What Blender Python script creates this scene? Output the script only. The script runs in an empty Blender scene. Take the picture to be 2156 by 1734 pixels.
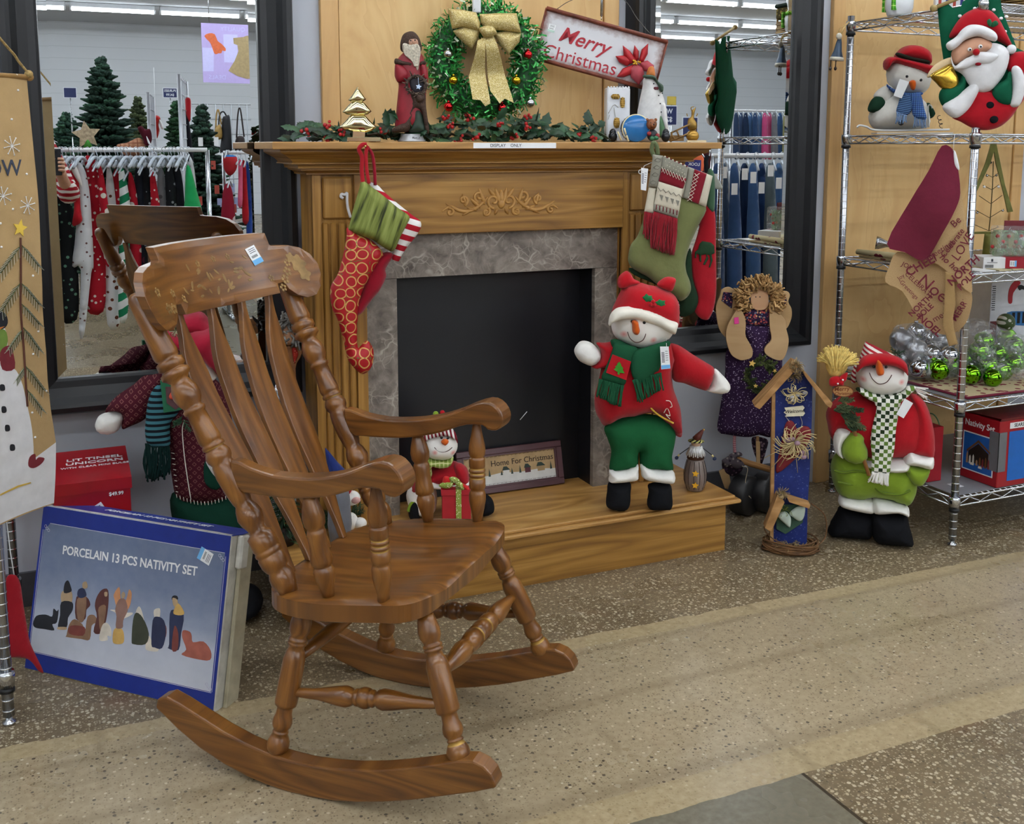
import bpy,bmesh,math,random
import numpy as np
from mathutils import Vector,Matrix
from mathutils.geometry import delaunay_2d_cdt

# ---------------------------------------------------------------- camera, world, exposure
SC = bpy.context.scene
COL = SC.collection
H = 1.30;FPX = 2207.0;PX = 1078.0;PY = 600.0
PITCH = math.radians(7.56);YAW = math.radians(23.5)
FW = np.array([math.sin(YAW)*math.cos(PITCH),math.cos(YAW)*math.cos(PITCH),-math.sin(PITCH)])
RT = np.array([math.cos(YAW),-math.sin(YAW),0.0])
UP = np.cross(RT,FW)
CAM = np.array([0.0,0.0,H])
cd = bpy.data.cameras.new('camera');cam = bpy.data.objects.new('camera',cd);COL.objects.link(cam)
cd.sensor_fit = 'HORIZONTAL';cd.sensor_width = 36.0;cd.lens = 36.0*FPX/2156.0
cd.shift_y = -(867.0-PY)/2156.0;cd.clip_start = 0.05;cd.clip_end = 100
cam.matrix_world = Matrix(((RT[0],UP[0],-FW[0],0),(RT[1],UP[1],-FW[1],0),(RT[2],UP[2],-FW[2],H),(0,0,0,1)))
SC.camera = cam
wd = bpy.data.worlds.new('world');SC.world = wd;wd.use_nodes = True
wd.node_tree.nodes['Background'].inputs[0].default_value = (0.8,0.85,0.9,1)
wd.node_tree.nodes['Background'].inputs[1].default_value = 0.3
SC.view_settings.view_transform = 'Standard';SC.view_settings.look = 'None'
SC.view_settings.gamma = 1.0;SC.view_settings.use_curve_mapping = False
SC.view_settings.exposure = 0.5
TUBE_STRENGTH = 17.0
SC.cycles.use_denoising = True
SC.cycles.max_bounces = 8;SC.cycles.diffuse_bounces = 4;SC.cycles.glossy_bounces = 5;SC.cycles.transparent_max_bounces = 24
SC.cycles.caustics_reflective = False;SC.cycles.caustics_refractive = False
SC.cycles.sample_clamp_indirect = 6.0

YM = 3.135            # mirror glass
YW = 3.165            # wall behind it
R_ = random.Random(7)
rad = math.radians

# ---------------------------------------------------------------- picking points on real planes
def ray(u,v):return FW + RT*((u-PX)/FPX) - UP*((v-PY)/FPX)
def onZ(u,v,z=0.0):
    d = ray(u,v);return CAM + d*((z-H)/d[2])
def onY(u,v,y):
    d = ray(u,v);return CAM + d*(y/d[1])
def mirr(p):return np.array([p[0],2*YM-p[1],p[2]])

class Fr:
    """upright frame at a real place; local axes: right, up, towards the room"""
    def __init__(s,P,az=0.0,lean=0.0):
        a = rad(az);s.P = np.array(P,float)
        s.ex = np.array([math.cos(a),-math.sin(a),0.0])
        n0 = np.array([-math.sin(a),-math.cos(a),0.0]);l = rad(lean)
        s.ez = np.array([0,0,1.0])*math.cos(l) - n0*math.sin(l)
        s.n = n0*math.cos(l) + np.array([0,0,1.0])*math.sin(l)
        s.az = az;s.lean = lean
    def at(s,d):return Fr(s.P + s.n*d,s.az,s.lean)
    def p(s,u,v,d=0.0):
        r = ray(u,v);P0 = s.P + s.n*d
        t = ((P0-CAM) @ s.n)/(r @ s.n);q = CAM + r*t - P0
        return (q @ s.ex,q @ s.ez)
    def pts(s,L,k=None,d=0.0):
        return [s.p(*(k(a,b) if k else (a,b)),d) for a,b in L]
    def w(s,a,b,h=0.0):return s.P + s.ex*a + s.ez*b + s.n*h
    def M(s,a=0,b=0,h=0,rot=0.0):
        c,q = math.cos(rad(rot)),math.sin(rad(rot));X = s.ex*c + s.ez*q;Z = s.ez*c - s.ex*q;O = s.w(a,b,h)
        return np.array([[X[0],Z[0],s.n[0],O[0]],[X[1],Z[1],s.n[1],O[1]],[X[2],Z[2],s.n[2],O[2]],[0,0,0,1.0]])
def K(x0,y0,sc):return lambda a,b:(x0+a*sc,y0+b*sc)

# ---------------------------------------------------------------- mesh builder
def cr(pts,k=5,closed=True):
    P = [np.array(p,float) for p in pts];n = len(P);out = []
    rng = range(n) if closed else range(n-1)
    for i in rng:
        p1,p2 = P[i],P[(i+1) % n]
        p0 = P[(i-1) % n] if closed or i > 0 else 2*p1-p2
        p3 = P[(i+2) % n] if closed or i+2 < n else 2*p2-p1
        for j in range(k):
            t = j/k
            out.append(0.5*((2*p1)+(-p0+p2)*t+(2*p0-5*p1+4*p2-p3)*t*t+(-p0+3*p1-3*p2+p3)*t**3))
    if not closed:out.append(P[-1])
    return out
def seg_dist(Q,B):
    A = B;C = np.roll(B,-1,0);d = C-A;L = (d**2).sum(1)+1e-18
    best = np.full(len(Q),1e9)
    for i in range(len(A)):
        t = np.clip(((Q-A[i]) @ d[i])/L[i],0,1)
        best = np.minimum(best,np.sqrt(((Q-A[i]-t[:,None]*d[i])**2).sum(1)))
    return best
def inside(Q,B):
    x,y = Q[:,0],Q[:,1];r = np.zeros(len(Q),bool);n = len(B)
    for i in range(n):
        (x1,y1),(x2,y2) = B[i],B[(i+1) % n]
        if y1 == y2:continue
        c = ((y1 > y) != (y2 > y)) & (x < (x2-x1)*(y-y1)/(y2-y1)+x1);r ^= c
    return r
def cdt(out,res):
    P = np.array(out,float);B = []
    for i in range(len(P)):
        a,b = P[i],P[(i+1) % len(P)];L = np.linalg.norm(b-a)
        if L < 1e-7:continue
        k = max(1,int(L/res));B += [a+(b-a)*j/k for j in range(k)]
    B = np.array(B)
    area = 0.5*np.sum(B[:,0]*np.roll(B[:,1],-1)-np.roll(B[:,0],-1)*B[:,1])
    if area < 0:B = B[::-1].copy()
    lo,hi = B.min(0),B.max(0);G = []
    yy = lo[1]+res*0.5;r = 0
    while yy < hi[1]:
        xx = np.arange(lo[0]+(res*0.5 if r % 2 else 0),hi[0],res);G += [(x,yy) for x in xx];yy += res*0.87;r += 1
    G = np.array(G) if G else np.zeros((0,2))
    if len(G):
        G = G[inside(G,B)]
    if len(G):G = G[seg_dist(G,B) > res*0.45]
    V = np.vstack([B,G]) if len(G) else B
    v,e,f,*_ = delaunay_2d_cdt([Vector(p) for p in V],[],[list(range(len(B)))],1,1e-7)
    v = np.array([tuple(p) for p in v]);f = [tuple(t) for t in f]
    F = []
    for t in f:
        a,b,c = v[t[0]],v[t[1]],v[t[2]]
        F.append(t if (b[0]-a[0])*(c[1]-a[1])-(b[1]-a[1])*(c[0]-a[0]) > 0 else t[::-1])
    d = seg_dist(v,B)
    cnt = {}
    for t in F:
        for i in range(3):
            ed = (t[i],t[(i+1) % 3]);cnt[ed] = 1
    bnd = [ed for ed in cnt if (ed[1],ed[0]) not in cnt]
    return v,F,d,bnd

class MB:
    def __init__(s):s.v = [];s.uv = [];s.f = [];s.m = [];s.sm = [];s.n = 0
    def add(s,V,F,mi=0,sm=True,M=None,uv=None):
        V = np.asarray(V,float)
        if uv is None:uv = V[:,[0,2]] if M is None else V[:,[0,1]]
        if M is not None:V = V @ np.asarray(M)[:3,:3].T + np.asarray(M)[:3,3]
        s.v.append(V);s.uv.append(np.asarray(uv,float));o = s.n
        s.f += [tuple(i+o for i in f) for f in F]
        s.m += (list(mi) if isinstance(mi,(list,tuple)) else [mi]*len(F));s.sm += [sm]*len(F);s.n += len(V)
        return s
    def box(s,lo,hi,mi=0,M=None,bev=0.0):
        lo = np.array(lo,float);hi = np.array(hi,float);c = (lo+hi)/2;h = (hi-lo)/2
        ax = int(np.argmax(h));fr = [];V = [];F = [];UV = []
        for a in range(3):
            for sg in (-1,1):
                b,e = (a+1) % 3,(a+2) % 3
                q = []
                for (x,y) in ((-1,-1),(1,-1),(1,1),(-1,1)):
                    p = np.zeros(3);p[a] = sg;p[b] = x*sg;p[e] = y;q.append(p)
                if b == ax:U,W = b,e
                elif e == ax:U,W = e,b
                else:U,W = b,e
                base = len(V)
                for p in q:
                    P = c+p*h;V.append(P);UV.append((P[U],P[W]+0.37*a))
                F.append((base,base+1,base+2,base+3))
        if bev <= 0:return s.add(V,F,mi,False,M,UV)
        # chamfered box: inset faces + edge strips + corners
        V2 = [];idx = {};F2 = [];UV2 = []
        def key(p,a):
            k = (int(p[0]),int(p[1]),int(p[2]),a)
            if k not in idx:
                w = c+np.array(p)*(h-bev);w[a] = c[a]+p[a]*h[a];idx[k] = len(V2);V2.append(w)
                U = ax if a != ax else (a+1) % 3;W = [i for i in range(3) if i not in (a,U)][0]
                UV2.append((w[U],w[W]+0.37*a))
            return idx[k]
        for a in range(3):
            b,e = (a+1) % 3,(a+2) % 3
            for sg in (-1,1):
                q = []
                for (x,y) in ((-1,-1),(1,-1),(1,1),(-1,1)):
                    p = [0,0,0];p[a] = sg;p[b] = x*sg;p[e] = y;q.append(key(p,a))
                F2.append(tuple(q))
            for x in (-1,1):
                for y in (-1,1):
                    p0 = [0,0,0];p0[b] = x;p0[e] = y;p1 = list(p0);p0[a] = -1;p1[a] = 1
                    q = [key(p0,b),key(p1,b),key(p1,e),key(p0,e)]
                    F2.append(tuple(q) if x*y < 0 else tuple(q[::-1]))
        for x in (-1,1):
            for y in (-1,1):
                for z in (-1,1):
                    q = [key((x,y,z),0),key((x,y,z),1),key((x,y,z),2)]
                    F2.append(tuple(q) if x*y*z > 0 else tuple(q[::-1]))
        return s.add(V2,F2,mi,False,M,UV2)
    def tube(s,pts,r,n=10,mi=0,M=None,cap=True,flat=1.0,closed=False):
        P = np.array(pts,float);N = len(P)
        Rr = np.full(N,r,float) if np.isscalar(r) else np.interp(np.linspace(0,1,N),np.linspace(0,1,len(r)),r)
        T = np.roll(P,-1,0)-np.roll(P,1,0) if closed else np.gradient(P,axis=0)
        T /= (np.linalg.norm(T,axis=1)[:,None]+1e-12)
        u = np.cross(T[0],[0,0,1.0])
        if np.linalg.norm(u) < 1e-3:u = np.cross(T[0],[1.0,0,0])
        u /= np.linalg.norm(u);V = [];UV = [];L = 0
        for i in range(N):
            u = u-T[i]*(u @ T[i]);u /= (np.linalg.norm(u)+1e-12);w = np.cross(T[i],u)
            if i:L += np.linalg.norm(P[i]-P[i-1])
            for k in range(n):
                a = 2*math.pi*k/n;V.append(P[i]+Rr[i]*(u*math.cos(a)+w*math.sin(a)*flat));UV.append((L,Rr[i]*a))
        F = []
        for i in range(N if closed else N-1):
            j = (i+1) % N
            for k in range(n):
                k2 = (k+1) % n;F.append((i*n+k,i*n+k2,j*n+k2,j*n+k))
        if cap and not closed:F += [tuple(range(n))[::-1],tuple((N-1)*n+k for k in range(n))]
        return s.add(V,F,mi,True,M,UV)
    def lathe(s,prof,p0,p1=None,n=20,mi=0,M=None):
        """prof: (t, r) along p0->p1 (t a fraction); p1 None: (z, r) upward from p0; mi may be a list of (t limit, index)"""
        p0 = np.array(p0,float)
        if p1 is None:L = 1.0;T = np.array([0,0,1.0])
        else:d = np.array(p1,float)-p0;L = np.linalg.norm(d);T = d/L
        u = np.cross(T,[0,1.0,0]) if abs(T[1]) < 0.9 else np.cross(T,[1.0,0,0])
        u /= np.linalg.norm(u);w = np.cross(T,u);V = [];UV = []
        for t,r in prof:
            for k in range(n):
                a = 2*math.pi*k/n;V.append(p0+T*t*L+r*(u*math.cos(a)+w*math.sin(a)));UV.append((t*L,max(r,0.01)*a))
        F = [];MI = []
        for i in range(len(prof)-1):
            mm = mi
            if isinstance(mi,dict):mm = mi.get(i,0)
            for k in range(n):
                k2 = (k+1) % n;F.append((i*n+k,i*n+k2,(i+1)*n+k2,(i+1)*n+k));MI.append(mm)
        F += [tuple(range(n))[::-1],tuple((len(prof)-1)*n+k for k in range(n))]
        e = mi if not isinstance(mi,dict) else 0
        return s.add(V,F,MI+[e,e],True,M,UV)
    def ell(s,c,r,M=None,mi=0,n=16,m=10):
        r = (r,r,r) if np.isscalar(r) else r;V = [(0,0,-1.0)];F = []
        for i in range(1,m):
            b = -math.pi/2+math.pi*i/m
            V += [(math.cos(b)*math.cos(2*math.pi*k/n),math.cos(b)*math.sin(2*math.pi*k/n),math.sin(b)) for k in range(n)]
        V.append((0,0,1.0));V = np.array(V)*np.array(r)+np.array(c);T = len(V)-1
        for k in range(n):
            k2 = (k+1) % n;F.append((0,1+k2,1+k))
            for i in range(m-2):F.append((1+i*n+k,1+i*n+k2,1+(i+1)*n+k2,1+(i+1)*n+k))
            F.append((1+(m-2)*n+k,1+(m-2)*n+k2,T))
        return s.add(V,F,mi,True,M)
    def slab(s,out,res,fr,bk,mi=0,mb=None,ms=None,M=None,share=False,sm=True):
        """closed body over a 2D outline: fr/bk give the front and back surfaces as functions of (a, b, d)"""
        v,F,d,bnd = cdt(out,res);n = len(v)
        A = np.array([fr(v[i,0],v[i,1],d[i]) for i in range(n)]);B = np.array([bk(v[i,0],v[i,1],d[i]) for i in range(n)])
        mb = mi if mb is None else mb;ms = mi if ms is None else ms
        s.add(np.vstack([A,B]),list(F)+[tuple(n+i for i in t[::-1]) for t in F],[mi]*len(F)+[mb]*len(F),sm,M,np.vstack([v,v]))
        if not share:
            V = [];FF = [];UV = []
            for a,b in bnd:
                k = len(V);V += [A[a],A[b],B[b],B[a]];UV += [v[a],v[b],v[b],v[a]];FF.append((k+1,k,k+3,k+2))
            s.add(V,FF,ms,False,M,UV)
        else:
            o = s.n-2*n;FF = [(o+b,o+a,o+n+a,o+n+b) for a,b in bnd]
            s.f += FF;s.m += [ms]*len(FF);s.sm += [True]*len(FF)
        return s
    ZMIN = None
    def puff(s,out,depth,M,res=None,mi=0,back=1.0,dm=None,h0=0.0,edge=0.001,mb=None):
        P = np.array(out,float)
        if s.ZMIN is not None and M[2,1] > .5:P[:,1] = np.maximum(P[:,1],(s.ZMIN-M[2,3])/M[2,1])
        if res is None:res = max(0.004,min(np.ptp(P[:,0]),np.ptp(P[:,1]))/14)
        B = np.array([p for p in P]);v,F,d,bnd = cdt(P,res);D = dm or max(d.max(),1e-6)
        def hh(dd):q = min(dd/D,1.0);return depth*math.sqrt(max(0.0,1-(1-q)**2))
        return s.slab(P,res,lambda a,b,dd:(a,b,h0+edge+hh(dd)),lambda a,b,dd:(a,b,h0-edge-hh(dd)*back),mi,mb=mb,M=M,share=True)
    def prism(s,out,h0,h1,M,mi=0,ms=None,sm=False):
        P = [tuple(p) for p in out];n = len(P);A = np.array(P)
        if 0.5*np.sum(A[:,0]*np.roll(A[:,1],-1)-np.roll(A[:,0],-1)*A[:,1]) < 0:P = P[::-1];A = A[::-1]
        V = [(p[0],p[1],h1) for p in P]+[(p[0],p[1],h0) for p in P]
        s.add(V,[tuple(range(n)),tuple(range(2*n-1,n-1,-1))],mi,False,M)
        V = [];F = [];UV = [];L = 0
        for i in range(n):
            a,b = P[i],P[(i+1) % n];k = len(V);l = math.dist(a,b)
            V += [(a[0],a[1],h0),(b[0],b[1],h0),(b[0],b[1],h1),(a[0],a[1],h1)]
            UV += [(L,h0),(L+l,h0),(L+l,h1),(L,h1)];L += l;F.append((k,k+1,k+2,k+3))
        return s.add(V,F,mi if ms is None else ms,sm,M,UV)
    def sheet(s,fn,nu,nv,mi=0,M=None,uv=None):
        V = [];UV = []
        for j in range(nv+1):
            for i in range(nu+1):V.append(fn(i/nu,j/nv));UV.append(uv(i/nu,j/nv) if uv else (i/nu,j/nv))
        F = [(j*(nu+1)+i,j*(nu+1)+i+1,(j+1)*(nu+1)+i+1,(j+1)*(nu+1)+i) for j in range(nv) for i in range(nu)]
        return s.add(V,F,mi,True,M,UV)
    def text(s,body,size,M,mi=0,depth=0.0006,bold=0.0,shear=0.0,align='CENTER',sx=1.0,mirror=False):
        cu = bpy.data.curves.new('lettering','FONT');cu.body = body;cu.size = size;cu.extrude = depth;cu.offset = bold*size;cu.shear = shear
        cu.align_x = align;cu.align_y = 'CENTER';cu.resolution_u = 3
        ob = bpy.data.objects.new('lettering',cu);me = bpy.data.meshes.new_from_object(ob)
        V = np.array([tuple(v.co) for v in me.vertices]);F = [tuple(p.vertices) for p in me.polygons]
        bpy.data.objects.remove(ob);bpy.data.curves.remove(cu);bpy.data.meshes.remove(me)
        if len(V):
            V[:,0] *= sx
            if mirror:V[:,0] *= -1;F = [f[::-1] for f in F]
            s.add(V,F,mi,False,M)
        return s
    def strands(s,base,tips,r,n=4,mi=0,sag=None,k=5,M=None):
        for a,b in zip(base,tips):
            a = np.array(a,float);b = np.array(b,float);m = (a+b)/2+(np.array(sag(a,b)) if sag else 0)
            s.tube(cr([a,m,b],k,False),r,n,mi,M)
        return s

ORG = {}
def finish(o,org):
    ORG[o.name] = np.array(org,float)
    return o
def thing(name,label,cat,at,group=None):
    o = bpy.data.objects.new(name,None);COL.objects.link(o);o.empty_display_size = 0.05
    o.location = tuple(float(x) for x in at);o['label'] = label;o['category'] = cat
    if group:o['group'] = group
    return finish(o,at)
def part(mb,name,mats,parent=None,label=None,bevel=0.0,subd=0,kind=None,cat=None,group=None,at=None,struct=False):
    V = np.vstack(mb.v)
    if parent is not None:org = ORG[parent.name]
    elif at is not None:org = np.array(at,float)
    elif struct:org = np.zeros(3)
    else:org = np.array([(V[:,0].min()+V[:,0].max())/2,(V[:,1].min()+V[:,1].max())/2,V[:,2].min()])
    me = bpy.data.meshes.new(name);me.from_pydata((V-org).tolist(),[],mb.f)
    if not isinstance(mats,(list,tuple)):mats = [mats]
    for m in mats:me.materials.append(m)
    me.polygons.foreach_set('material_index',mb.m);me.polygons.foreach_set('use_smooth',mb.sm)
    UV = np.vstack(mb.uv);li = np.zeros(len(me.loops),np.int32);me.loops.foreach_get('vertex_index',li)
    ul = me.uv_layers.new(name='UVMap');ul.data.foreach_set('uv',UV[li].ravel().astype(np.float32))
    me.update()
    o = bpy.data.objects.new(name,me);COL.objects.link(o)
    if parent is not None:o.parent = parent
    else:o.location = tuple(org)
    if label:o['label'] = label
    if cat:o['category'] = cat
    if group:o['group'] = group
    if kind:o['kind'] = kind
    if struct:o['kind'] = 'structure'
    if bevel:
        w = o.modifiers.new('weld','WELD');w.merge_threshold = 1e-5
        b = o.modifiers.new('edge','BEVEL');b.width = bevel;b.segments = 2;b.limit_method = 'ANGLE';b.angle_limit = rad(40)
    return finish(o,org)

# ---------------------------------------------------------------- materials
def lin(c):
    if isinstance(c,str):c = [int(c[i:i+2],16) for i in (0,2,4)]
    return tuple(((x/255)/12.92 if x <= 10 else (((x/255)+0.055)/1.055)**2.4) for x in c)+(1.0,)
class G:
    """small shader graph writer"""
    def __init__(s,name,rough=0.6,metal=0.0,spec=0.5):
        s.m = bpy.data.materials.new(name);s.m.use_nodes = True;s.t = s.m.node_tree;s.b = s.t.nodes['Principled BSDF']
        s.b.inputs['Roughness'].default_value = rough;s.b.inputs['Metallic'].default_value = metal
        s.b.inputs['Specular IOR Level'].default_value = spec
    def node(s,ty,**kw):
        n = s.t.nodes.new(ty)
        for k,v in kw.items():setattr(n,k,v)
        return n
    def put(s,sock,v):
        if hasattr(v,'is_output'):s.t.links.new(v,sock)
        else:
            if isinstance(v,(tuple,list)) and len(v) == 4 and len(sock.default_value) == 3:v = v[:3]
            sock.default_value = v
    def math(s,op,a,b=0.0,c=0.0,clamp=False):
        n = s.node('ShaderNodeMath',operation=op,use_clamp=clamp)
        for i,v in enumerate((a,b,c)):s.put(n.inputs[i],v)
        return n.outputs[0]
    def uv(s):
        n = s.node('ShaderNodeUVMap');x = s.node('ShaderNodeSeparateXYZ');s.t.links.new(n.outputs[0],x.inputs[0]);return x.outputs[0],x.outputs[1]
    def obj(s,world=False):
        if world:return s.node('ShaderNodeNewGeometry').outputs['Position']
        return s.node('ShaderNodeTexCoord').outputs['Object']
    def xyz(s,v):
        x = s.node('ShaderNodeSeparateXYZ');s.t.links.new(v,x.inputs[0]);return x.outputs
    def vec(s,x,y,z=0.0):
        n = s.node('ShaderNodeCombineXYZ');s.put(n.inputs[0],x);s.put(n.inputs[1],y);s.put(n.inputs[2],z);return n.outputs[0]
    def rnd(s):return s.node('ShaderNodeObjectInfo').outputs['Random']
    def noise(s,v,scale,detail=3.0,rough=0.55,dist=0.0):
        n = s.node('ShaderNodeTexNoise');s.put(n.inputs['Vector'],v);n.inputs['Scale'].default_value = scale
        n.inputs['Detail'].default_value = detail;n.inputs['Roughness'].default_value = rough;n.inputs['Distortion'].default_value = dist
        return n.outputs['Fac']
    def vor(s,v,scale,feat='F1',out='Distance',rnd=1.0):
        n = s.node('ShaderNodeTexVoronoi',feature=feat);s.put(n.inputs['Vector'],v);n.inputs['Scale'].default_value = scale
        n.inputs['Randomness'].default_value = rnd
        return n.outputs[out]
    def ramp(s,f,stops,const=False):
        n = s.node('ShaderNodeValToRGB');s.put(n.inputs[0],f);e = n.color_ramp.elements
        if const:n.color_ramp.interpolation = 'CONSTANT'
        while len(e) > 1:e.remove(e[-1])
        e[0].position = stops[0][0];e[0].color = stops[0][1] if len(stops[0][1]) == 4 and not isinstance(stops[0][1],str) else lin(stops[0][1])
        for p,c in stops[1:]:
            q = e.new(p);q.color = c if len(c) == 4 and not isinstance(c,str) else lin(c)
        return n.outputs[0]
    def mix(s,f,a,b,mode='MIX'):
        n = s.node('ShaderNodeMix',data_type='RGBA',blend_type=mode);s.put(n.inputs[0],f);s.put(n.inputs[6],a);s.put(n.inputs[7],b);return n.outputs[2]
    def col(s,c):s.put(s.b.inputs['Base Color'],c)
    def bump(s,h,strength=0.3,dist=0.002):
        n = s.node('ShaderNodeBump');n.inputs['Strength'].default_value = strength;n.inputs['Distance'].default_value = dist
        s.put(n.inputs['Height'],h);s.t.links.new(n.outputs[0],s.b.inputs['Normal'])
    def step(s,x,e):return s.math('GREATER_THAN',x,e)
    def lt(s,x,e):return s.math('LESS_THAN',x,e)
MC = {}
def flat(c,rough=0.55,metal=0.0,var=0.06,spec=0.4,scale=30.0,bump=0.0):
    k = ('flat',str(c),rough,metal,var,spec,scale,bump)
    if k in MC:return MC[k]
    g = G('surface_%d' % len(MC),rough,metal,spec);L = lin(c)
    if var:
        n = g.noise(g.obj(),scale,3);d = tuple(x*(1-var*2.2) for x in L[:3])+(1,);e = tuple(min(1,x*(1+var)) for x in L[:3])+(1,)
        g.col(g.ramp(n,[(0.3,d),(0.7,e)]))
        if bump:g.bump(n,bump,0.002)
    else:g.col(L)
    MC[k] = g.m;return g.m
def cloth(c,c2=None,rough=0.95,scale=900.0,var=0.10):
    k = ('cloth',str(c),str(c2),scale,var)
    if k in MC:return MC[k]
    g = G('fabric_%d' % len(MC),rough,0,0.15);L = lin(c)
    d = tuple(x*(1-var*1.6) for x in L[:3])+(1,);e = tuple(min(1,x*(1+var)) for x in L[:3])+(1,)
    o = g.obj();n = g.noise(o,22,4);f = g.noise(o,scale,2)
    g.col(g.mix(0.35,g.ramp(n,[(0.3,d),(0.7,e)]),g.ramp(f,[(0.3,d),(0.7,e)])))
    h = g.math('ADD',g.math('MULTIPLY',n,1.0),g.math('MULTIPLY',f,0.12));g.bump(h,0.5,0.006)
    g.b.inputs['Sheen Weight'].default_value = 0.18 if sum(L[:3]) > 0.15 else 0.0;g.b.inputs['Sheen Roughness'].default_value = 0.5
    MC[k] = g.m;return g.m
def pattern(name,fn,rough=0.9,spec=0.2,bump=0.3,metal=0.0):
    g = G(name,rough,metal,spec);g.col(fn(g))
    if bump:g.bump(g.noise(g.obj(),25,4),bump,0.006)
    return g.m
def stripes(name,ca,cb,period,ang=0.0,duty=0.5,axis=0,**kw):
    def fn(g):
        u,v = g.uv();a = rad(ang)
        t = g.math('ADD',g.math('MULTIPLY',u,math.cos(a)/period),g.math('MULTIPLY',v,math.sin(a)/period))
        return g.mix(g.lt(g.math('FRACT',g.math('ADD',t,100.0)),duty),lin(cb),lin(ca))
    return pattern(name,fn,**kw)
def checks(name,ca,cb,cs,period,ang=0.0):
    def fn(g):
        u,v = g.uv()
        n = g.node('ShaderNodeTexChecker');g.put(n.inputs[0],g.vec(u,v));n.inputs['Scale'].default_value = 1.0/period
        n.inputs[1].default_value = lin(ca);n.inputs[2].default_value = lin(cb)
        w = g.node('ShaderNodeTexWhiteNoise',noise_dimensions='2D')
        fl = g.vec(g.math('FLOOR',g.math('MULTIPLY',u,1/period)),g.math('FLOOR',g.math('MULTIPLY',v,1/period)))
        g.put(w.inputs['Vector'],fl)
        dk = g.mix(g.step(w.outputs['Value'],0.62),lin(cb),lin(cs))
        isw = g.math('MULTIPLY',n.outputs['Fac'],1.0)
        return g.mix(isw,dk,lin(ca))
    return pattern(name,fn)
def plaid(name,base,l1,l2,p):
    def fn(g):
        u,v = g.uv();fu = g.math('FRACT',g.math('ADD',g.math('MULTIPLY',u,1/p),50.0));fv = g.math('FRACT',g.math('ADD',g.math('MULTIPLY',v,1/p),50.0))
        c = g.mix(g.math('MULTIPLY',g.lt(fu,0.3),0.6),lin(base),lin(l1));c = g.mix(g.math('MULTIPLY',g.lt(fv,0.3),0.6),c,lin(l1))
        c = g.mix(g.lt(g.math('ABSOLUTE',g.math('SUBTRACT',fu,0.65)),0.06),c,lin(l2));return g.mix(g.lt(g.math('ABSOLUTE',g.math('SUBTRACT',fv,0.65)),0.06),c,lin(l2))
    return pattern(name,fn)
def face_mat(name,spots,base='efece6'):
    """white plush with rosy printed cheeks at (a, b, radius) places"""
    def fn(g):
        u,v = g.uv();c = lin(base)
        for a,b,r in spots:
            d = g.math('SQRT',g.math('ADD',g.math('POWER',g.math('SUBTRACT',u,a),2.0),g.math('POWER',g.math('SUBTRACT',v,b),2.0)))
            c = g.mix(g.math('MULTIPLY',g.math('SUBTRACT',1.0,g.math('DIVIDE',d,r),clamp=True),0.75,clamp=True),c,lin('e05a55'))
        return c
    return pattern(name,fn,bump=0.2)
def dots(name,base,dot,scale,size,rough=0.9):
    def fn(g):
        u,v = g.uv();return g.mix(g.lt(g.vor(g.vec(u,v),scale),size),lin(base),lin(dot))
    return pattern(name,fn,rough=rough)
def wood(name,dark,mid,light,su=2.2,sv=34.0,rough=0.35,streak=0.5,bump=0.12,rings=True,spec=0.5,coat=0.0):
    g = G(name,rough,0,spec);u,v = g.uv();r = g.math('MULTIPLY',g.rnd(),37.0)
    uu = g.math('ADD',u,r);q = g.vec(g.math('MULTIPLY',uu,su),g.math('MULTIPLY',v,sv),r)
    n1 = g.noise(q,1.0,5,0.6,0.6);q2 = g.vec(g.math('MULTIPLY',uu,su*2.5),g.math('MULTIPLY',v,sv*9),r);n2 = g.noise(q2,1.0,3,0.6)
    lo = g.noise(g.vec(g.math('MULTIPLY',uu,su*0.6),g.math('MULTIPLY',v,sv*0.25),r),1.0,2)
    w = g.math('ADD',g.math('MULTIPLY',g.math('PINGPONG',g.math('MULTIPLY',lo,9.0),0.5),0.6 if rings else 0.0),g.math('MULTIPLY',n1,0.65 if rings else 1.0))
    c = g.ramp(w,[(0.22,dark),(0.5,mid),(0.78,light)])
    c = g.mix(g.math('MULTIPLY',g.ramp(n2,[(0.52,(0,0,0,1)),(0.72,(1,1,1,1))]),streak),c,lin(dark))
    g.col(c);g.bump(n2,bump,0.0006)
    if coat:g.b.inputs['Coat Weight'].default_value = coat;g.b.inputs['Coat Roughness'].default_value = 0.18
    return g.m
CHROME = flat('c9ccd0',0.14,1.0,0.03)
WHITE = cloth('eceae4');RED = cloth('b0141f');GREEN = cloth('1f5a38');BLACKC = cloth('15161a');BLACK = flat('101114',0.4)
GOLD = flat('dcc06a',0.22,1.0,0.08);PAPER = flat('eef0f2',0.7,0,0.02);SKYB = flat('6fb3e6',0.7,0,0.02);INK = flat('33363c',0.8,0,0)
ORANGE = cloth('c95a18');CREAM = cloth('e9e4d6')

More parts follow.
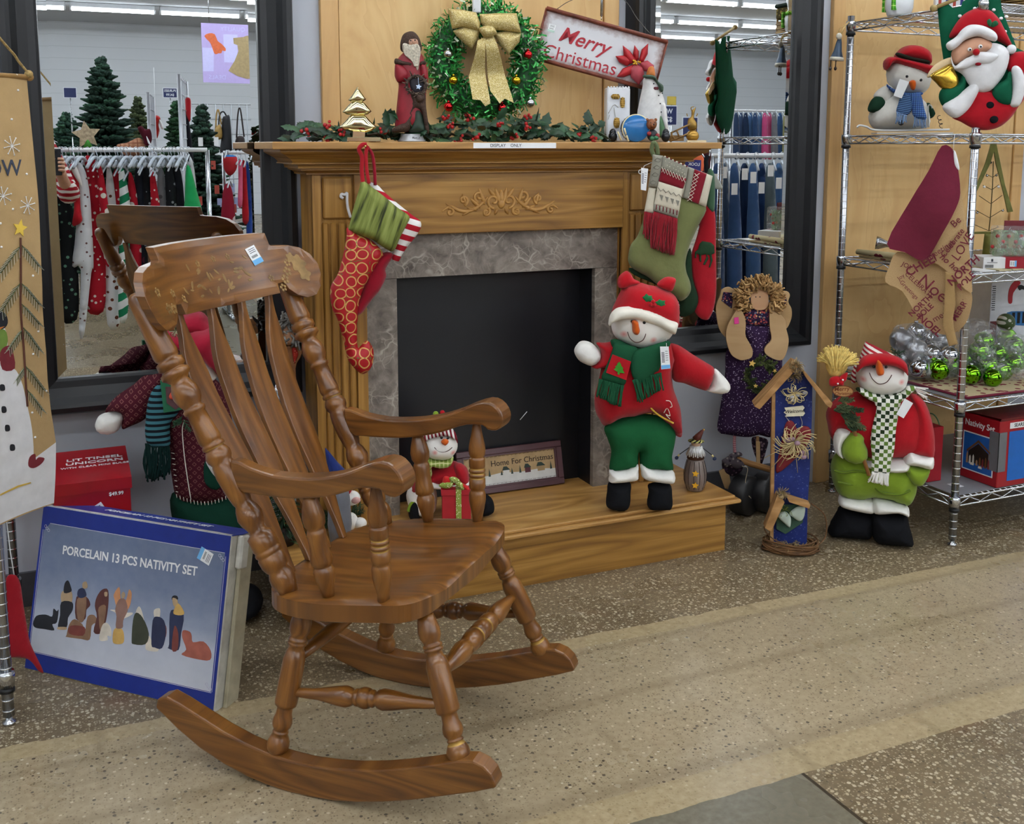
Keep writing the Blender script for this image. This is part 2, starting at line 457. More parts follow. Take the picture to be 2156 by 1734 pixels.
# ================================================================ ROOM
def floor_mat():
    g = G('terrazzo',0.27,0,0.45);pos = g.obj(True);x,y,z = g.xyz(pos)
    jag = g.math('MULTIPLY',g.math('SUBTRACT',g.noise(pos,9,4,0.7),0.5),0.035)
    ya = g.math('ADD',g.math('ADD',y,g.math('MULTIPLY',x,0.0255)),jag)     # edge near the wall at 2.395
    inA = g.step(ya,2.393);inB = g.lt(g.math('ADD',y,g.math('MULTIPLY',jag,0.5)),1.627)
    p2 = g.vec(x,y,0.0);big = g.noise(p2,2.3,4,0.6);fine = g.noise(p2,60,3)
    wob = g.node('ShaderNodeVectorMath',operation='ADD');g.put(wob.inputs[0],p2)
    nz = g.node('ShaderNodeTexNoise');g.put(nz.inputs['Vector'],p2);nz.inputs['Scale'].default_value = 45
    sc = g.node('ShaderNodeVectorMath',operation='SCALE');g.put(sc.inputs[0],nz.outputs['Color']);sc.inputs['Scale'].default_value = 0.004
    g.put(wob.inputs[1],sc.outputs[0]);pw = wob.outputs[0]
    def chips(scale,lo,hi,size):
        d = g.vor(pw,scale);c = g.vor(pw,scale,out='Color');s = g.xyz(c)
        sel = g.math('MULTIPLY',g.step(s[0],lo),g.lt(s[0],hi));return g.math('MULTIPLY',sel,g.lt(d,size)),s
    base1 = g.ramp(big,[(0.25,'938468'),(0.55,'a59579'),(0.8,'b2a286')])
    base1 = g.mix(0.35,base1,g.ramp(fine,[(0.3,'8e7d60'),(0.7,'bfaf90')]))
    # beige band: small dark chips, a few pale ones
    m1,s1 = chips(88,0.86,1.0,0.33);m2,s2 = chips(150,0.72,1.0,0.34);m3,s3 = chips(95,0.0,0.10,0.32);m4,s4 = chips(210,0.0,0.3,0.36)
    c1 = g.mix(g.math('MULTIPLY',m4,0.5),base1,lin('7c6a4c'));c1 = g.mix(g.math('MULTIPLY',m2,0.6),c1,lin('5a4c38'));c1 = g.mix(g.math('MULTIPLY',m1,0.8),c1,lin('3c3430'));c1 = g.mix(g.math('MULTIPLY',m3,0.7),c1,lin('d2c6ac'))
    # cast edge and slots of the band
    yb = y
    def line(c,w):return g.math('SUBTRACT',1.0,g.math('DIVIDE',g.math('ABSOLUTE',g.math('SUBTRACT',yb,c)),w),clamp=True)
    edge = g.math('MAXIMUM',g.math('GREATER_THAN',ya,2.335),g.lt(y,1.715))
    c1 = g.mix(g.math('MULTIPLY',edge,0.6),c1,g.ramp(fine,[(0.3,'a08d68'),(0.7,'b5a37e')]))
    xs = g.math('ABSOLUTE',g.math('SUBTRACT',g.math('FRACT',g.math('ADD',g.math('MULTIPLY',x,2.9),0.42)),0.5))
    cross = g.math('MULTIPLY',g.math('SUBTRACT',1.0,g.math('DIVIDE',xs,0.05),clamp=True),g.ramp(g.noise(p2,4,2),[(0.45,(0,0,0,1)),(0.6,(1,1,1,1))]))
    dl = g.math('MAXIMUM',g.math('MAXIMUM',line(1.735,0.035),line(2.06,0.03)),g.math('MAXIMUM',line(2.28,0.02),cross))
    c1 = g.mix(g.math('MULTIPLY',dl,0.33),c1,lin('6b5a40'))
    # ground terrazzo either side: pale marble chips
    base2 = g.ramp(big,[(0.25,'5f5240'),(0.55,'76674f'),(0.8,'837257')]);base2 = g.mix(0.35,base2,g.ramp(fine,[(0.3,'5d503c'),(0.7,'8d7c5f')]))
    w1,t1 = chips(95,0.62,1.0,0.40);w2,t2 = chips(170,0.45,1.0,0.38);w3,t3 = chips(110,0.0,0.12,0.34)
    pale = g.ramp(t1[1],[(0.0,'a99c84'),(0.5,'c9bda3'),(1.0,'b9a98a')])
    c2 = g.mix(g.math('MULTIPLY',w2,0.75),base2,g.ramp(t2[1],[(0,'9c8d72'),(1,'b8ab90')]));c2 = g.mix(g.math('MULTIPLY',w1,0.85),c2,pale);c2 = g.mix(g.math('MULTIPLY',w3,0.6),c2,lin('40372c'))
    ored = g.math('MULTIPLY',g.ramp(g.noise(p2,3.1,2),[(0.62,(0,0,0,1)),(0.72,(1,1,1,1))]),0.25);c2 = g.mix(ored,c2,lin('8a5a3a'))
    # cement patch and the saw cut in front of the band
    jl = g.math('SUBTRACT',x,g.math('MULTIPLY',g.math('SUBTRACT',1.63,y),0.03))
    patch = g.math('MULTIPLY',g.math('MULTIPLY',inB,g.lt(jl,1.366)),g.step(g.math('ADD',x,g.math('MULTIPLY',jag,6.0)),0.93))
    c2 = g.mix(patch,c2,g.ramp(fine,[(0.3,'696454'),(0.7,'7b7563')]))
    cut = g.math('MULTIPLY',inB,g.lt(g.math('ABSOLUTE',g.math('SUBTRACT',jl,1.37)),0.004));c2 = g.mix(cut,c2,lin('3a3226'))
    out = g.math('MAXIMUM',inA,inB);g.col(g.mix(out,c1,c2))
    seam = g.math('MAXIMUM',g.lt(g.math('ABSOLUTE',g.math('SUBTRACT',ya,2.393)),0.003),0.0)
    g.put(g.b.inputs['Roughness'],g.math('ADD',0.2,g.math('MULTIPLY',big,0.16)))
    g.bump(g.math('ADD',g.math('MULTIPLY',seam,-1.0),g.math('MULTIPLY',fine,0.05)),0.25,0.002)
    return g.m
XA,XB,YB_,ZC = -6.5,17.0,-13.7,3.42
mb = MB();mb.box((XA,YB_,-0.1),(XB,YW+0.1,0.0));part(mb,'floor',floor_mat(),struct=True)
WALL = flat('bcc0c9',0.65,0,0.02,0.3,3.0)
def block_mat():
    g = G('painted_block',0.6,0,0.3);p = g.obj(True);x,y,z = g.xyz(p)
    fz = g.math('FRACT',g.math('MULTIPLY',z,5.0));m = g.lt(fz,0.045)
    g.col(g.mix(g.math('MULTIPLY',m,0.5),lin('c3c7cc'),lin('9fa4aa')));return g.m
BLOCK = block_mat()
mb = MB();mb.box((XA,YW,0),(XB,YW+0.1,ZC));part(mb,'wall_back',WALL,struct=True)
mb = MB();mb.box((XA,YB_-0.1,0),(XB,YB_,ZC));part(mb,'wall_front',BLOCK,struct=True)
mb = MB();mb.box((XA-0.1,YB_-0.1,0),(XA,YW+0.1,ZC));part(mb,'wall_left',BLOCK,struct=True)
mb = MB();mb.box((XB,YB_-0.1,0),(XB+0.1,YW+0.1,ZC));part(mb,'wall_right',BLOCK,struct=True)
mb = MB();mb.box((XA,YB_-0.1,ZC),(XB,YW+0.1,ZC+0.1));part(mb,'ceiling',flat('b4b8be',0.8,0,0.02),struct=True)
mb = MB();mb.box((XA,YW-0.012,0),(0.66,YW,0.1));mb.box((1.75,YW-0.012,0),(2.63,YW,0.1));mb.box((3.66,YW-0.012,0),(XB,YW,0.1));part(mb,'baseboard_back',flat('4a4b50',0.5),struct=True)
def ply_mat():
    g = G('birch_plywood',0.42,0,0.4);p = g.obj(True);x,y,z = g.xyz(p)
    q = g.vec(g.math('MULTIPLY',x,2.0),0.0,g.math('MULTIPLY',z,0.7));n = g.noise(q,2.2,4,0.55,1.4)
    f = g.noise(g.vec(g.math('MULTIPLY',x,60),0.0,g.math('MULTIPLY',z,5)),1.0,3)
    r = g.math('FRACT',g.math('MULTIPLY',n,7.0))
    c = g.mix(0.4,g.ramp(n,[(0.3,'c29a62'),(0.5,'d0ab72'),(0.7,'d9b981')]),g.ramp(r,[(0.0,'c09660'),(0.5,'d2ad74'),(1.0,'d8b67e')]))
    g.col(g.mix(g.math('MULTIPLY',f,0.3),c,lin('b78f59')));return g.m
PLY = ply_mat();TRIMW = wood('maple_trim','b58d55','c79d63','d2ab72',1.5,14,0.4,0.2,0.04,False)
def wall_panel(n,x0,x1,z1,t0=True,t1=True):
    mb = MB();s0 = x0+(0.056 if t0 else 0);s1 = x1-(0.056 if t1 else 0)
    mb.box((s0+0.002,YW-0.014,0.002),(s1-0.002,YW,z1));part(mb,'wall_panel_%d' % n,PLY,struct=True)
    mb = MB()
    if t0:mb.box((x0,YW-0.022,0.0),(x0+0.055,YW,z1),bev=0.002)
    if t1:mb.box((x1-0.055,YW-0.022,0.0),(x1,YW,z1),bev=0.002)
    part(mb,'trim_%d' % n,TRIMW,struct=True)
wall_panel(1,0.748,1.757,3.4);wall_panel(2,2.655,3.66,3.4)

# ---------------------------------------------------------------- ceiling lights (the shop's own fluorescent rows)
gE = G('fluorescent_tube',0.5);gE.col((0.9,0.95,1,1));gE.b.inputs['Emission Color'].default_value = (0.93,0.97,1.0,1);gE.b.inputs['Emission Strength'].default_value = TUBE_STRENGTH
TUBE = gE.m;FIXT = flat('d9dce0',0.5,0,0.02)
def light_proto():
    t = thing('fluorescent_light','white fluorescent batten light in a ceiling row of the shop','ceiling light',(0,0,ZC-0.11),'fluorescent ceiling lights')
    mb = MB();mb.box((-0.6,-0.055,ZC-0.075),(0.6,0.055,ZC-0.002),bev=0.008);part(mb,'housing',FIXT,t)
    mb = MB()
    for dy in (-0.035,0.035):mb.tube([(-0.585,dy,ZC-0.10),(0.585,dy,ZC-0.10)],0.019,10)
    part(mb,'tube',TUBE,t)
    mb = MB()
    for sx in (-1,1):mb.box((sx*0.595-0.012,-0.06,ZC-0.125),(sx*0.595+0.012,0.06,ZC-0.07))
    part(mb,'end_cap',FIXT,t);return t
LP = light_proto();first = True
def copy_thing(o,delta,label=None,rotz=None):
    c = o.copy();COL.objects.link(c);c.location = Vector(o.location)+Vector(delta)
    if label:c['label'] = label
    if rotz is not None:c.rotation_euler = (0,0,rotz)
    for ch in list(o.children):
        d = ch.copy();COL.objects.link(d);d.parent = c
        for g in list(ch.children):e = g.copy();COL.objects.link(e);e.parent = d
    return c
rows = [2.35,0.3,-2.2,-4.5,-6.7,-8.9,-11.0]
for y in rows:
    for i in range(11 if y > -2 else 17):
        x = -5.4+1.27*i+(0.31 if y == -8.9 else 0.0)
        if first:LP.location = (x,y,ZC-0.11);first = False;LX = (x,y)
        else:copy_thing(LP,(x-LX[0],y-LX[1],0))

# ---------------------------------------------------------------- the two black-framed wall mirrors
gm = G('mirror_glass',0.0,1.0);gm.col((0.87,0.90,0.91,1));MIRROR = gm.m
FRAMEB = flat('0d0e12',0.36,0,0.03,0.4)
def wall_mirror(label,x0,x1,z0,z1):
    t = thing('wall_mirror',label,'mirror',((x0+x1)/2,YW-0.02,z0))
    prof = [(0,0),(0,0.07),(0.006,0.082),(0.02,0.084),(0.030,0.078),(0.045,0.060),(0.07,0.046),(0.088,0.043),(0.095,0.038),(0.097,0.022),(0.097,0)]
    V = [];F = [];c = [(x0,z0,1,1),(x1,z0,-1,1),(x1,z1,-1,-1),(x0,z1,1,-1)]
    for (x,z,sx,sz) in c:
        for o,h in prof:V.append((x+sx*o,YW-0.001-h,z+sz*o))
    n = len(prof)
    for i in range(4):
        j = (i+1) % 4
        for k in range(n-1):F.append((i*n+k,j*n+k,j*n+k+1,i*n+k+1))
    mb = MB();mb.add(V,F,0,False);part(mb,'frame',FRAMEB,t)
    a0,a1,b0,b1 = x0+0.09,x1-0.09,z0+0.09,z1-0.09;w = 0.03;yb = YM+0.0018
    V = [(a0,yb,b0),(a1,yb,b0),(a1,yb,b1),(a0,yb,b1),(a0+w,YM,b0+w),(a1-w,YM,b0+w),(a1-w,YM,b1-w),(a0+w,YM,b1-w)]
    F = [(4,5,6,7),(0,1,5,4),(1,2,6,5),(2,3,7,6),(3,0,4,7)]
    mb = MB();mb.add(V,F,0,False);part(mb,'glass',MIRROR,t)
wall_mirror('tall wall mirror in a wide black frame left of the fireplace',-0.115,0.655,0.562,2.5)
wall_mirror('tall wall mirror in a wide black frame between fireplace and shelf',1.792,2.562,0.562,2.5)

# ================================================================ FIREPLACE
OAK = wood('oak','744e1c','9c7030','b58946',1.3,34,0.42,0.5,0.15);OAKL = wood('oak_edge','8e6430','ad8145','c99f60',1.6,24,0.4,0.35,0.08)
def marble_mat():
    g = G('brown_marble',0.3,0,0.5);p = g.obj();x,y,z = g.xyz(p);q = g.vec(x,z,0)
    n = g.noise(q,9,6,0.65,1.2);n2 = g.noise(q,26,4,0.6,0.8)
    c = g.ramp(n,[(0.3,'4c443e'),(0.46,'776c63'),(0.58,'8f857a'),(0.72,'6e5f54')]);c = g.mix(0.35,c,g.ramp(n2,[(0.35,'4f4742'),(0.65,'938b82')]))
    nz = g.node('ShaderNodeTexNoise');g.put(nz.inputs['Vector'],q);nz.inputs['Scale'].default_value = 7;nz.inputs['Detail'].default_value = 3
    va = g.node('ShaderNodeVectorMath',operation='SCALE');g.put(va.inputs[0],nz.outputs['Color']);va.inputs['Scale'].default_value = 0.16
    vb = g.node('ShaderNodeVectorMath',operation='ADD');g.put(vb.inputs[0],q);g.put(vb.inputs[1],va.outputs[0])
    e = g.vor(vb.outputs[0],15,'DISTANCE_TO_EDGE');e2 = g.vor(vb.outputs[0],32,'DISTANCE_TO_EDGE')
    br = g.ramp(g.noise(q,12,2),[(0.42,(0,0,0,1)),(0.6,(1,1,1,1))])
    v1 = g.math('MULTIPLY',g.ramp(e,[(0.0,(1,1,1,1)),(0.05,(0,0,0,1))]),br);v2 = g.math('MULTIPLY',g.ramp(e2,[(0.0,(1,1,1,1)),(0.05,(0,0,0,1))]),g.math('MULTIPLY',br,0.6))
    g.col(g.mix(g.math('MULTIPLY',g.math('MAXIMUM',v1,v2),0.6),c,lin('c9c0b2')));return g.m
MARBLE = marble_mat();FIREB = flat('15161b',0.38,0,0.05,0.45,2.0)
fx0,fx1,fyb,fyf = 0.661,1.812,3.075,2.93
FP = thing('fireplace','oak fireplace mantel with marble surround and raised wooden hearth','fireplace',(1.237,2.9,0))
mb = MB();mb.box((fx0-0.13,fyf-0.13,1.291),(fx1+0.13,fyb,1.311),bev=0.002);part(mb,'mantel_shelf',OAKL,FP)
prof = [(0.105,1.291),(0.105,1.284),(0.098,1.279),(0.088,1.274),(0.074,1.266),(0.066,1.258),(0.064,1.2555),(0.068,1.254),(0.068,1.2505),(0.048,1.249),(0.046,1.240),(0.046,1.2385),(0.036,1.237),(0.036,1.233),(0.026,1.230),(0.018,1.2245),(0.018,1.2205),(0.0,1.2205)]
V = [];F = [];UV = []
path = [(fx0,fyb,-1,0),(fx0,fyf,-1,-1),(fx1,fyf,1,-1),(fx1,fyb,1,0)]
L = [0,0.15,1.3,1.45]
mb = MB()
for i in range(3):
    V = [];UV = [];F = []
    for (x,y,sx,sy),l in ((path[i],L[i]),(path[i+1],L[i+1])):
        for e,z in prof:V.append((x+sx*e,y+sy*e,z));UV.append((l,z+e))
    n = len(prof)
    for k in range(n-1):F.append((k,k+1,n+k+1,n+k))
    mb.add(V,F,0,False,None,UV)
part(mb,'crown_molding',OAK,FP)
mb = MB();mb.box((fx0+0.001,fyf+0.006,1.05),(fx1-0.001,fyb,1.291));mb.box((0.812,fyf-0.012,1.043),(1.655,fyf+0.01,1.2205),bev=0.002);part(mb,'frieze',OAK,FP)
def pilaster(x0,x1):
    mb = MB();mb.box((x0,fyf+0.004,0.187),(x1,fyb,1.22))
    w = x1-x0;a,b = x0+0.024,x1-0.03
    mb.box((x0,fyf-0.008,0.187),(a,fyf+0.01,1.22));mb.box((b,fyf-0.008,0.187),(x1,fyf+0.01,1.22))
    mb.box((a+0.006,fyf-0.006,1.095),(b-0.006,fyf+0.01,1.213),bev=0.004)
    k = 4;s = (b-a)/k
    for i in range(k):mb.box((a+i*s+0.003,fyf-0.005,0.19),(a+(i+1)*s-0.003,fyf+0.01,1.085),bev=0.004)
    part(mb,'pilaster',OAK,FP)
pilaster(0.661,0.812);pilaster(1.655,1.812)
ym = 2.955;ox0,ox1,oz = 0.913,1.575,0.911
mb = MB();mb.box((0.812,ym,0.187),(ox0,ym+0.02,oz));mb.box((ox1,ym,0.187),(1.655,ym+0.02,oz));mb.box((0.812,ym,oz+0.0012),(1.655,ym+0.02,1.05));part(mb,'marble_surround',MARBLE,FP)
mb = MB();mb.box((ox0-0.02,3.062,0.187),(ox1+0.02,fyb,oz+0.03));mb.box((ox0-0.02,ym+0.02,0.187),(ox0-0.001,3.065,oz+0.02));mb.box((ox1+0.001,ym+0.02,0.187),(ox1+0.02,3.065,oz+0.02));mb.box((ox0-0.02,ym+0.02,oz+0.001),(ox1+0.02,3.065,oz+0.03))
mb.tube([(1.155,3.0615,0.43),(1.163,3.0615,0.445)],0.0012,4,1);mb.tube([(1.36,3.0615,0.41),(1.385,3.0615,0.435)],0.0014,4,1)
part(mb,'firebox',[FIREB,PAPER],FP)
hx0,hx1 = 0.54,1.935
mb = MB();mb.box((hx0,2.718,0.0),(hx1,fyb,0.163));part(mb,'hearth_base',OAK,FP)
mb = MB();mb.box((hx0-0.022,2.696,0.176),(hx1+0.022,fyb,0.187),bev=0.003);mb.box((hx0-0.036,2.682,0.163),(hx1+0.036,fyb,0.1765),bev=0.004);part(mb,'hearth_top',OAKL,FP)
# carved scroll ornament on the frieze
fr = Fr((1.2335,fyf-0.012,1.128));mb = MB();sx_ = 0.195
def spir(cx,cz,r0,a0,turns,sg):
    return [(cx+sg*r0*(1-0.82*i/24)*math.cos(a0+turns*2*math.pi*i/24),cz+r0*(1-0.82*i/24)*math.sin(a0+turns*2*math.pi*i/24),0.0) for i in range(25)]
def leaf(p0,ang,L,w):
    a = rad(ang);d = np.array([math.cos(a),math.sin(a)]);q = np.array([-d[1],d[0]]);p0 = np.array(p0)
    o = cr([p0-q*w*0.3,p0+d*L*0.4-q*w,p0+d*L,p0+d*L*0.55+q*w*0.9,p0+q*w*0.3],4);mb.puff(o,0.005,fr.M(),0.004)
for sg in (-1,1):
    Tq = lambda pts:[(sg*p[0],p[1],p[2]) for p in pts]
    mb.tube([fr.w(*p) for p in Tq(cr([(0.19,-0.02,0),(0.165,-0.006,0),(0.135,-0.018,0),(0.105,-0.02,0),(0.07,-0.004,0),(0.045,0.02,0)],6,False))],[0.002,0.005,0.006,0.006,0.005,0.003],8)
    for c in (spir(0.025,0.008,0.022,-1.6,1.1,1),spir(0.072,0.022,0.017,-1.4,1.2,1),spir(0.122,0.012,0.015,-1.4,1.2,-1),spir(0.165,-0.022,0.013,1.2,1.1,1),spir(0.05,-0.024,0.014,2.2,1.0,1)):
        mb.tube([fr.w(*p) for p in Tq(c)],[0.005,0.0045,0.004,0.0045],8)
    for (px_,pz_,an,L_,w_) in ((0.006,0.0,75,0.05,0.008),(0.02,0.02,50,0.034,0.007),(0.055,0.0,70,0.05,0.007),(0.07,-0.012,45,0.042,0.007),(0.08,-0.02,20,0.035,0.006),(0.115,-0.005,75,0.038,0.006),(0.1,-0.02,-25,0.03,0.005),(0.04,-0.02,-40,0.024,0.006),(0.15,-0.015,35,0.035,0.005),(0.012,-0.015,-60,0.022,0.006)):
        leaf((sg*px_,pz_),an if sg > 0 else 180-an,L_,w_)
leaf((0,0.0),90,0.042,0.01);mb.ell((0,0,0),(0.012,0.016,0.007),fr.M())
part(mb,'carved_ornament',wood('carved_oak','8e6328','a87a3c','ba8c4c',2,20,0.5,0.1,0.03,False),FP)
mb = MB();q0 = onY(997,302,2.798);q1 = onY(1171,314,2.798);mb.box((q0[0],2.7985,1.2935),(q1[0],2.7998,1.309))
fr = Fr(((q0[0]+q1[0])/2,2.7985,1.301));mb.text('DISPLAY    ONLY',0.013,fr.M(-0.03,0,0.0003),1,0.0001,0.004)
part(mb,'paper_strip',[PAPER,INK],cat='label',label='white paper strip reading DISPLAY ONLY taped on the mantel shelf edge')

# ================================================================ ROCKING CHAIR
WAL = wood('walnut','4f2e10','75491c','8d5e29',2.4,40,0.30,0.4,0.06,True,0.5,0.3)
WALV = wood('walnut_turned','532f0e','7a4c1b','96642b',3.0,26,0.28,0.4,0.06,True,0.5,0.3)
GOLDP = flat('b9934c',0.35,0.6,0.05)
cO = np.array([0.612,2.109,0.0]);cth = -0.783
cf = np.array([math.cos(cth),math.sin(cth),0]);cs = np.array([math.sin(cth),-math.cos(cth),0]);cz = np.array([0,0,1.0])
def cmat(A,B,C_,O=cO):return np.array([[A[i],B[i],C_[i],O[i]] for i in range(3)]+[[0,0,0,1.0]])
MX = cmat(cf,-cs,cz)          # local x forward, y away from the camera side, z up
MXZ = cmat(cf,cz,cs)          # outline in x,z; height along w (towards the camera side)
MYZ = cmat(-cs,cz,cf)         # outline in y,z; height forward
def cw(x,w,z):return cO+cf*x+cs*w+cz*z
CH = thing('rocking_chair','large brown wooden rocking chair with turned spindles and stenciled crest','rocking chair',cO)
# seat
half = [(-0.185,0.0),(-0.183,0.10),(-0.172,0.165),(-0.14,0.208),(-0.09,0.236),(-0.02,0.252),(0.06,0.252),(0.125,0.247),(0.165,0.243),(0.193,0.222),(0.208,0.185),(0.212,0.13),(0.218,0.06),(0.222,0.0)]
out = cr([(x,-w) for x,w in half]+[(x,w) for x,w in half[-2:0:-1]],3)
def seat_top(x,y,d):
    z = 0.402+0.12*(x+0.165)
    dish = 0.016*math.exp(-((abs(y)-0.09)/0.07)**2)*math.exp(-((x-0.06)/0.12)**2)+0.010*math.exp(-(y/0.15)**2-((x+0.03)/0.13)**2)
    lip = -0.010*max(0,(x-0.14)/0.08)**2*math.exp(-((abs(y)-0.13)/0.05)**2)
    rnd_ = 0.006*(1-min(1,d/0.012))**2
    return (x,y,z-dish+lip-rnd_)
mb = MB();mb.slab(out,0.014,seat_top,lambda x,y,d:(x,y,0.402+0.12*(x+0.165)-0.047+0.006*(1-min(1,d/0.012))**2),M=MX);part(mb,'seat',WAL,CH)
# rockers
bot = [(-0.415,0.116),(-0.36,0.078),(-0.304,0.047),(-0.245,0.025),(-0.187,0.010),(-0.14,0.003),(-0.09,0.0),(-0.04,0.001),(0.016,0.006),(0.07,0.016),(0.123,0.029),(0.18,0.046),(0.226,0.062),(0.28,0.082),(0.326,0.099),(0.367,0.117)]
top = [(0.366,0.126),(0.358,0.142),(0.342,0.155),(0.32,0.161),(0.29,0.155),(0.226,0.131),(0.17,0.112),(0.123,0.098),(0.07,0.085),(0.016,0.076),(-0.04,0.070),(-0.09,0.070),(-0.14,0.074),(-0.19,0.083),(-0.245,0.098),(-0.30,0.118),(-0.35,0.136),(-0.385,0.146),(-0.41,0.136)]
for sg in (1,-1):
    mb = MB();mb.slab(bot+top,0.02,lambda a,b,d:(a,b,sg*0.235+0.019),lambda a,b,d:(a,b,sg*0.235-0.019),M=MXZ,sm=False);part(mb,'rocker',WAL,CH,bevel=0.004)
LEG = [(0,.015),(.06,.0185),(.12,.022),(.17,.0215),(.205,.0165),(.215,.0165),(.222,.0195),(.236,.0195),(.242,.017),(.249,.0195),(.263,.0195),(.27,.016),(.30,.0165),(.31,.019),(.36,.0225),(.5,.0235),(.65,.0235),(.668,.0225),(.675,.017),(.69,.016),(.73,.0165),(.76,.0195),(.79,.0205),(.81,.0195),(.835,.0145),(.842,.0145),(.846,.0165),(.856,.0165),(.86,.0145),(.88,.018),(.91,.022),(.94,.0232),(.97,.021),(.99,.016),(1,.010)]
for sg in (1,-1):
    mb = MB();mb.lathe(LEG,cw(0.187,sg*0.179,0.40),cw(0.287,sg*0.233,0.138),24,{27:1,28:1},None);part(mb,'leg',[WALV,GOLDP],CH)
    mb = MB();mb.lathe(LEG,cw(-0.082,sg*0.185,0.372),cw(-0.126,sg*0.236,0.066),24);part(mb,'leg',[WALV,GOLDP],CH)
STR = [(0,.008),(.05,.009),(.2,.012),(.32,.019),(.38,.0212),(.41,.018),(.425,.0135),(.44,.0135),(.445,.017),(.46,.017),(.465,.0145),(.475,.0195),(.5,.0212),(.525,.0195),(.535,.0145),(.54,.017),(.555,.017),(.56,.0135),(.575,.0135),(.59,.018),(.62,.0212),(.68,.019),(.8,.0125),(.95,.009),(1,.008)]
def stretch(a,b,prof=STR,gold=None,k=1.0):
    mb = MB();mb.lathe([(t,r*k) for t,r in prof],cw(*a),cw(*b),20,gold or 0);part(mb,'stretcher',[WALV,GOLDP],CH)
for sg in (1,-1):stretch((-0.105,sg*0.213,0.193),(0.245,sg*0.211,0.235))
FST = [(0,.009),(.1,.011),(.2,.018),(.27,.021),(.31,.019),(.33,.0145),(.345,.018),(.38,.021),(.43,.0215),(.44,.019),(.455,.019),(.46,.021),(.48,.0215),(.495,.0195),(.51,.0215),(.54,.021),(.555,.019),(.57,.019),(.58,.0215),(.62,.021),(.65,.018),(.665,.0145),(.68,.019),(.73,.021),(.8,.018),(.9,.011),(1,.009)]
stretch((0.228,0.203,0.285),(0.228,-0.203,0.285),FST,{9:1,16:1})
stretch((-0.092,0.198,0.262),(-0.092,-0.198,0.262),[(0,.009),(.15,.014),(.4,.016),(.6,.016),(.85,.014),(1,.009)])
# back posts
POST = [(0,.008),(.006,.014),(.02,.0185),(.08,.0205),(.2,.026),(.213,.0245),(.218,.021),(.224,.028),(.244,.0285),(.249,.0235),(.254,.0235),(.258,.030),(.272,.0305),(.28,.024),(.29,.0185),(.30,.0215),(.315,.026),(.335,.0278),(.355,.0255),(.372,.0195),(.378,.0195),(.382,.023),(.392,.023),(.396,.019),(.43,.0205),(.48,.0238),(.492,.0225),(.497,.0195),(.501,.0235),(.511,.0235),(.514,.0195),(.52,.022),(.535,.0265),(.55,.0255),(.562,.021),(.568,.0228),(.6,.0252),(.65,.0235),(.69,.020),(.70,.0175),(.715,.0225),(.74,.0268),(.76,.024),(.785,.017),(.795,.019),(.803,.027),(.825,.0275),(.845,.0282),(.848,.0265),(.853,.0265),(.856,.0284),(.864,.0284),(.867,.0265),(.872,.0265),(.875,.0282),(.90,.0275),(.915,.024),(.922,.0205),(.935,.025),(.955,.0262),(.975,.022),(1,.0165)]
for sg in (1,-1):
    mb = MB();mb.lathe(POST,cw(-0.418,sg*0.256,1.005),cw(-0.103,sg*0.204,0.402),26,{29:1});part(mb,'back_post',[WALV,GOLDP],CH)
# crest rail, bowed, resting on the fronts of the posts
hc = [(0.0,.948),(.172,.953),(.175,.975),(.196,.977),(.203,.96),(.222,.943),(.248,.934),(.275,.938),(.297,.957),(.31,.985),(.313,1.01),(.302,1.035),(.28,1.052),(.25,1.06),(.2,1.063),(.196,1.066),(.196,1.093),(.10,1.094),(0.0,1.094)]
out = [(-w,z) for w,z in hc[:]]+[(w,z) for w,z in hc[-2:0:-1]]
def crx(y,z):return -0.395-0.44*(z-1.0)+0.62*y*y
mb = MB();mb.slab(out,0.016,lambda a,b,d:(a,b,crx(a,b)-0.002*(1-min(1,d/0.005))),lambda a,b,d:(a,b,crx(a,b)-0.024),M=MYZ,sm=False)
def stencil(pts2,lift=0.0010):
    mb.slab(pts2,0.01,lambda a,b,d:(a,b,crx(a,b)+lift),lambda a,b,d:(a,b,crx(a,b)-0.001),1,M=MYZ,sm=False)
def flower(a,b,r,n=5):
    for k in range(n):
        t = 2*math.pi*k/n+0.4;c = (a+math.cos(t)*r*0.62,b+math.sin(t)*r*0.62)
        stencil([(c[0]+r*0.36*math.cos(q),c[1]+r*0.36*math.sin(q)) for q in np.linspace(0,2*math.pi,7)[:-1]])
for (a,b,r) in ((-0.255,1.01,.011),(-0.235,.975,.012),(-0.215,.972,.012),(-0.195,1.0,.009),(-0.06,1.045,.008),(0.0,1.05,.008),(.05,1.05,.008),(.215,1.0,.012),(.2,.983,.012),(.185,.965,.010),(.225,1.02,.010),(.16,.99,.009),(-.16,.985,.008)):flower(a,b,r)
CRESTM = [WAL,flat('927344',0.4,0.1,0.2)]
for (a,b,r) in ((.255,1.015,.020),(.262,.99,.016),(.24,1.03,.012)):
    stencil([(a+r*(1+0.2*math.cos(5*q))*math.cos(q),b+r*(1+0.2*math.cos(5*q))*math.sin(q)) for q in np.linspace(0,2*math.pi,24)[:-1]])
for sgn in (-1,1):
    for i in range(16):
        c = (sgn*R_.uniform(0.0,0.16),R_.uniform(0.975,1.045));t0 = R_.uniform(0,3.1);l = R_.uniform(.006,.012);w_ = l*.35
        stencil([(c[0]+l*math.cos(q)*math.cos(t0)-w_*math.sin(q)*math.sin(t0),c[1]+l*math.cos(q)*math.sin(t0)+w_*math.sin(q)*math.cos(t0)) for q in np.linspace(0,2*math.pi,9)[:-1]],0.0008)
rail = part(mb,'crest_rail',CRESTM,CH,bevel=0.0025)
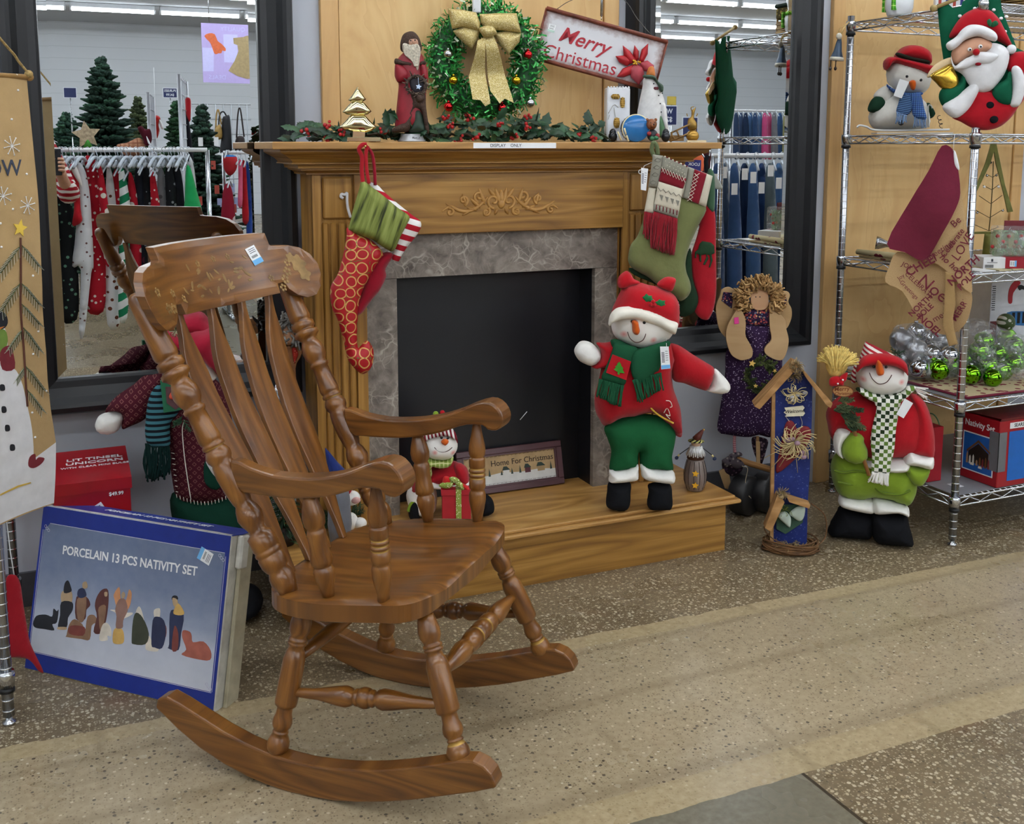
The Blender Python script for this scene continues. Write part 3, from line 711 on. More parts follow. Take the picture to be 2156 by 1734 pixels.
# price sticker on the crest rail: facing forward
cy_,cz_ = 0.128,1.052
def tagmat(a,b,rot):
    t = rad(rot);A = np.array([0.0,math.cos(t),math.sin(t)]);B = np.array([0.0,-math.sin(t),math.cos(t)])
    def L3(v):return cf*v[0]-cs*v[1]+cz*v[2]
    sl = np.array([1.24*a,1.0,0.0]);sl /= np.linalg.norm(sl);up_ = np.array([-0.44,0,1.0]);up_ /= np.linalg.norm(up_)
    X = sl*math.cos(t)+up_*math.sin(t);Z = up_*math.cos(t)-sl*math.sin(t);N = np.cross(X,Z)
    O = cw(0,0,0)+L3(np.array([crx(a,b),a,b])+N*0.0012);return cmat(L3(X),L3(Z),L3(N),O)
def price_tag(mb,M,w,h,i=(0,1,2),blue_top=False):
    """small white sticker with a blue end, a barcode and lines of print"""
    mb.prism(cr([(-w/2,-h/2),(w/2,-h/2),(w/2,h/2),(-w/2,h/2)],1),0,0.0004,M,i[0])
    s = 1 if blue_top else -1
    mb.prism([(-w/2,s*h/2),(w/2,s*h/2),(w/2,s*h*0.22),(-w/2,s*h*0.22)],0.0004,0.0007,M,i[1])
    for k in range(9):
        x = -w*0.32+w*0.07*k;mb.prism([(x,-s*h*0.02),(x+w*0.035,-s*h*0.02),(x+w*0.035,s*h*0.12),(x,s*h*0.12)],0.0004,0.0006,M,i[2])
    for k in range(3):mb.prism([(-w*0.3,-s*h*(0.16+0.1*k)),(w*0.35,-s*h*(0.16+0.1*k)),(w*0.35,-s*h*(0.19+0.1*k)),(-w*0.3,-s*h*(0.19+0.1*k))],0.0004,0.0006,M,i[2])
mb = MB();price_tag(mb,tagmat(0.135,1.045,14),0.034,0.044);part(mb,'price_sticker',[PAPER,SKYB,INK],rail,'white and blue price sticker')
# slats
for k,(wt,wm,wb) in enumerate(((.163,.128,.107),(.056,.042,.036),(-.056,-.042,-.036),(-.163,-.128,-.107))):
    zs = np.linspace(0.40,0.955,26);wid = np.interp(zs,[.40,.43,.50,.56,.62,.68,.74,.78,.82,.86,.89,.92,.94,.955],[.009,.0105,.021,.0315,.0375,.0385,.0355,.0325,.0315,.0265,.018,.0105,.0085,.0085])
    cen = np.interp(zs,[.40,.65,.955],[wb,wm,wt]);xs = -0.163-0.405*(zs-0.40)-0.020*np.sin(math.pi*(zs-.40)/.555)+0.008*np.sin(2*math.pi*(zs-.40)/.555)
    V = [];UV = [];F = []
    for z,h,c,x in zip(zs,wid,cen,xs):
        for (dx,dy) in ((0.0065,-1),(0.0065,-0.5),(0.0065,0.5),(0.0065,1),(-0.0065,1),(-0.0065,-1)):
            V.append((x+dx+(0.0 if abs(dy) == 1 else 0.001),-c+dy*h,z));UV.append((z,dy*h))
    n = 6
    for i in range(len(zs)-1):
        for j in range(n):F.append((i*n+j,i*n+(j+1) % n,(i+1)*n+(j+1) % n,(i+1)*n+j))
    F += [tuple(range(n))[::-1],tuple((len(zs)-1)*n+j for j in range(n))]
    mb = MB();mb.add(V,F,0,False,MX,UV);part(mb,'slat',WAL,CH,bevel=0.0022)
# arms
arm = [(-.215,.676),(-.165,.667),(-.108,.660),(-.043,.664),(.0,.671),(.041,.681),(.08,.696),(.113,.712),(.148,.724),(.172,.719),(.188,.702),(.193,.684),(.188,.668),(.174,.658),(.155,.659),(.143,.668),(.104,.666),(.07,.654),(.04,.642),(-.01,.628),(-.066,.618),(-.12,.614),(-.165,.613),(-.2,.618)]
arm = cr(arm,2)
for sg in (1,-1):
    def wc(x):return 0.222+0.0235*min(1,max(0,(x+0.2)/0.38))
    def th(x):return 0.015+0.013*min(1,max(0,(x+0.2)/0.34))
    mb = MB();mb.slab(arm,0.02,lambda a,b,d:(a,b,sg*wc(a)+th(a)),lambda a,b,d:(a,b,sg*wc(a)-th(a)),M=MXZ,sm=False);part(mb,'armrest',WAL,CH,bevel=0.005)
AP = [(0,.009),(.04,.0095),(.12,.0125),(.24,.0188),(.30,.0198),(.335,.0185),(.355,.0155),(.36,.0155),(.365,.018),(.38,.0188),(.45,.0190),(.46,.0175),(.475,.0175),(.48,.0192),(.50,.0192),(.505,.0175),(.52,.0175),(.525,.0192),(.545,.0192),(.55,.0175),(.565,.0175),(.57,.0190),(.64,.0192),(.66,.0185),(.675,.0155),(.69,.0175),(.72,.0198),(.78,.0198),(.85,.0168),(.93,.0125),(1,.0118)]
MP = [(0,.011),(.06,.0145),(.14,.0195),(.22,.0225),(.29,.021),(.33,.016),(.34,.0175),(.37,.0195),(.45,.0185),(.55,.0195),(.63,.0225),(.67,.0215),(.69,.0165),(.70,.018),(.74,.0215),(.80,.0205),(.9,.015),(1,.0112)]
for sg in (1,-1):
    mb = MB();mb.lathe(AP,cw(0.118,sg*0.242,0.672),cw(0.125,sg*0.229,0.432),22,{11:1,15:1,19:1});part(mb,'arm_post',[WALV,GOLDP],CH)
    mb = MB();mb.lathe(MP,cw(-0.032,sg*0.236,0.628),cw(0.0,sg*0.224,0.418),22);part(mb,'arm_post',[WALV,GOLDP],CH)

# ================================================================ PLUSH AND WOODEN FIGURES
def pf(mb,fr,k,pts,depth,d=0.0,mi=0,res=None,back=1.0,smooth=True,dm=None,mb2=None):
    o = fr.pts(pts,k,d)
    if smooth:o = cr(o,4)
    mb.puff(o,depth,fr.at(d).M(),res,mi,back,dm,mb=mb2);return mb
def one(name,fr,k,pts,depth,d,mat,parent,label=None,back=1.0,res=None,smooth=True,dm=None):
    return part(pf(MB(),fr,k,pts,depth,d,0,res,back,smooth,dm),name,mat,parent,label)
def line_on(mb,fr,k,pts,d,r,mi=0,n=6,kk=5,smooth=True):
    q = [fr.w(*fr.p(*(k(a,b) if k else (a,b)),d),d) for a,b in pts]
    mb.tube(cr(q,kk,False) if smooth else q,r,n,mi);return mb
def fringe(mb,fr,k,e0,e1,t0,t1,d,n,r,mi=0,jit=0.004,dj=0.006):
    rr = random.Random(int(abs(e0[0]*7+e0[1])))
    for i in range(n):
        t = (i+0.5)/n
        a = fr.p(*k(e0[0]+(e1[0]-e0[0])*t,e0[1]+(e1[1]-e0[1])*t),d);b = fr.p(*k(t0[0]+(t1[0]-t0[0])*t,t0[1]+(t1[1]-t0[1])*t),d)
        h0 = d+rr.uniform(-dj,dj)*0.4;h1 = d+rr.uniform(-dj,dj);j = rr.uniform(-jit,jit)
        A = fr.w(*a,h0);B = fr.w(b[0]+j,b[1]+rr.uniform(-jit,jit),h1);Mi = (A+B)/2+fr.ex*rr.uniform(-jit,jit)
        mb.tube(cr([A,Mi,B],3,False),r,5,mi)
    return mb
def fir(mb,c,dirs,L,n,r,rr,mi=0,sp=0.75):
    """a needled sprig: needles leaning out from a stem"""
    c = np.array(c,float);D = np.array(dirs,float);D /= np.linalg.norm(D)
    for i in range(n):
        t = i/n;b = c+D*L*t;v = np.array([rr.gauss(0,1) for _ in range(3)]);v -= D*(v @ D);v /= np.linalg.norm(v)+1e-9
        e = b+(v*sp+D*0.8)*L*0.38*(1.05-0.5*t);mb.tube([b,e],[r,r*0.6],3,mi,cap=False)
    return mb
def eyes(fr,k,pts,d,r,parent,mat=None):
    for (a,b) in pts:
        mb = MB();q = fr.p(*k(a,b),d);mb.ell((q[0],q[1],0),(r,r,r*0.7),fr.at(d).M(),0,10,8);part(mb,'eye',mat or BLACK,parent)
def face_spots(fr,k,L,d):
    o = []
    for a,b,r in L:q = fr.p(*k(a,b),d);o.append((q[0],q[1],r))
    return o
def boxtag(name,fr,k,pts,d,parent,label,mats=None,printed=True):
    q = fr.pts(pts,k,d);mb = MB();mb.prism(q,-0.0004,0.0004,fr.at(d).M(),0)
    if printed and len(q) == 4:
        q = [np.array(p) for p in q]
        def P(u,v):return (q[0]*(1-u)+q[1]*u)*(1-v)+(q[3]*(1-u)+q[2]*u)*v
        M = fr.at(d).M()
        mb.prism([P(0.02,.82),P(.98,.82),P(.98,.99),P(.02,.99)],0.0005,0.0008,M,1)
        for i in range(8):mb.prism([P(.12,.25+.06*i),P(.45,.25+.06*i),P(.45,.28+.06*i),P(.12,.28+.06*i)],0.0005,0.0007,M,2)
        for i in range(5):mb.prism([P(.55,.2+.1*i),P(.85,.2+.1*i),P(.85,.22+.1*i),P(.55,.22+.1*i)],0.0005,0.0007,M,2)
    return part(mb,name,mats or [PAPER,SKYB,INK],parent,label)

# ---------------------------------------------------------------- big snowman sitting on the hearth edge
k = K(1180,500,0.28832);kh = K(1180,900,0.26902)
P0 = onZ(1345,1074,0.187);fr = Fr(P0,20)
MB.ZMIN = .188
S = thing('snowman_doll','stuffed snowman in red coat and green trousers perched on the hearth edge','snowman doll',P0)
one('boot',fr,kh,[(388,425),(540,422),(548,520),(545,590),(520,635),(470,650),(390,635),(358,600),(365,500)],.036,0.0,BLACKC,S)
one('boot',fr,kh,[(695,440),(850,435),(875,540),(872,620),(830,662),(770,668),(715,650),(678,600),(690,500)],.036,0.0,BLACKC,S)
one('trousers',fr,k,[(320,1390),(380,1330),(560,1290),(720,1300),(810,1350),(842,1410),(835,1500),(815,1600),(818,1705),(700,1690),(590,1680),(573,1560),(562,1670),(480,1690),(362,1700),(372,1560),(345,1470)],.052,-0.005,cloth('1c5a34'),S)
one('trouser_cuff',fr,kh,[(388,335),(500,322),(600,285),(608,330),(606,390),(555,412),(390,424),(385,380)],.040,0.012,WHITE,S,'white trouser cuff')
one('trouser_cuff',fr,kh,[(632,285),(740,325),(880,335),(880,425),(760,420),(650,395),(630,340)],.040,0.012,WHITE,S,'white trouser cuff')
one('coat',fr,k,[(350,790),(470,760),(690,760),(810,775),(835,880),(815,1000),(825,1100),(852,1180),(875,1250),(885,1340),(886,1448),(845,1445),(812,1400),(755,1340),(700,1290),(640,1280),(560,1300),(450,1315),(330,1372),(285,1325),(255,1260),(250,1160),(280,1040),(310,900)],.075,0.0,cloth('a8131d'),S,dm=0.07)
one('sleeve',fr,k,[(790,785),(860,785),(970,855),(1060,910),(1122,955),(1112,1030),(1085,1095),(1060,1116),(980,1092),(900,1062),(825,1040),(790,930)],.05,0.0,cloth('a8131d'),S)
one('sleeve',fr,k,[(400,770),(320,768),(262,768),(290,820),(285,880),(225,930),(250,955),(330,945),(400,905)],.045,0.02,cloth('a8131d'),S)
one('mitten',fr,k,[(1120,958),(1180,1000),(1230,1060),(1238,1100),(1202,1135),(1130,1136),(1060,1112),(1088,1080)],.036,0.0,WHITE,S,'white mitten')
one('mitten',fr,k,[(100,830),(120,780),(160,753),(220,765),(270,810),(295,860),(280,905),(230,935),(180,922),(130,890)],.036,0.03,WHITE,S,'white mitten')
FM = face_mat('plush_face',face_spots(fr,k,[(440,680,0.013),(648,720,0.013)],0.02))
one('head',fr,k,[(376,560),(372,650),(398,720),(470,775),(560,808),(650,802),(740,768),(800,724),(834,665),(850,560),(720,470),(560,440),(440,480)],.078,0.02,FM,S,'white head with pink cheeks')
one('hat',fr,k,[(372,560),(400,480),(430,410),(470,352),(560,325),(640,345),(720,360),(790,390),(840,430),(865,490),(868,560),(850,640),(700,640),(560,600),(440,590)],.082,0.02,RED,S)
one('hat_brim',fr,k,[(350,625),(365,560),(410,515),(480,503),(560,505),(640,525),(730,560),(800,600),(857,625),(850,670),(835,706),(790,690),(700,645),(600,612),(520,596),(440,602),(385,622),(362,645)],.026,0.09,CREAM,S,'cream hat brim')
for L in ([(415,330),(430,280),(480,243),(515,265),(535,300),(585,330),(520,352),(470,372),(430,367)],[(705,345),(745,300),(790,285),(840,300),(835,345),(810,392),(760,382)]):one('hat_ear',fr,k,L,.025,0.03,RED,S)
HOLLYM = cloth('1d6b3a')
for L in ([(598,435),(610,428),(628,408),(645,424),(668,424),(668,442),(684,455),(668,470),(640,468),(625,476),(614,458)],[(690,470),(712,462),(722,450),(742,460),(766,460),(760,478),(768,492),(748,500),(735,511),(720,500),(704,502)]):
    one('holly_leaf',fr,k,L,.004,0.098,HOLLYM,S,smooth=False)
mb = MB()
for (a,b) in ((676,468),(660,488),(684,494)):q = fr.p(*k(a,b),.105);mb.ell((q[0],q[1],0),.0062,fr.at(.105).M())
part(mb,'holly_berries',RED,S)
one('nose',fr,k,[(520,612),(540,600),(566,614),(574,650),(580,680),(568,706),(545,708),(527,685),(524,640)],.020,0.1,ORANGE,S,'orange carrot nose')
eyes(fr,k,[(524,612),(612,621)],.098,.0046,S)
mb = MB();line_on(mb,fr,k,[(490,688),(505,730),(535,758),(565,765),(600,750),(618,720),(624,694)],0.0965,.0013);part(mb,'smile',flat('4a2a20',0.8),S)
GS = cloth('1d5236')
mb = MB();pf(mb,fr,k,[(365,760),(410,740),(480,770),(560,805),(640,800),(790,755),(785,800),(700,850),(600,880),(540,870),(420,850)],.03,0.055)
pf(mb,fr,k,[(400,770),(470,780),(560,805),(540,860),(520,905),(490,1000),(465,1075),(380,1060),(300,1030),(330,950),(370,850)],.012,0.085,back=0.6)
pf(mb,fr,k,[(545,830),(640,795),(790,752),(775,800),(745,880),(720,965),(690,985),(640,1035),(570,1060),(525,1010),(512,920)],.012,0.09,back=0.6)
part(mb,'scarf',GS,S)
mb = MB();fringe(mb,fr,k,(285,1030),(465,1080),(255,1150),(442,1240),.09,34,.0024);part(mb,'scarf_fringe',GS,S);mb = MB();fringe(mb,fr,k,(525,1040),(735,985),(565,1200),(750,1105),.095,34,.0024);part(mb,'scarf_fringe',GS,S)
mb = MB();mb.prism(fr.pts([(380,852),(516,905),(480,1040),(333,985)],k,.099),0,.0012,fr.at(.099).M())
mb.prism(fr.pts([(430,905),(445,930),(440,930),(460,955),(452,958),(468,990),(430,985),(432,1000),(418,998),(418,982),(388,960),(405,950),(398,940),(415,930),(412,922)],k,.101),0,.002,fr.at(.101).M(),1)
part(mb,'scarf_patch',[RED,cloth('3f8f2a')],S,'red patch with a green tree')
mb = MB();line_on(mb,fr,k,[(770,1190),(800,1195),(815,1230),(800,1240)],.07,.0012);line_on(mb,fr,k,[(755,1280),(780,1245),(800,1300),(770,1290),(800,1325)],.066,.0012);line_on(mb,fr,k,[(640,1215),(680,1265),(740,1310),(825,1355)],.062,.003,1)
part(mb,'coat_stitching',[CREAM,cloth('c9a03a')],S)
boxtag('price_tag',fr,k,[(727,795),(790,795),(803,955),(736,962)],.118,S,'white price tag')
mb = MB();mb.tube([fr.w(*fr.p(*k(788,750),.1),.07),fr.w(*fr.p(*k(775,800),.118),.118)],.0008,4);part(mb,'tag_string',PAPER,S)

MB.ZMIN = .001
# ---------------------------------------------------------------- standing snowman by the shelf
k = K(1640,700,0.28843);P0 = onZ(1832,1139,0.0);fr = Fr(P0,36)
S = thing('snowman_doll','tall stuffed snowman in red coat and lime trousers standing on the floor','snowman doll',P0)
LIME = cloth('7f9a2c')
one('boot',fr,k,[(355,1440),(400,1350),(455,1265),(560,1285),(690,1310),(700,1400),(660,1490),(560,1503),(450,1500),(385,1478)],.075,-0.03,BLACKC,S)
one('boot',fr,k,[(672,1310),(780,1300),(920,1320),(955,1420),(980,1515),(970,1552),(850,1560),(740,1535),(680,1478)],.085,0.0,BLACKC,S)
one('trouser_cuff',fr,k,[(455,1185),(560,1195),(680,1213),(690,1302),(560,1290),(438,1250)],.055,0.01,WHITE,S,'white trouser cuff')
one('trouser_cuff',fr,k,[(690,1210),(800,1220),(935,1262),(943,1332),(860,1305),(690,1307)],.055,0.02,WHITE,S,'white trouser cuff')
mb = MB();pf(mb,fr,k,[(378,960),(420,880),(560,850),(800,880),(1000,980),(1010,1110),(992,1200),(942,1255),(800,1215),(690,1195),(640,1208),(560,1207),(450,1185),(402,1110),(383,1040)],.085,0.0)
line_on(mb,fr,k,[(402,1005),(470,1020),(560,1010),(640,1020)],.083,.004,1);line_on(mb,fr,k,[(430,1090),(540,1110),(640,1100)],.08,.003,1);line_on(mb,fr,k,[(700,1130),(760,1170),(880,1180),(960,1150)],.078,.004,1);line_on(mb,fr,k,[(790,1020),(880,1010),(960,1015)],.085,.004,1)
part(mb,'trousers',[LIME,cloth('667d22')],S)
one('coat',fr,k,[(345,580),(420,480),(570,430),(750,440),(950,440),(1030,470),(1080,580),(1090,750),(1050,880),(930,905),(800,915),(660,910),(590,890),(480,820),(395,790),(365,690)],.10,0.0,cloth('ae1520'),S)
one('coat_hem',fr,k,[(600,895),(700,905),(930,902),(932,985),(800,998),(640,965),(600,930)],.09,0.015,WHITE,S,'white coat hem',dm=.03)
one('sleeve',fr,k,[(960,460),(1040,480),(1095,570),(1128,700),(1138,800),(1122,902),(1020,888),(930,862),(950,780),(975,640)],.06,0.03,cloth('ae1520'),S)
one('sleeve',fr,k,[(345,590),(400,520),(500,500),(590,580),(600,680),(520,720),(430,700),(398,770),(370,740),(355,670)],.055,0.045,cloth('ae1520'),S)
one('sleeve_cuff',fr,k,[(945,853),(1030,880),(1125,900),(1115,987),(1010,968),(908,942)],.055,0.05,WHITE,S,'white sleeve cuff',dm=.03)
one('sleeve_cuff',fr,k,[(400,745),(428,695),(480,690),(525,715),(470,790),(458,850),(475,917),(420,880),(398,820)],.045,0.07,WHITE,S,'white sleeve cuff')
one('mitten',fr,k,[(913,955),(1000,970),(1097,985),(1092,1040),(1050,1105),(1000,1112),(955,1080),(920,1020)],.04,0.05,LIME,S,'lime mitten')
one('mitten',fr,k,[(465,800),(500,745),(545,722),(590,730),(622,765),(622,800),(648,860),(638,930),(560,955),(490,930),(457,870)],.042,0.09,LIME,S,'lime mitten')
CK = checks('checked_scarf','e9e9e0','5d7a35','26361f',0.0125,0)
mb = MB();pf(mb,fr,k,[(560,410),(600,400),(680,440),(800,450),(900,430),(940,390),(1000,395),(965,440),(890,500),(780,520),(690,505),(610,460)],.03,0.075)
pf(mb,fr,k,[(700,490),(790,470),(890,455),(880,560),(855,700),(842,850),(818,960),(803,1030),(740,1028),(680,1020),(680,900),(668,780),(690,650),(712,560)],.012,0.11,back=0.8)
part(mb,'scarf',CK,S,'green and white checked scarf')
mb = MB();fringe(mb,fr,k,(680,1015),(803,1028),(652,1085),(806,1115),.115,26,.0026);part(mb,'scarf_fringe',WHITE,S);mb = MB();fringe(mb,fr,k,(990,395),(1010,440),(1080,410),(1070,490),.03,14,.0022,jit=.006);part(mb,'scarf_fringe',WHITE,S)
FM = face_mat('plush_face_b',face_spots(fr,k,[(600,310,.012),(872,325,.012)],.03))
one('head',fr,k,[(562,300),(580,240),(650,190),(750,175),(850,190),(920,240),(942,310),(935,370),(900,415),(820,445),(740,450),(650,430),(590,392),(567,345)],.085,0.03,FM,S,'white head with pink cheeks')
HS = stripes('striped_hat','e8e2da','a52631',0.0135,62)
mb = MB();pf(mb,fr,k,[(585,215),(615,110),(632,66),(660,78),(700,95),(770,130),(845,168),(800,200),(740,190),(650,200)],.05,0.03);pf(mb,fr,k,[(570,195),(590,200),(580,260),(570,310),(560,360),(530,365),(528,300),(545,250)],.02,0.0);part(mb,'hat',HS,S,'red and white striped hat')
one('hat_band',fr,k,[(562,262),(600,190),(650,160),(740,150),(830,163),(900,195),(937,240),(942,312),(920,290),(850,247),(750,236),(650,242),(600,262),(572,290)],.03,0.10,RED,S)
one('nose',fr,k,[(711,205),(725,195),(742,210),(760,245),(769,290),(752,311),(720,308),(707,260)],.02,0.125,ORANGE,S,'orange carrot nose')
eyes(fr,k,[(693,249),(783,251)],.118,.0048,S)
mb = MB();line_on(mb,fr,k,[(660,292),(680,335),(715,368),(745,375),(785,362),(812,330),(824,308)],.117,.0013);part(mb,'smile',flat('4a2a20',0.8),S)
boxtag('price_tag',fr,k,[(918,480),(980,515),(910,625),(857,595)],.135,S,'plain white price tag',printed=False)
mb = MB();rr = random.Random(3)
for i in range(5):fir(mb,fr.w(*fr.p(*k(850,150),.08),.08),fr.ex*rr.uniform(-.4,1)+fr.ez*rr.uniform(-.5,.6)+fr.n*.3,.03,22,.0008,rr)
part(mb,'hat_sprig',flat('2c4a33',0.8),S,'green fir sprig')
# broom held by the standing snowman, with its wooden sign
T = thing('toy_broom','straw-topped broom with a fir sprig held by the tall snowman in lime trousers','broom',fr.w(*fr.p(*k(650,1040),.12),.12))
STRAW = flat('e2c572',0.75,0,0.15,0.3,80)
mb = MB();a = fr.w(*fr.p(*k(420,330),.1),.1);b = fr.w(*fr.p(*k(658,1042),.12),.12);mb.tube([a,b],.006,10);part(mb,'handle',flat('9a6a3a',0.5),T)
mb = MB();rr = random.Random(9);pf(mb,fr,k,[(335,160),(400,120),(480,140),(500,230),(495,270),(440,325),(375,315),(340,240)],.035,.10)
for i in range(190):
    t = rr.uniform(-1,1);a2 = fr.p(*k(425+t*30,320),.1);ed = cr([(285,190),(330,130),(390,100),(460,105),(520,135),(565,165),(560,215)],8,False);e = ed[min(len(ed)-1,int((t*0.5+0.5)*len(ed)))]
    m = fr.p(*k(425+t*75,215),.1);h = rr.uniform(-.025,.04);e2 = fr.p(*k(e[0]+rr.uniform(-12,12),e[1]+rr.uniform(-8,25)),.1)
    mb.tube(cr([fr.w(*a2,.1+h*.3),fr.w(*m,.1+h*1.2),fr.w(*e2,.1+h)],4,False),[.0034,.0024],5)
part(mb,'straw',STRAW,T)
mb = MB()
for L in ([(375,330),(440,320),(460,360),(420,390),(370,385)],[(440,325),(500,290),(490,350),(450,360)],[(430,350),(470,345),(472,385),(440,380)]):pf(mb,fr,k,L,.01,.13)
for (a,b) in ((430,372),(467,345)):q = fr.p(*k(a,b),.142);mb.ell((q[0],q[1],0),.003,fr.at(.142).M(),1)
part(mb,'bow',[RED,PAPER],T,'red bow')
mb = MB();rr = random.Random(5)
for (a,b,da,db) in ((400,560,1,.5),(420,530,1,.2),(450,600,1,.1),(430,500,.8,.9),(480,660,.9,.2),(470,620,1,.5),(500,690,.7,.5),(440,560,.9,-.2),(400,570,.5,.8),(480,640,1,-.3),(500,560,.6,.6),(530,640,.8,-.4)):
    fir(mb,fr.w(*fr.p(*k(a,b),.135),.135),fr.ex*da+fr.ez*(db*0.5-.25)+fr.n*rr.uniform(-.1,.3),.046,90,.0014,rr,rr.randint(0,1))
part(mb,'fir_sprig',[flat('3a5238',0.8),flat('66744f',0.8)],T,'green fir sprig')
mb = MB();q = fr.p(*k(467,425),.125);o = [(q[0]+.031*math.cos(t),q[1]+.0175*math.sin(t)) for t in np.linspace(0,2*math.pi,33)[:-1]]
mb.prism(o,-.003,.003,fr.at(.125).M());mb.tube([fr.w(x,y,.1285) for x,y in o],.0013,6,1,closed=True)
mb.text('Merry',.0185,fr.at(.1285).M(q[0]-.004,q[1]+.0065,0,6),1,.0003,.01,.1);mb.text('Christmas',.0135,fr.at(.1285).M(q[0]+.003,q[1]-.008,0,4),1,.0003,.01,.1)
part(mb,'wooden_sign',[flat('b98a55',0.6),flat('7c3c1c',0.7)],T,'oval wooden sign reading Merry Christmas')

# ---------------------------------------------------------------- wooden angel doll
k = K(1180,500,0.28832);P0 = np.array([2.165,3.0,0.0]);fr = Fr(P0,28)
MDF = wood('mdf','a88654','b9976a','c4a376',3,12,0.6,0.1,0.02,False)
def flower_cloth(name,base,cols,scale,size):
    def fn(g):
        u,v = g.uv();q = g.vec(u,v);c = lin(base)
        for i,cc in enumerate(cols):c = g.mix(g.lt(g.vor(g.vec(g.math('ADD',u,i*.31),v),scale*(1+.17*i)),size),c,lin(cc))
        return c
    return pattern(name,fn)
FLORAL = flower_cloth('floral_cloth','2b1d3a',['b8544e','d8a878','5d6f8a','8c3b4a'],75,.28);PURP = flower_cloth('sprigged_cloth','33203f',['b7a7bd','8f7aa0'],110,.2)
S = thing('angel_doll','flat wooden angel doll with curly yarn hair and a purple dress','angel doll',P0+np.array([0,0,.15]))
def slab2(name,L,d,t,mat,smooth=True,label=None):
    o = fr.pts(L,k,d);o = cr(o,4) if smooth else o
    mb = MB();mb.slab(o,.02,lambda a,b,dd:(a,b,t/2),lambda a,b,dd:(a,b,-t/2),M=fr.at(d).M(),sm=False);return part(mb,name,mat,S,label,bevel=.0015)
slab2('wing',[(1165,425),(1180,378),(1225,360),(1262,375),(1300,400),(1330,520),(1290,620),(1265,700),(1215,730),(1165,680),(1142,600),(1135,500)],-.012,.012,MDF)
slab2('wing',[(1560,420),(1600,392),(1655,392),(1674,420),(1662,468),(1686,520),(1684,590),(1645,665),(1580,640),(1540,520)],-.012,.012,MDF)
one('skirt',fr,k,[(1212,830),(1300,700),(1345,640),(1450,640),(1530,650),(1590,800),(1620,900),(1600,1050),(1560,1250),(1545,1445),(1450,1440),(1370,1456),(1250,1442),(1150,1410),(1160,1280),(1190,1100),(1205,950)],.032,-.025,PURP,S)
mb = MB()
for i in range(9):
    a = 1190+i*42;line_on(mb,fr,k,[(1330+i*18,720),(a+30,1000),(a,1250),(a-10,1430)],.005-.02*abs(i-4)/4,.005)
part(mb,'skirt_pleats',PURP,S)
one('bodice',fr,k,[(1345,540),(1400,518),(1470,520),(1530,515),(1532,640),(1440,640),(1350,632)],.018,.0,FLORAL,S)
one('apron',fr,k,[(1347,630),(1440,642),(1530,640),(1527,720),(1495,820),(1488,880),(1400,880),(1395,800),(1347,710)],.016,.0,PURP,S)
slab2('arm',[(1290,520),(1330,545),(1352,620),(1350,710),(1380,770),(1402,820),(1395,870),(1350,890),(1305,890),(1245,850),(1210,750),(1212,660),(1245,590)],.022,.012,MDF)
slab2('arm',[(1530,530),(1580,540),(1640,600),(1648,665),(1665,740),(1655,820),(1625,885),(1580,892),(1510,860),(1488,825),(1500,790),(1540,740),(1527,650)],.022,.012,MDF)
slab2('sleeve_patch',[(1190,395),(1265,405),(1252,520),(1175,460)],-.004,.003,FLORAL,False,'purple flowered sleeve patch');slab2('sleeve_patch',[(1598,425),(1640,412),(1656,470),(1570,540),(1580,480)],-.004,.003,FLORAL,False,'purple flowered sleeve patch')
slab2('head',[(1388,440),(1400,385),(1450,365),(1505,390),(1518,440),(1515,490),(1490,522),(1430,527),(1395,500)],.012,.014,wood('painted_face','b98a62','c79a72','cfa57e',3,9,.6,.05,.02,False))
eyes(fr,k,[(1427,433),(1457,433)],.02,.0022,S)
mb = MB();rr = random.Random(11);YARN = [flat('b48d5c',0.9,0,.15),flat('9c7848',0.9,0,.15),flat('c6a06c',.9,0,.15)]
def curls(mb,fr,k,pick,n,d,L,r,rr):
    for i in range(n):
        a,b,nx,ny = pick(rr);q = fr.p(*k(a,b),d);h = rr.uniform(-.02,.022)
        A = fr.w(q[0],q[1],d+h);D = fr.ex*(nx+rr.gauss(0,.5))+fr.ez*(ny+rr.gauss(0,.5))+fr.n*rr.uniform(-.1,.9);D /= np.linalg.norm(D)
        S_ = np.array([rr.gauss(0,1) for _ in range(3)])*L*.22;mb.tube(cr([A,A+D*L*.5+S_,A+D*L+S_*.3],3,False),r,5,rr.randint(0,2))
def pick(rr):
    while True:
        t = rr.uniform(-.75,math.pi+.75);r = rr.uniform(68,150);a = 1452+r*1.05*math.cos(t);b = 445-r*.95*math.sin(t)
        if math.sin(t) < 0:b = 445+rr.uniform(0,75)
        return a,b,math.cos(t),math.sin(t)
curls(mb,fr,k,pick,430,.012,.022,.0031,rr);part(mb,'hair',YARN,S,kind=None)
mb = MB();q = fr.pts([(1268,585),(1300,580),(1304,628),(1270,632)],k,.031);mb.prism(q,0,.0006,fr.at(.031).M());part(mb,'pink_sticker',flat('e8449a',.7,0,.02),S,'bright pink price sticker')
mb = MB();line_on(mb,fr,k,[(1272,1440),(1270,1510),(1275,1590)],-.03,.006);part(mb,'leg',stripes('striped_leg','c79a9c','a86a74',.008,0),S)
mb = MB();line_on(mb,fr,k,[(1440,1450),(1440,1640)],-.03,.006);part(mb,'leg',flat('b08a5e',.6),S)
mb = MB();pf(mb,fr,k,[(1400,1460),(1450,1455),(1515,1480),(1500,1560),(1465,1660),(1425,1600),(1400,1520)],.012,-.045);pf(mb,fr,k,[(1180,1640),(1240,1590),(1310,1620),(1330,1690),(1270,1740),(1200,1720)],.015,-.02);part(mb,'leg_ribbon',flower_cloth('dark_cloth','241824',['3f2d3d','6b5660'],60,.3),S,'dark flowered cloth bow')
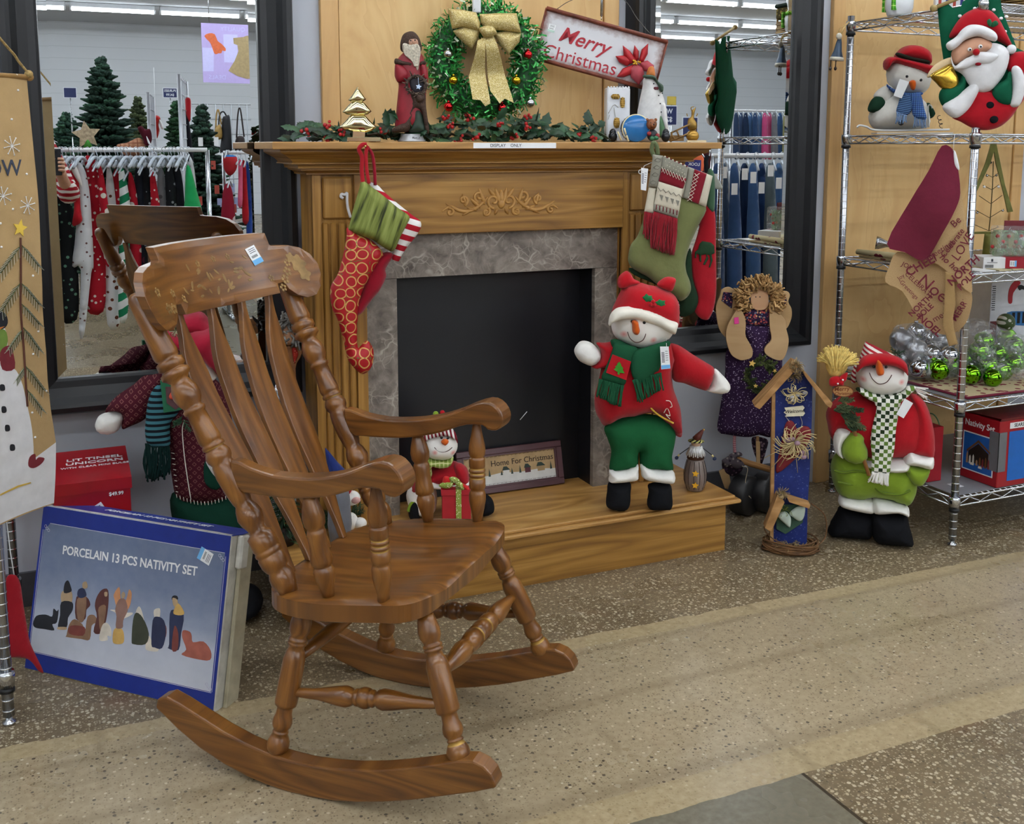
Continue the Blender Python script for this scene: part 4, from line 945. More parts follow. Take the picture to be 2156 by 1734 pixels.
# fir wreath in the angel's hands
W = thing('small_wreath','small green wreath with gold stars held by the wooden angel','wreath',fr.w(*fr.p(*k(1465,1120),.04),.04))
mb = MB();rr = random.Random(21)
for i in range(70):
    t = i/70*2*math.pi;q = fr.p(*k(1465+95*math.cos(t),1005+100*math.sin(t)),.045);d = fr.ex*(-math.sin(t)+rr.gauss(0,.7))+fr.ez*(-math.cos(t)+rr.gauss(0,.7))+fr.n*rr.uniform(-.3,.8)
    fir(mb,fr.w(*q,.045),d,.026,34,.0016,rr,rr.randint(0,1))
part(mb,'fir_ring',[flat('3c4a25',0.8),flat('55602f',.8)],W)
def star(c,r,rot=0.0,inner=.45):return [(c[0]+(r if i % 2 == 0 else r*inner)*math.sin(rot+i*math.pi/5),c[1]+(r if i % 2 == 0 else r*inner)*math.cos(rot+i*math.pi/5)) for i in range(10)]
for (a,b,r,ro) in ((1400,918,.0125,.2),(1565,972,.0075,.6),(1425,1082,.008,0)):
    mb = MB();q = fr.p(*k(a,b),.07);mb.prism(star(q,r,ro),-.002,.002,fr.at(.07).M());part(mb,'star',flat('d9b45e',.5),W,'gold star')

# ---------------------------------------------------------------- black-wheeled wooden cart behind the birdhouse
kh = K(1180,900,0.26902);P0 = onZ(1592,1082,0.0);fr = Fr(P0,28)
S = thing('wooden_cart','small wooden cart with fat black wheels on the floor beside the hearth','cart',P0)
for (a,b,d) in ((1440,520,0.0),(1600,520,-.03)):
    mb = MB();c = fr.p(*kh(a,b),d);rz = .5*abs(fr.p(*kh(a,370),d)[1]-fr.p(*kh(a,672),d)[1])
    ax = fr.ex*0.80+fr.n*0.60;cw_ = fr.w(c[0],rz,d);w = .035
    mb.lathe([(0,rz*.25),(.02,rz*.9),(.12,rz-.001),(.88,rz-.001),(.98,rz*.9),(1,rz*.25)],cw_-ax*w,cw_+ax*w,32);part(mb,'wheel',flat('1b1a1c',.42,0,.2,.5,40),S)
mb = MB();line_on(mb,fr,kh,[(1330,225),(1480,280),(1640,325)],.01,.011,n=10,smooth=False);part(mb,'shaft',wood('raw_stick','7a5630','a0743f','b98d58',4,20,.6,.3),S)
mb = MB();mb.prism(fr.pts([(1240,340),(1310,300),(1330,420),(1320,480),(1285,470)],kh,-.03),-.006,.006,fr.at(-.03).M());mb.prism(fr.pts([(1530,110),(1560,110),(1562,290),(1535,290)],kh,-.03),-.006,.006,fr.at(-.03).M());part(mb,'support',MDF,S)
mb = MB();line_on(mb,fr,kh,[(1420,300),(1465,320),(1448,420),(1460,510),(1492,552)],.045,.0012);part(mb,'string',flat('b3a68c',.9),S)
mb = MB();pf(mb,fr,kh,[(1262,255),(1310,230),(1330,205),(1400,190),(1425,215),(1380,235),(1420,260),(1440,300),(1380,320),(1330,300),(1290,310)],.012,.02);part(mb,'cloth_bow',flower_cloth('grey_cloth','4a4248',['2a222a','7d7570'],70,.3),S,'grey and purple cloth bow')

# ---------------------------------------------------------------- birdhouse post
k = K(1180,500,0.28832);P0 = onZ(1663,1156,0.0);fr = Fr(P0,30)
S = thing('birdhouse_post','tall dark blue wooden post with a peaked roof and Welcome sign','birdhouse decoration',P0)
def blue_mat():
    g = G('worn_blue_paint',.6,0,.3);p = g.obj();n = g.noise(p,150,3,.6);n2 = g.noise(p,14,4)
    g.col(g.mix(g.ramp(n,[(.63,(0,0,0,1)),(.7,(.6,.6,.6,1))]),g.ramp(n2,[(.3,'141f58'),(.7,'23357c')]),lin('7f8fc0')));return g.m
RAW = wood('raw_board','8a6236','ab7f4c','c49b68',4,22,.65,.3,.1)
o = fr.pts([(1570,1130),(1590,1040),(1690,930),(1720,910),(1750,930),(1840,1080),(1838,1250),(1830,1500),(1822,1700),(1805,1960),(1800,2245),(1550,2245),(1555,1960),(1560,1700)],k,.0)
mb = MB();mb.prism(o,-.02,0.0,fr.M());part(mb,'post',[blue_mat()],S,bevel=.001)
mb = MB();e = fr.pts([(1545,1150),(1570,1130),(1555,2245),(1530,2245)],k);mb.prism(e,-.022,.001,fr.M());part(mb,'side_board',RAW,S,'bare wood side board')
RF = [[(1410,1222),(1450,1243),(1745,920),(1700,900)],[(1755,960),(1790,985),(1980,1200),(1965,1235),(1935,1215),(1790,1020)]]
for i,L in enumerate(RF):mb = MB();mb.prism(fr.pts(L,k,.02),-.055,.02,fr.at(.02).M());part(mb,'roof_board',RAW,S,bevel=.0015)
kh = K(1180,900,0.26902)
for L in ([(1590,760),(1640,790),(1745,560),(1690,500)],[(1760,520),(1780,560),(1935,610),(1945,580)]):mb = MB();mb.prism(fr.pts(L,kh,.02),-.014,.03,fr.at(.02).M());part(mb,'roof_board',RAW,S,bevel=.0015)
RAF = flat('d8c592',.75,0,.15);MOSS = flat('a08a62',.85,0,.25)
def raffia(mb,c,n,L,r,rr,d,up=0.3,mi=0,loop=True,sx=1.0):
    for i in range(n):
        t = rr.uniform(0,2*math.pi);l = L*rr.uniform(.5,1);D = np.array([math.cos(t)*sx,math.sin(t)])
        A = fr.w(c[0],c[1],d);B = fr.w(c[0]+D[0]*l,c[1]+D[1]*l,d+rr.uniform(0,.02));Q = fr.w(c[0]+D[0]*l*.6-D[1]*l*.25,c[1]+D[1]*l*.6+D[0]*l*.25,d+rr.uniform(.005,.03))
        if loop and rr.random() < .22:Q2 = fr.w(c[0]+D[0]*l*.6+D[1]*l*.25,c[1]+D[1]*l*.6-D[0]*l*.25,d+.01);mb.tube(cr([A,Q,B,Q2,A+fr.ex*.001],4,False),r,4,mi)
        else:mb.tube(cr([A,Q,B],4,False),r,4,mi)
rr = random.Random(4)
mb = MB();raffia(mb,fr.p(*k(1720,935),.03),70,.028,.0009,rr,.03,loop=False);raffia(mb,fr.p(*k(1700,1010),.01),40,.03,.0007,rr,.006);part(mb,'moss_tuft',MOSS,S,'dry grass tuft')
mb = MB();c = fr.p(*k(1710,1140),.012);raffia(mb,c,26,.035,.0013,rr,.012,sx=1.3)
for (a,b) in ((1690,1165),(1735,1150),(1785,1135),(1700,1190)):q = fr.p(*k(a,b),.02);mb.ell((q[0],q[1],0),(.008,.006,.006),fr.at(.02).M(),1)
part(mb,'raffia_bow',[RAF,flat('a9a7a8',.8,0,.2)],S,'straw bow')
mb = MB();mb.prism(fr.pts([(1635,1240),(1770,1225),(1782,1240),(1770,1255),(1785,1280),(1770,1300),(1640,1305),(1650,1290),(1630,1275),(1645,1262)],k,.008),0,.004,fr.at(.008).M())
q = fr.p(*k(1708,1268),.0125);mb.text('Welcome',.0155,fr.at(.0125).M(q[0],q[1],0,6),1,.0002,.006,.35);part(mb,'welcome_sign',[flat('e3dcc2',.7,0,.08),BLACK],S,'cream sign reading Welcome')
mb = MB();line_on(mb,fr,k,[(1640,1300),(1690,1370),(1700,1420)],.006,.0008);line_on(mb,fr,k,[(1750,1300),(1765,1360),(1735,1420)],.006,.0008);part(mb,'wire',flat('c9c0ae',.6),S)
one('heart',fr,k,[(1640,1370),(1665,1335),(1700,1345),(1730,1395),(1770,1375),(1815,1385),(1832,1430),(1810,1500),(1750,1580),(1580,1720),(1600,1560),(1625,1440)],.006,.004,flat('7e2028',.7,0,.1),S,'dark red heart')
mb = MB();c = fr.p(*k(1710,1490),.02);raffia(mb,c,60,.062,.0013,rr,.02,sx=1.2)
for (a,b) in ((1690,1470),(1730,1500),(1660,1480),(1770,1570),(1775,1600)):q = fr.p(*k(a,b),.03);mb.ell((q[0],q[1],0),(.010,.008,.008),fr.at(.03).M(),1)
for (a,b) in ((1540,1690),(1600,1680),(1735,1720),(1490,1615)):mb.tube([fr.w(*c,.025),fr.w(*fr.p(*k(a,b),.02),.012)],.0012,4)
part(mb,'raffia_bow',[RAF,flat('a58795',.8,0,.2)],S,'large tangled straw bow')
mb = MB();mb.prism(fr.pts([(1690,690),(1740,600),(1905,600),(1895,740),(1760,830),(1690,790)],kh,.006),0,.003,fr.at(.006).M());part(mb,'green_panel',flat('33513f',.7,0,.15),S,'green painted panel')
mb = MB()
for L in ([(1700,690),(1750,655),(1790,680),(1805,720),(1795,780),(1755,750)],[(1790,670),(1850,620),(1912,615),(1905,700),(1870,730),(1820,700)]):pf(mb,fr,kh,L,.008,.018)
part(mb,'magnolia_bow',cloth('bccabd'),S,'pale green cloth flower')
mb = MB();raffia(mb,fr.p(*kh(1740,500),.03),60,.024,.0008,rr,.03,loop=False);raffia(mb,fr.p(*kh(1750,640),.012),10,.03,.0008,rr,.012,mi=1);part(mb,'moss_tuft',[MOSS,flat('7f8a3a',.8)],S,'dry grass tuft')
# twig nest base
mb = MB();rr = random.Random(8);B0 = P0+fr.n*0.005
for i in range(16):
    ra,rb = .082+rr.uniform(-.012,.01),.058+rr.uniform(-.008,.008);z = .008+rr.uniform(0,.03);ph = rr.uniform(0,6)
    mb.tube([B0+fr.ex*ra*math.cos(t)+fr.n*rb*math.sin(t)+np.array([0,0,max(.004,z+.006*math.sin(2*t+ph))]) for t in np.linspace(0,2*math.pi,30)[:-1]],rr.uniform(.002,.0042),6,rr.randint(0,1),closed=True)
mb.tube(cr([B0+fr.ex*.06+np.array([0,0,.16]),B0+fr.ex*.105+np.array([0,0,.12]),B0+fr.ex*.11+np.array([0,0,.05]),B0+fr.ex*.07+fr.n*.03+np.array([0,0,.02])],6,False),.0022,6,0)
mb.tube(cr([B0-fr.ex*.05+np.array([0,0,.10]),B0-fr.ex*.085+np.array([0,0,.075]),B0-fr.ex*.06+fr.n*.04+np.array([0,0,.05]),B0+fr.ex*.03+fr.n*.06+np.array([0,0,.02])],6,False),.002,6,0)
part(mb,'twig_base',[flat('6a4a2c',.8,0,.2),flat('8a6540',.8,0,.2)],S,'twig ring base')
mb = MB();o = [(.078*math.cos(t),.055*math.sin(t)) for t in np.linspace(0,2*math.pi,28)[:-1]];mb.prism(o,.001,.018,np.array([[fr.ex[i],-fr.n[i],[0,0,1][i],B0[i]] for i in range(3)]+[[0,0,0,1]]),1)
for i in range(150):
    t = rr.uniform(0,6.283);r = math.sqrt(rr.random());A = B0+fr.ex*.078*r*math.cos(t)+fr.n*.054*r*math.sin(t)+np.array([0,0,.02]);D = np.array([rr.gauss(0,1),rr.gauss(0,1),abs(rr.gauss(0,.7))])*.013
    mb.tube(cr([A,A+D*.5+np.array([0,0,.006]),A+D],3,False),.0007,4)
part(mb,'base_moss',[MOSS,flat('6a4a2c',.8)],S)

# ---------------------------------------------------------------- tin barrel figure on the hearth
P0 = onZ(1463,1031,0.187);P0[2] = .188;fr = Fr(P0,28)
S = thing('barrel_figure','small tin bearded figure with a barrel body and witch hat on the hearth','figurine',P0)
px = .0012*1.0
def up(z):return P0+np.array([0,0,z])
sc_ = abs(fr.p(1463,965)[1]-fr.p(1463,1031)[1])
BAR = wood('grey_stave','5a4e49','7a6d66','938780',5,30,.5,.2,.05,False)
mb = MB();mb.lathe([(0,.024),(.04,.027),(.2,.034),(.4,.0368),(.55,.0365),(.8,.031),(1,.026)],up(0),up(sc_),28);part(mb,'barrel',BAR,S)
mb = MB()
for i in range(12):
    t = i*math.pi/6+.2;mb.tube([up(z*sc_)+(r+.0004)*(fr.ex*math.cos(t)+fr.n*math.sin(t)) for z,r in ((.08,.0285),(.3,.0360),(.55,.0372),(.8,.032),(.95,.0275))],.0009,5)
part(mb,'stave_line',flat('2a1c18',.6),S)
mb = MB();mb.lathe([(0,.0265),(.1,.0285),(.45,.027),(.55,.0285),(.9,.0275),(1,.025)],up(sc_),up(sc_+.016),28);part(mb,'hoop',flat('4a2e22',.5,.2),S)
for i,zz in enumerate((.62,.25)):
    mb = MB();c = (0.001-.004,sc_*zz);mb.prism(star(c,.0115,.1,.5),.0372,.0395,fr.M());part(mb,'star',flat('e2a925',.5),S,'yellow star')
mb = MB()
for i in range(26):
    t = i/26*2*math.pi;D = fr.ex*math.cos(t)+fr.n*math.sin(t);mb.tube([up(sc_+.042)+D*.017,up(sc_+.03)+D*.021,up(sc_+.010+.003*(i % 2))+D*.0305],[.003,.0034,.0024],5)
mb.lathe([(0,.024),(.5,.02),(1,.012)],up(sc_+.016),up(sc_+.046),20);part(mb,'beard_fringe',flat('e2e2e2',.35,.3),S,'white tin beard and collar')
mb = MB();mb.ell(up(sc_+.05),(.0155,.0155,.014));part(mb,'head',flat('c9a58a',.5),S)
mb = MB();mb.lathe([(0,.026),(.3,.0255),(1,.012)],up(sc_+.057),up(sc_+.064),24)
mb.lathe([(0,.0145),(.4,.0105),(.8,.006),(1,.003)],up(sc_+.062),up(sc_+.096)+fr.ex*.022,16,1);part(mb,'hat',[stripes('hat_stripe','20201c','b8b26a',.016,90),flat('5d2b22',.5,.2)],S,'dark hat with yellow striped brim')
mb = MB();mb.ell(up(sc_+.096)+fr.ex*.024,.0035);part(mb,'bell',GOLD,S)
for sg in (-1,1):
    mb = MB();e = up(sc_+.012)+fr.ex*sg*.052;mb.tube([up(sc_+.04)+fr.ex*sg*.016,e],.0014,6);part(mb,'arm',flat('1c1a22',.5),S)
    mb = MB();mb.tube([e,e+fr.ex*sg*.005-np.array([0,0,.006])],.0032,8,0);mb.ell(e+fr.ex*sg*.009-np.array([0,0,.012]),(.007,.004,.006),None,1);part(mb,'hand',[flat('d8c98a',.5),flat('1d2a4a',.5)],S)

# ================================================================ LEFT SIDE: boxes, banner, shelf post, dolls behind the chair
# ---------------------------------------------------------------- big blue nativity box leaning back
P0 = np.array([-0.133,2.764,0.001]);fr = Fr(P0,45.0,13.0);Wb,Lb,Db = .575,.406,.082
k = K(60,1040,0.27682)
S = thing('nativity_box','large blue box lettered PORCELAIN 13 PCS NATIVITY SET leaning on the floor','box',P0)
BLUE = flat('1b2f86',.42,0,.05);CARD = flat('b0a88f',.8,0,.08);CARDW = flat('c9c7bd',.75,0,.1)
def sky_mat():
    g = G('printed_backdrop',.4,0,.4);u,v = g.uv();n = g.noise(g.vec(u,v),30,3)
    g.col(g.mix(.15,g.ramp(g.math('DIVIDE',v,.406),[(.10,'c9ccd6'),(.33,'b5bac8'),(.45,'8b95ab'),(.62,'6a7794'),(.8,'5d6c8b'),(.95,'566686')]),g.ramp(n,[(.3,'8f98ab'),(.7,'c0c5cf')])));return g.m
M = fr.M()
mb = MB();mb.box((0,0,-Db),(Wb,Lb,0),0,M,bev=.003);part(mb,'carton',[CARDW],S)
mb = MB();t = .0006
mb.prism([(0.002,.002),(Wb-.002,.002),(Wb-.002,Lb-.002),(.002,Lb-.002)],0,t,M,0)
mb.prism([(.012,.046),(Wb-.014,.046),(Wb-.014,Lb-.043),(.03,Lb-.043),(.012,Lb-.062)],t,t+.0004,M,1)
fw_ = .0012
for a,b,c,d in ((.012,.046,Wb-.014,.046),(.012,.0435,Wb-.012,.0435),(.03,Lb-.043,Wb-.014,Lb-.043),(.009,.046,.009,Lb-.06),(Wb-.011,.046,Wb-.011,Lb-.05)):
    if abs(a-c) > abs(b-d):mb.prism([(a,b),(c,d),(c,d+fw_),(a,b+fw_)],t+.0004,t+.0007,M,2)
    else:mb.prism([(a,b),(a+fw_,b),(c+fw_,d),(c,d)],t+.0004,t+.0007,M,2)
for (a,b) in ((Wb-.022,Lb-.055),(Wb-.022,.056),(.022,Lb-.056)):
    for (dx,dy) in ((0,0),(.006,-.004),(-.005,.005)):mb.tube([fr.w(a+dx+.0035*math.cos(q),b+dy+.0035*math.sin(q),.0014) for q in np.linspace(0,6.28,13)[:-1]],.0006,4,2,closed=True)
c0 = fr.p(*k(262,425),t);c1 = fr.p(*k(1283,590),t);ctr = ((c0[0]+c1[0])/2,(c0[1]+c1[1])/2);ang = math.degrees(math.atan2(c1[1]-c0[1],c1[0]-c0[0]))
tw = math.dist(c0,c1);n0 = len(mb.v);mb.text('PORCELAIN 13 PCS NATIVITY SET',.030,np.eye(4),3,.0003,.018)
V = mb.v[-1];sx = tw/np.ptp(V[:,0]);V[:,0] *= sx;V[:,1] *= 1.0;Mt = fr.M(ctr[0],ctr[1],.0013,ang);mb.v[-1] = V @ Mt[:3,:3].T+Mt[:3,3]
FIG = [flat(c,.5,0,.1) for c in ('23242b','4a3d33','5b3430','8a6a52','b59a78','d8cfc0','2c3350','8c6b60','c98c60','7b3f38','a85f50','3f4336','c9a25c')]
def figs(items):
    for mi,L in items:o = fr.pts(L,k,.0014);mb.prism(cr(o,3),.0010,.0016+.00012*R_.random(),M,4+mi)
figs([(0,[(35,985),(60,925),(130,915),(180,930),(190,870),(215,890),(228,880),(215,975),(180,990),(195,1035),(120,1025),(55,1015)]),
 (0,[(250,820),(330,820),(335,880),(300,940),(290,1010),(225,1020),(240,920)]),(4,[(255,740),(325,735),(330,820),(290,845),(250,815)]),(0,[(275,680),(300,655),(320,700),(325,740),(270,750)]),(4,[(288,700),(308,698),(308,725),(290,725)]),(4,[(225,1010),(285,1010),(285,1030),(225,1028)]),
 (2,[(365,780),(440,780),(470,840),(440,880),(430,950),(360,945)]),(6,[(372,770),(380,725),(420,715),(440,770),(400,790)]),(4,[(412,675),(440,665),(448,710),(415,715)]),(3,[(370,800),(440,780),(420,960),(375,950)]),
 (2,[(505,850),(520,780),(560,725),(605,730),(605,860),(580,1000),(545,1060),(495,1045),(520,930)]),(3,[(535,860),(590,850),(570,1000),(545,1030),(535,940)]),(4,[(578,745),(600,745),(598,775),(580,775)]),
 (3,[(290,1070),(310,990),(350,950),(410,990),(430,1040),(450,930),(500,920),(520,970),(480,1000),(465,1105),(400,1100),(290,1085)]),(9,[(320,1000),(425,1010),(415,1075),(310,1060)]),
 (5,[(550,1030),(570,985),(600,980),(625,1020),(630,1080),(600,1075),(600,1110),(540,1110)]),
 (8,[(655,800),(650,760),(690,705),(700,790),(720,830),(745,800),(765,725),(785,760),(770,850),(735,890),(680,880)]),(7,[(660,870),(690,800),(735,800),(755,880),(720,960),(715,1015),(665,1015),(670,930)]),(4,[(708,760),(722,740),(736,765),(724,790),(710,785)]),(5,[(620,880),(660,900),(700,950),(780,920),(790,900),(740,900),(660,880)]),
 (12,[(640,1090),(650,1030),(680,1015),(715,1030),(727,1090),(715,1135),(650,1135)]),(5,[(665,1040),(700,1040),(700,1090),(668,1090)]),
 (11,[(785,1110),(795,960),(820,900),(870,940),(915,1060),(890,1140),(800,1140)]),(5,[(815,900),(840,852),(865,900),(885,1000),(850,990),(825,960)]),(9,[(810,1040),(850,990),(860,1080),(820,1110)]),
 (6,[(935,1140),(945,960),(980,930),(1030,960),(1045,1060),(1015,1170),(960,1165)]),(5,[(955,880),(1000,870),(995,940),(960,940)]),(9,[(1000,990),(1045,1000),(1045,1080),(1010,1120)]),(4,[(980,1010),(1005,1010),(1005,1050),(980,1050)]),(5,[(890,1150),(900,1090),(920,1080),(940,1120),(990,1150),(980,1195),(900,1185)]),
 (6,[(1070,1140),(1075,910),(1115,880),(1180,920),(1160,1060),(1140,1185),(1060,1170)]),(12,[(1110,870),(1140,830),(1185,900),(1160,920),(1105,910)]),(9,[(1090,1180),(1110,1000),(1140,1060),(1135,1180)]),(4,[(1095,790),(1130,800),(1135,850),(1105,850)]),(0,[(1090,785),(1105,770),(1130,775),(1135,800),(1095,805)]),
 (10,[(1170,1090),(1175,1035),(1225,1045),(1240,1075),(1250,1125),(1330,1120),(1385,1190),(1380,1260),(1290,1255),(1165,1220),(1200,1180)])])
lb = fr.pts([(1190,1545),(1278,1565),(1275,1610),(1187,1588)],k,.001);mb.prism(lb,.0012,.0016,M,3)
part(mb,'printed_front',[BLUE,sky_mat(),flat('c9c8d8',.5,0,0),flat('f2f2f2',.5,0,.02)]+FIG,S,'blue printed front with porcelain figures')
mb = MB();o = [fr.w(0.0,Lb-.0005,-.002),fr.w(Wb,Lb-.0005,-.002),fr.w(Wb+.012,Lb+.002,-.03),fr.w(Wb+.01,Lb+.003,-.06),fr.w(Wb,Lb+.003,-Db),fr.w(0,Lb+.003,-Db)]
mb.add(o+[p-fr.ez*.0015 for p in o],[tuple(range(6)),tuple(range(11,5,-1))]+[(i,i+6,(i+1) % 6+6,(i+1) % 6) for i in range(6)],0,False)
Mt = np.eye(4);Mt[:3,0] = fr.ex;Mt[:3,1] = -fr.n;Mt[:3,2] = fr.ez;Mt[:3,3] = fr.w(Wb*.56,Lb+.0035,-.045);mb.text('PORCELAIN 13 PCS NATIVITY SET',.026,Mt,1,.0004,.01,sx=.82);part(mb,'top_flap',[flat('23378f',.4,0,.06),PAPER],S,'blue lettered top flap')
mb = MB();mb.box((Wb+.001,.004,-Db+.006),(Wb+.012,Lb-.03,-.03),0,M,bev=.002);mb.box((Wb,Lb-.08,-.05),(Wb+.018,Lb-.002,-.02),1,M,bev=.004);part(mb,'side_flap',[CARD,CARDW],S,'worn open cardboard side flap')
mb = MB();q = fr.p(*k(1345,470),.001);ax_ = fr.M(q[0],q[1],.0012,-25);price_tag(mb,fr.M(q[0],q[1],.0012,250),.030,.038);part(mb,'price_sticker',[PAPER,SKYB,INK],S,'white and blue price sticker')
# ---------------------------------------------------------------- red carton
x0,x1,y0,y1,zt = -.045,.14,2.815,3.05,.448
S = thing('red_carton','glossy red carton with a price printed on its lid behind the blue box','box',(.05,2.9,0))
REDC = flat('a01420',.3,0,.04)
mb = MB();mb.box((x0,y0,0),(x1,y1,zt-.002),0,None,bev=.002);part(mb,'carton',REDC,S)
mb = MB();o = [(x0-.002,y0-.003,zt-.03),(x1+.004,y0-.003,zt-.03),(x1+.004,y0-.003,zt),(x0-.002,y0-.003,zt),(x0-.002,y1,zt+.02),(x1+.004,y1,zt+.02),(x1+.004,y1,zt-.03),(x0-.002,y1,zt-.03)]
mb.add(o,[(0,1,2,3),(3,2,5,4),(1,6,5,2),(7,0,3,4),(6,7,4,5)],0,False)
sl = math.atan2(.02,y1-y0);Mt = np.array([[1,0,0,.06],[0,math.cos(sl),-math.sin(sl),2.945],[0,math.sin(sl),math.cos(sl),zt+.012],[0,0,0,1]])
def shift(M,a,b):M = M.copy();M[:3,3] += M[:3,0]*a+M[:3,1]*b;return M
mb.text('LIT TINSEL',.024,shift(Mt,.0,.03),1,.0004,.02,sx=1.25);mb.text('UNICORN',.024,shift(Mt,0,.003),1,.0004,.02,sx=1.3);mb.text('WITH CLEAR MINI BULBS',.015,shift(Mt,0,-.025),1,.0004,.01)
part(mb,'lid',[REDC,PAPER],S)
f2 = Fr((.1,y0-.0035,zt-.04));mb = MB();mb.text('$49.99',.013,f2.M(.005,0,0),0,.0003,.02);part(mb,'printed_price',PAPER,S)
mb = MB();price_tag(mb,f2.M(-.038,-.048,.001,30),.04,.05);part(mb,'price_sticker',[PAPER,SKYB,INK],S,'white price sticker')
# ---------------------------------------------------------------- hanging snowman banner
P0 = onY(113,1060,2.575);fr = Fr(P0,-44.0);k1 = K(0,120,.28825);k2 = K(0,620,.54167)
S = thing('holiday_banner','tan hanging cloth banner painted with a snowman and a bare fir branch','banner',P0)
TAN = cloth('b6986a',None,.95,900,.06)
def BP(*L):return [fr.p(u,v) for u,v in L]
edge = BP((57,158),(62,240),(67,330),(74,420),(80,520),(86,600),(88,650),(95,740),(97,800),(102,860),(112,930),(113,1000),(113,1060),(60,1082),(0,1106))
left = [(edge[-1][0]-.16,edge[-1][1]-.03),(edge[0][0]-.27,edge[0][1]-.005)]
out = edge+left;zt = edge[0][1]
mb = MB();wav = lambda a,b:.006*math.sin(a*22+b*3)+.004*math.sin(b*11+a*6)
mb.slab(out,.03,lambda a,b,d:(a,b,wav(a,b)+.0006),lambda a,b,d:(a,b,wav(a,b)-.0006),M=fr.M(),sm=True);part(mb,'cloth',TAN,S)
def paint(mb,pts,mi,lift=.0012,res=.02,smooth=True):
    o = cr(pts,3) if smooth else pts
    mb.slab(o,res,lambda a,b,d:(a,b,wav(a,b)+lift),lambda a,b,d:(a,b,wav(a,b)+.0006),mi,M=fr.M())
xl = left[0][0]
mb = MB()
sn = BP((112,930),(113,1000),(113,1058),(60,1079),(0,1103));paint(mb,sn+[(xl,sn[-1][1]-.02),(xl,BP((0,1000))[0][1]),BP((0,1000))[0],BP((60,975))[0]],0,.0010,smooth=False)
paint(mb,BP((0,760),(24,775),(36,780),(48,810),(58,860),(66,905),(70,960),(65,1010),(40,1050),(0,1070))+[(xl,BP((0,1070))[0][1]),(xl,BP((0,770))[0][1])],0,.0016)
paint(mb,BP((0,675),(14,690),(20,715),(16,740),(0,750)),0,.0018)
paint(mb,BP((0,655),(16,662),(20,680),(12,692),(0,690)),1,.0026);paint(mb,BP((0,690),(14,687),(0,697)),2,.0028,smooth=False)
paint(mb,BP((0,700),(15,695),(20,718),(12,740),(0,748)),3,.0022);paint(mb,BP((4,742),(18,728),(28,735),(33,775),(8,778)),4,.0024)
for (u,v) in ((6,816),(8,862),(15,901),(26,942)):paint(mb,BP((u-4,v-6),(u+4,v-6),(u+5,v+5),(u-4,v+6)),1,.0030,.01)
paint(mb,BP((62,962),(72,955),(74,968),(80,962),(90,964),(84,976),(70,985),(60,980)),4,.0030)
paint(mb,BP((0,1040),(40,1022),(66,1015),(66,1017),(40,1026),(0,1043)),5,.003,smooth=False)
part(mb,'painted_snowman',[flat('e4e4e6',.8,0,.04),flat('23242a',.8,0,.05),flat('cf7a34',.8,0,.05),flat('6f8a3c',.8,0,.08),flat('7c2a33',.8,0,.08),flat('c9a94e',.8)],S,'painted white snowman and snow')
mb = MB();P3 = lambda u,v,h=.003:(lambda q:fr.w(q[0],q[1],wav(*q)+h))(fr.p(u,v))
mb.tube(cr([P3(38,500),P3(42,580),P3(44,650),P3(50,730),P3(53,800),P3(56,855)],5,False),.0022,6,0)
rr = random.Random(2)
for (u,v,du,dv) in ((40,515,-36,60),(40,515,36,45),(42,595,-34,60),(43,595,36,45),(46,640,34,42),(50,690,-28,45),(50,690,30,46),(53,770,34,50),(53,770,-18,30),(56,820,28,42)):
    mb.tube([P3(u,v),P3(u+du,v+dv)],.001,4,1)
    for i in range(16):
        t = i/16+.05;x,y = u+du*t,v+dv*t
        for sg in (-1,1):mb.tube([P3(x,y),P3(x+du*.16+sg*dv*.13,y+dv*.16-sg*du*.13+6)],.0006,3,1+(i % 2),cap=False)
st = fr.p(37,480);mb.prism(star(st,.020,.25),.0,.0014,fr.M(0,0,wav(*st)+.001),3)
part(mb,'painted_branch',[flat('5a3428',.8),flat('4f5a3a',.8),flat('c9c9b8',.8),flat('e3c14e',.8)],S,'painted branch with a gold star')
mb = MB()
for (u,v,r) in ((18,307,.020),(50,432,.019),(2,412,.019)):
    c = fr.p(u,v)
    for i in range(8):
        a = i*math.pi/4+.2;e = (c[0]+r*math.cos(a),c[1]+r*math.sin(a));mb.tube([fr.w(c[0],c[1],wav(*c)+.0025),fr.w(e[0],e[1],wav(*e)+.0025)],.0009,4);mb.ell(fr.w(e[0],e[1],wav(*e)+.0025),.0016,None,0,6,5)
for (u,v) in ((48,366),(19,251),(33,158),(22,440),(66,580),(79,697),(69,745),(93,822),(66,868),(72,920),(4,520),(0,470),(35,190)):
    c = fr.p(u,v);mb.ell(fr.w(c[0],c[1],wav(*c)+.0015),.0026,None,0,8,6)
q = fr.p(13,355);mb.text('SNOW',.05,fr.M(q[0]-.045,q[1],wav(*q)+.002),1,.0004,.005)
part(mb,'painted_snowflakes',[flat('efefef',.8,0,.03),flat('3c4354',.8)],S,'white snowflakes and the word SNOW')
mb = MB();a = fr.w(edge[0][0]+.006,zt-.004,0);b = fr.w(edge[0][0]-.275,zt-.008,0);mb.tube([b,a],.006,10);mb.ell(a,(.009,.009,.009));part(mb,'dowel',flat('a07c4a',.6),S)
mb = MB();mb.tube(cr([fr.w(edge[0][0]+.002,zt,.006),P3(40,130,.0),P3(20,105,0),fr.w(edge[0][0]-.135,zt+.12,0),fr.w(edge[0][0]-.20,zt+.06,0),b],6,False),.0028,6);mb.ell(fr.w(edge[0][0]+.001,zt+.002,.004),.009);part(mb,'jute_cord',flat('a98f5e',.9,0,.2,.2,200),S)
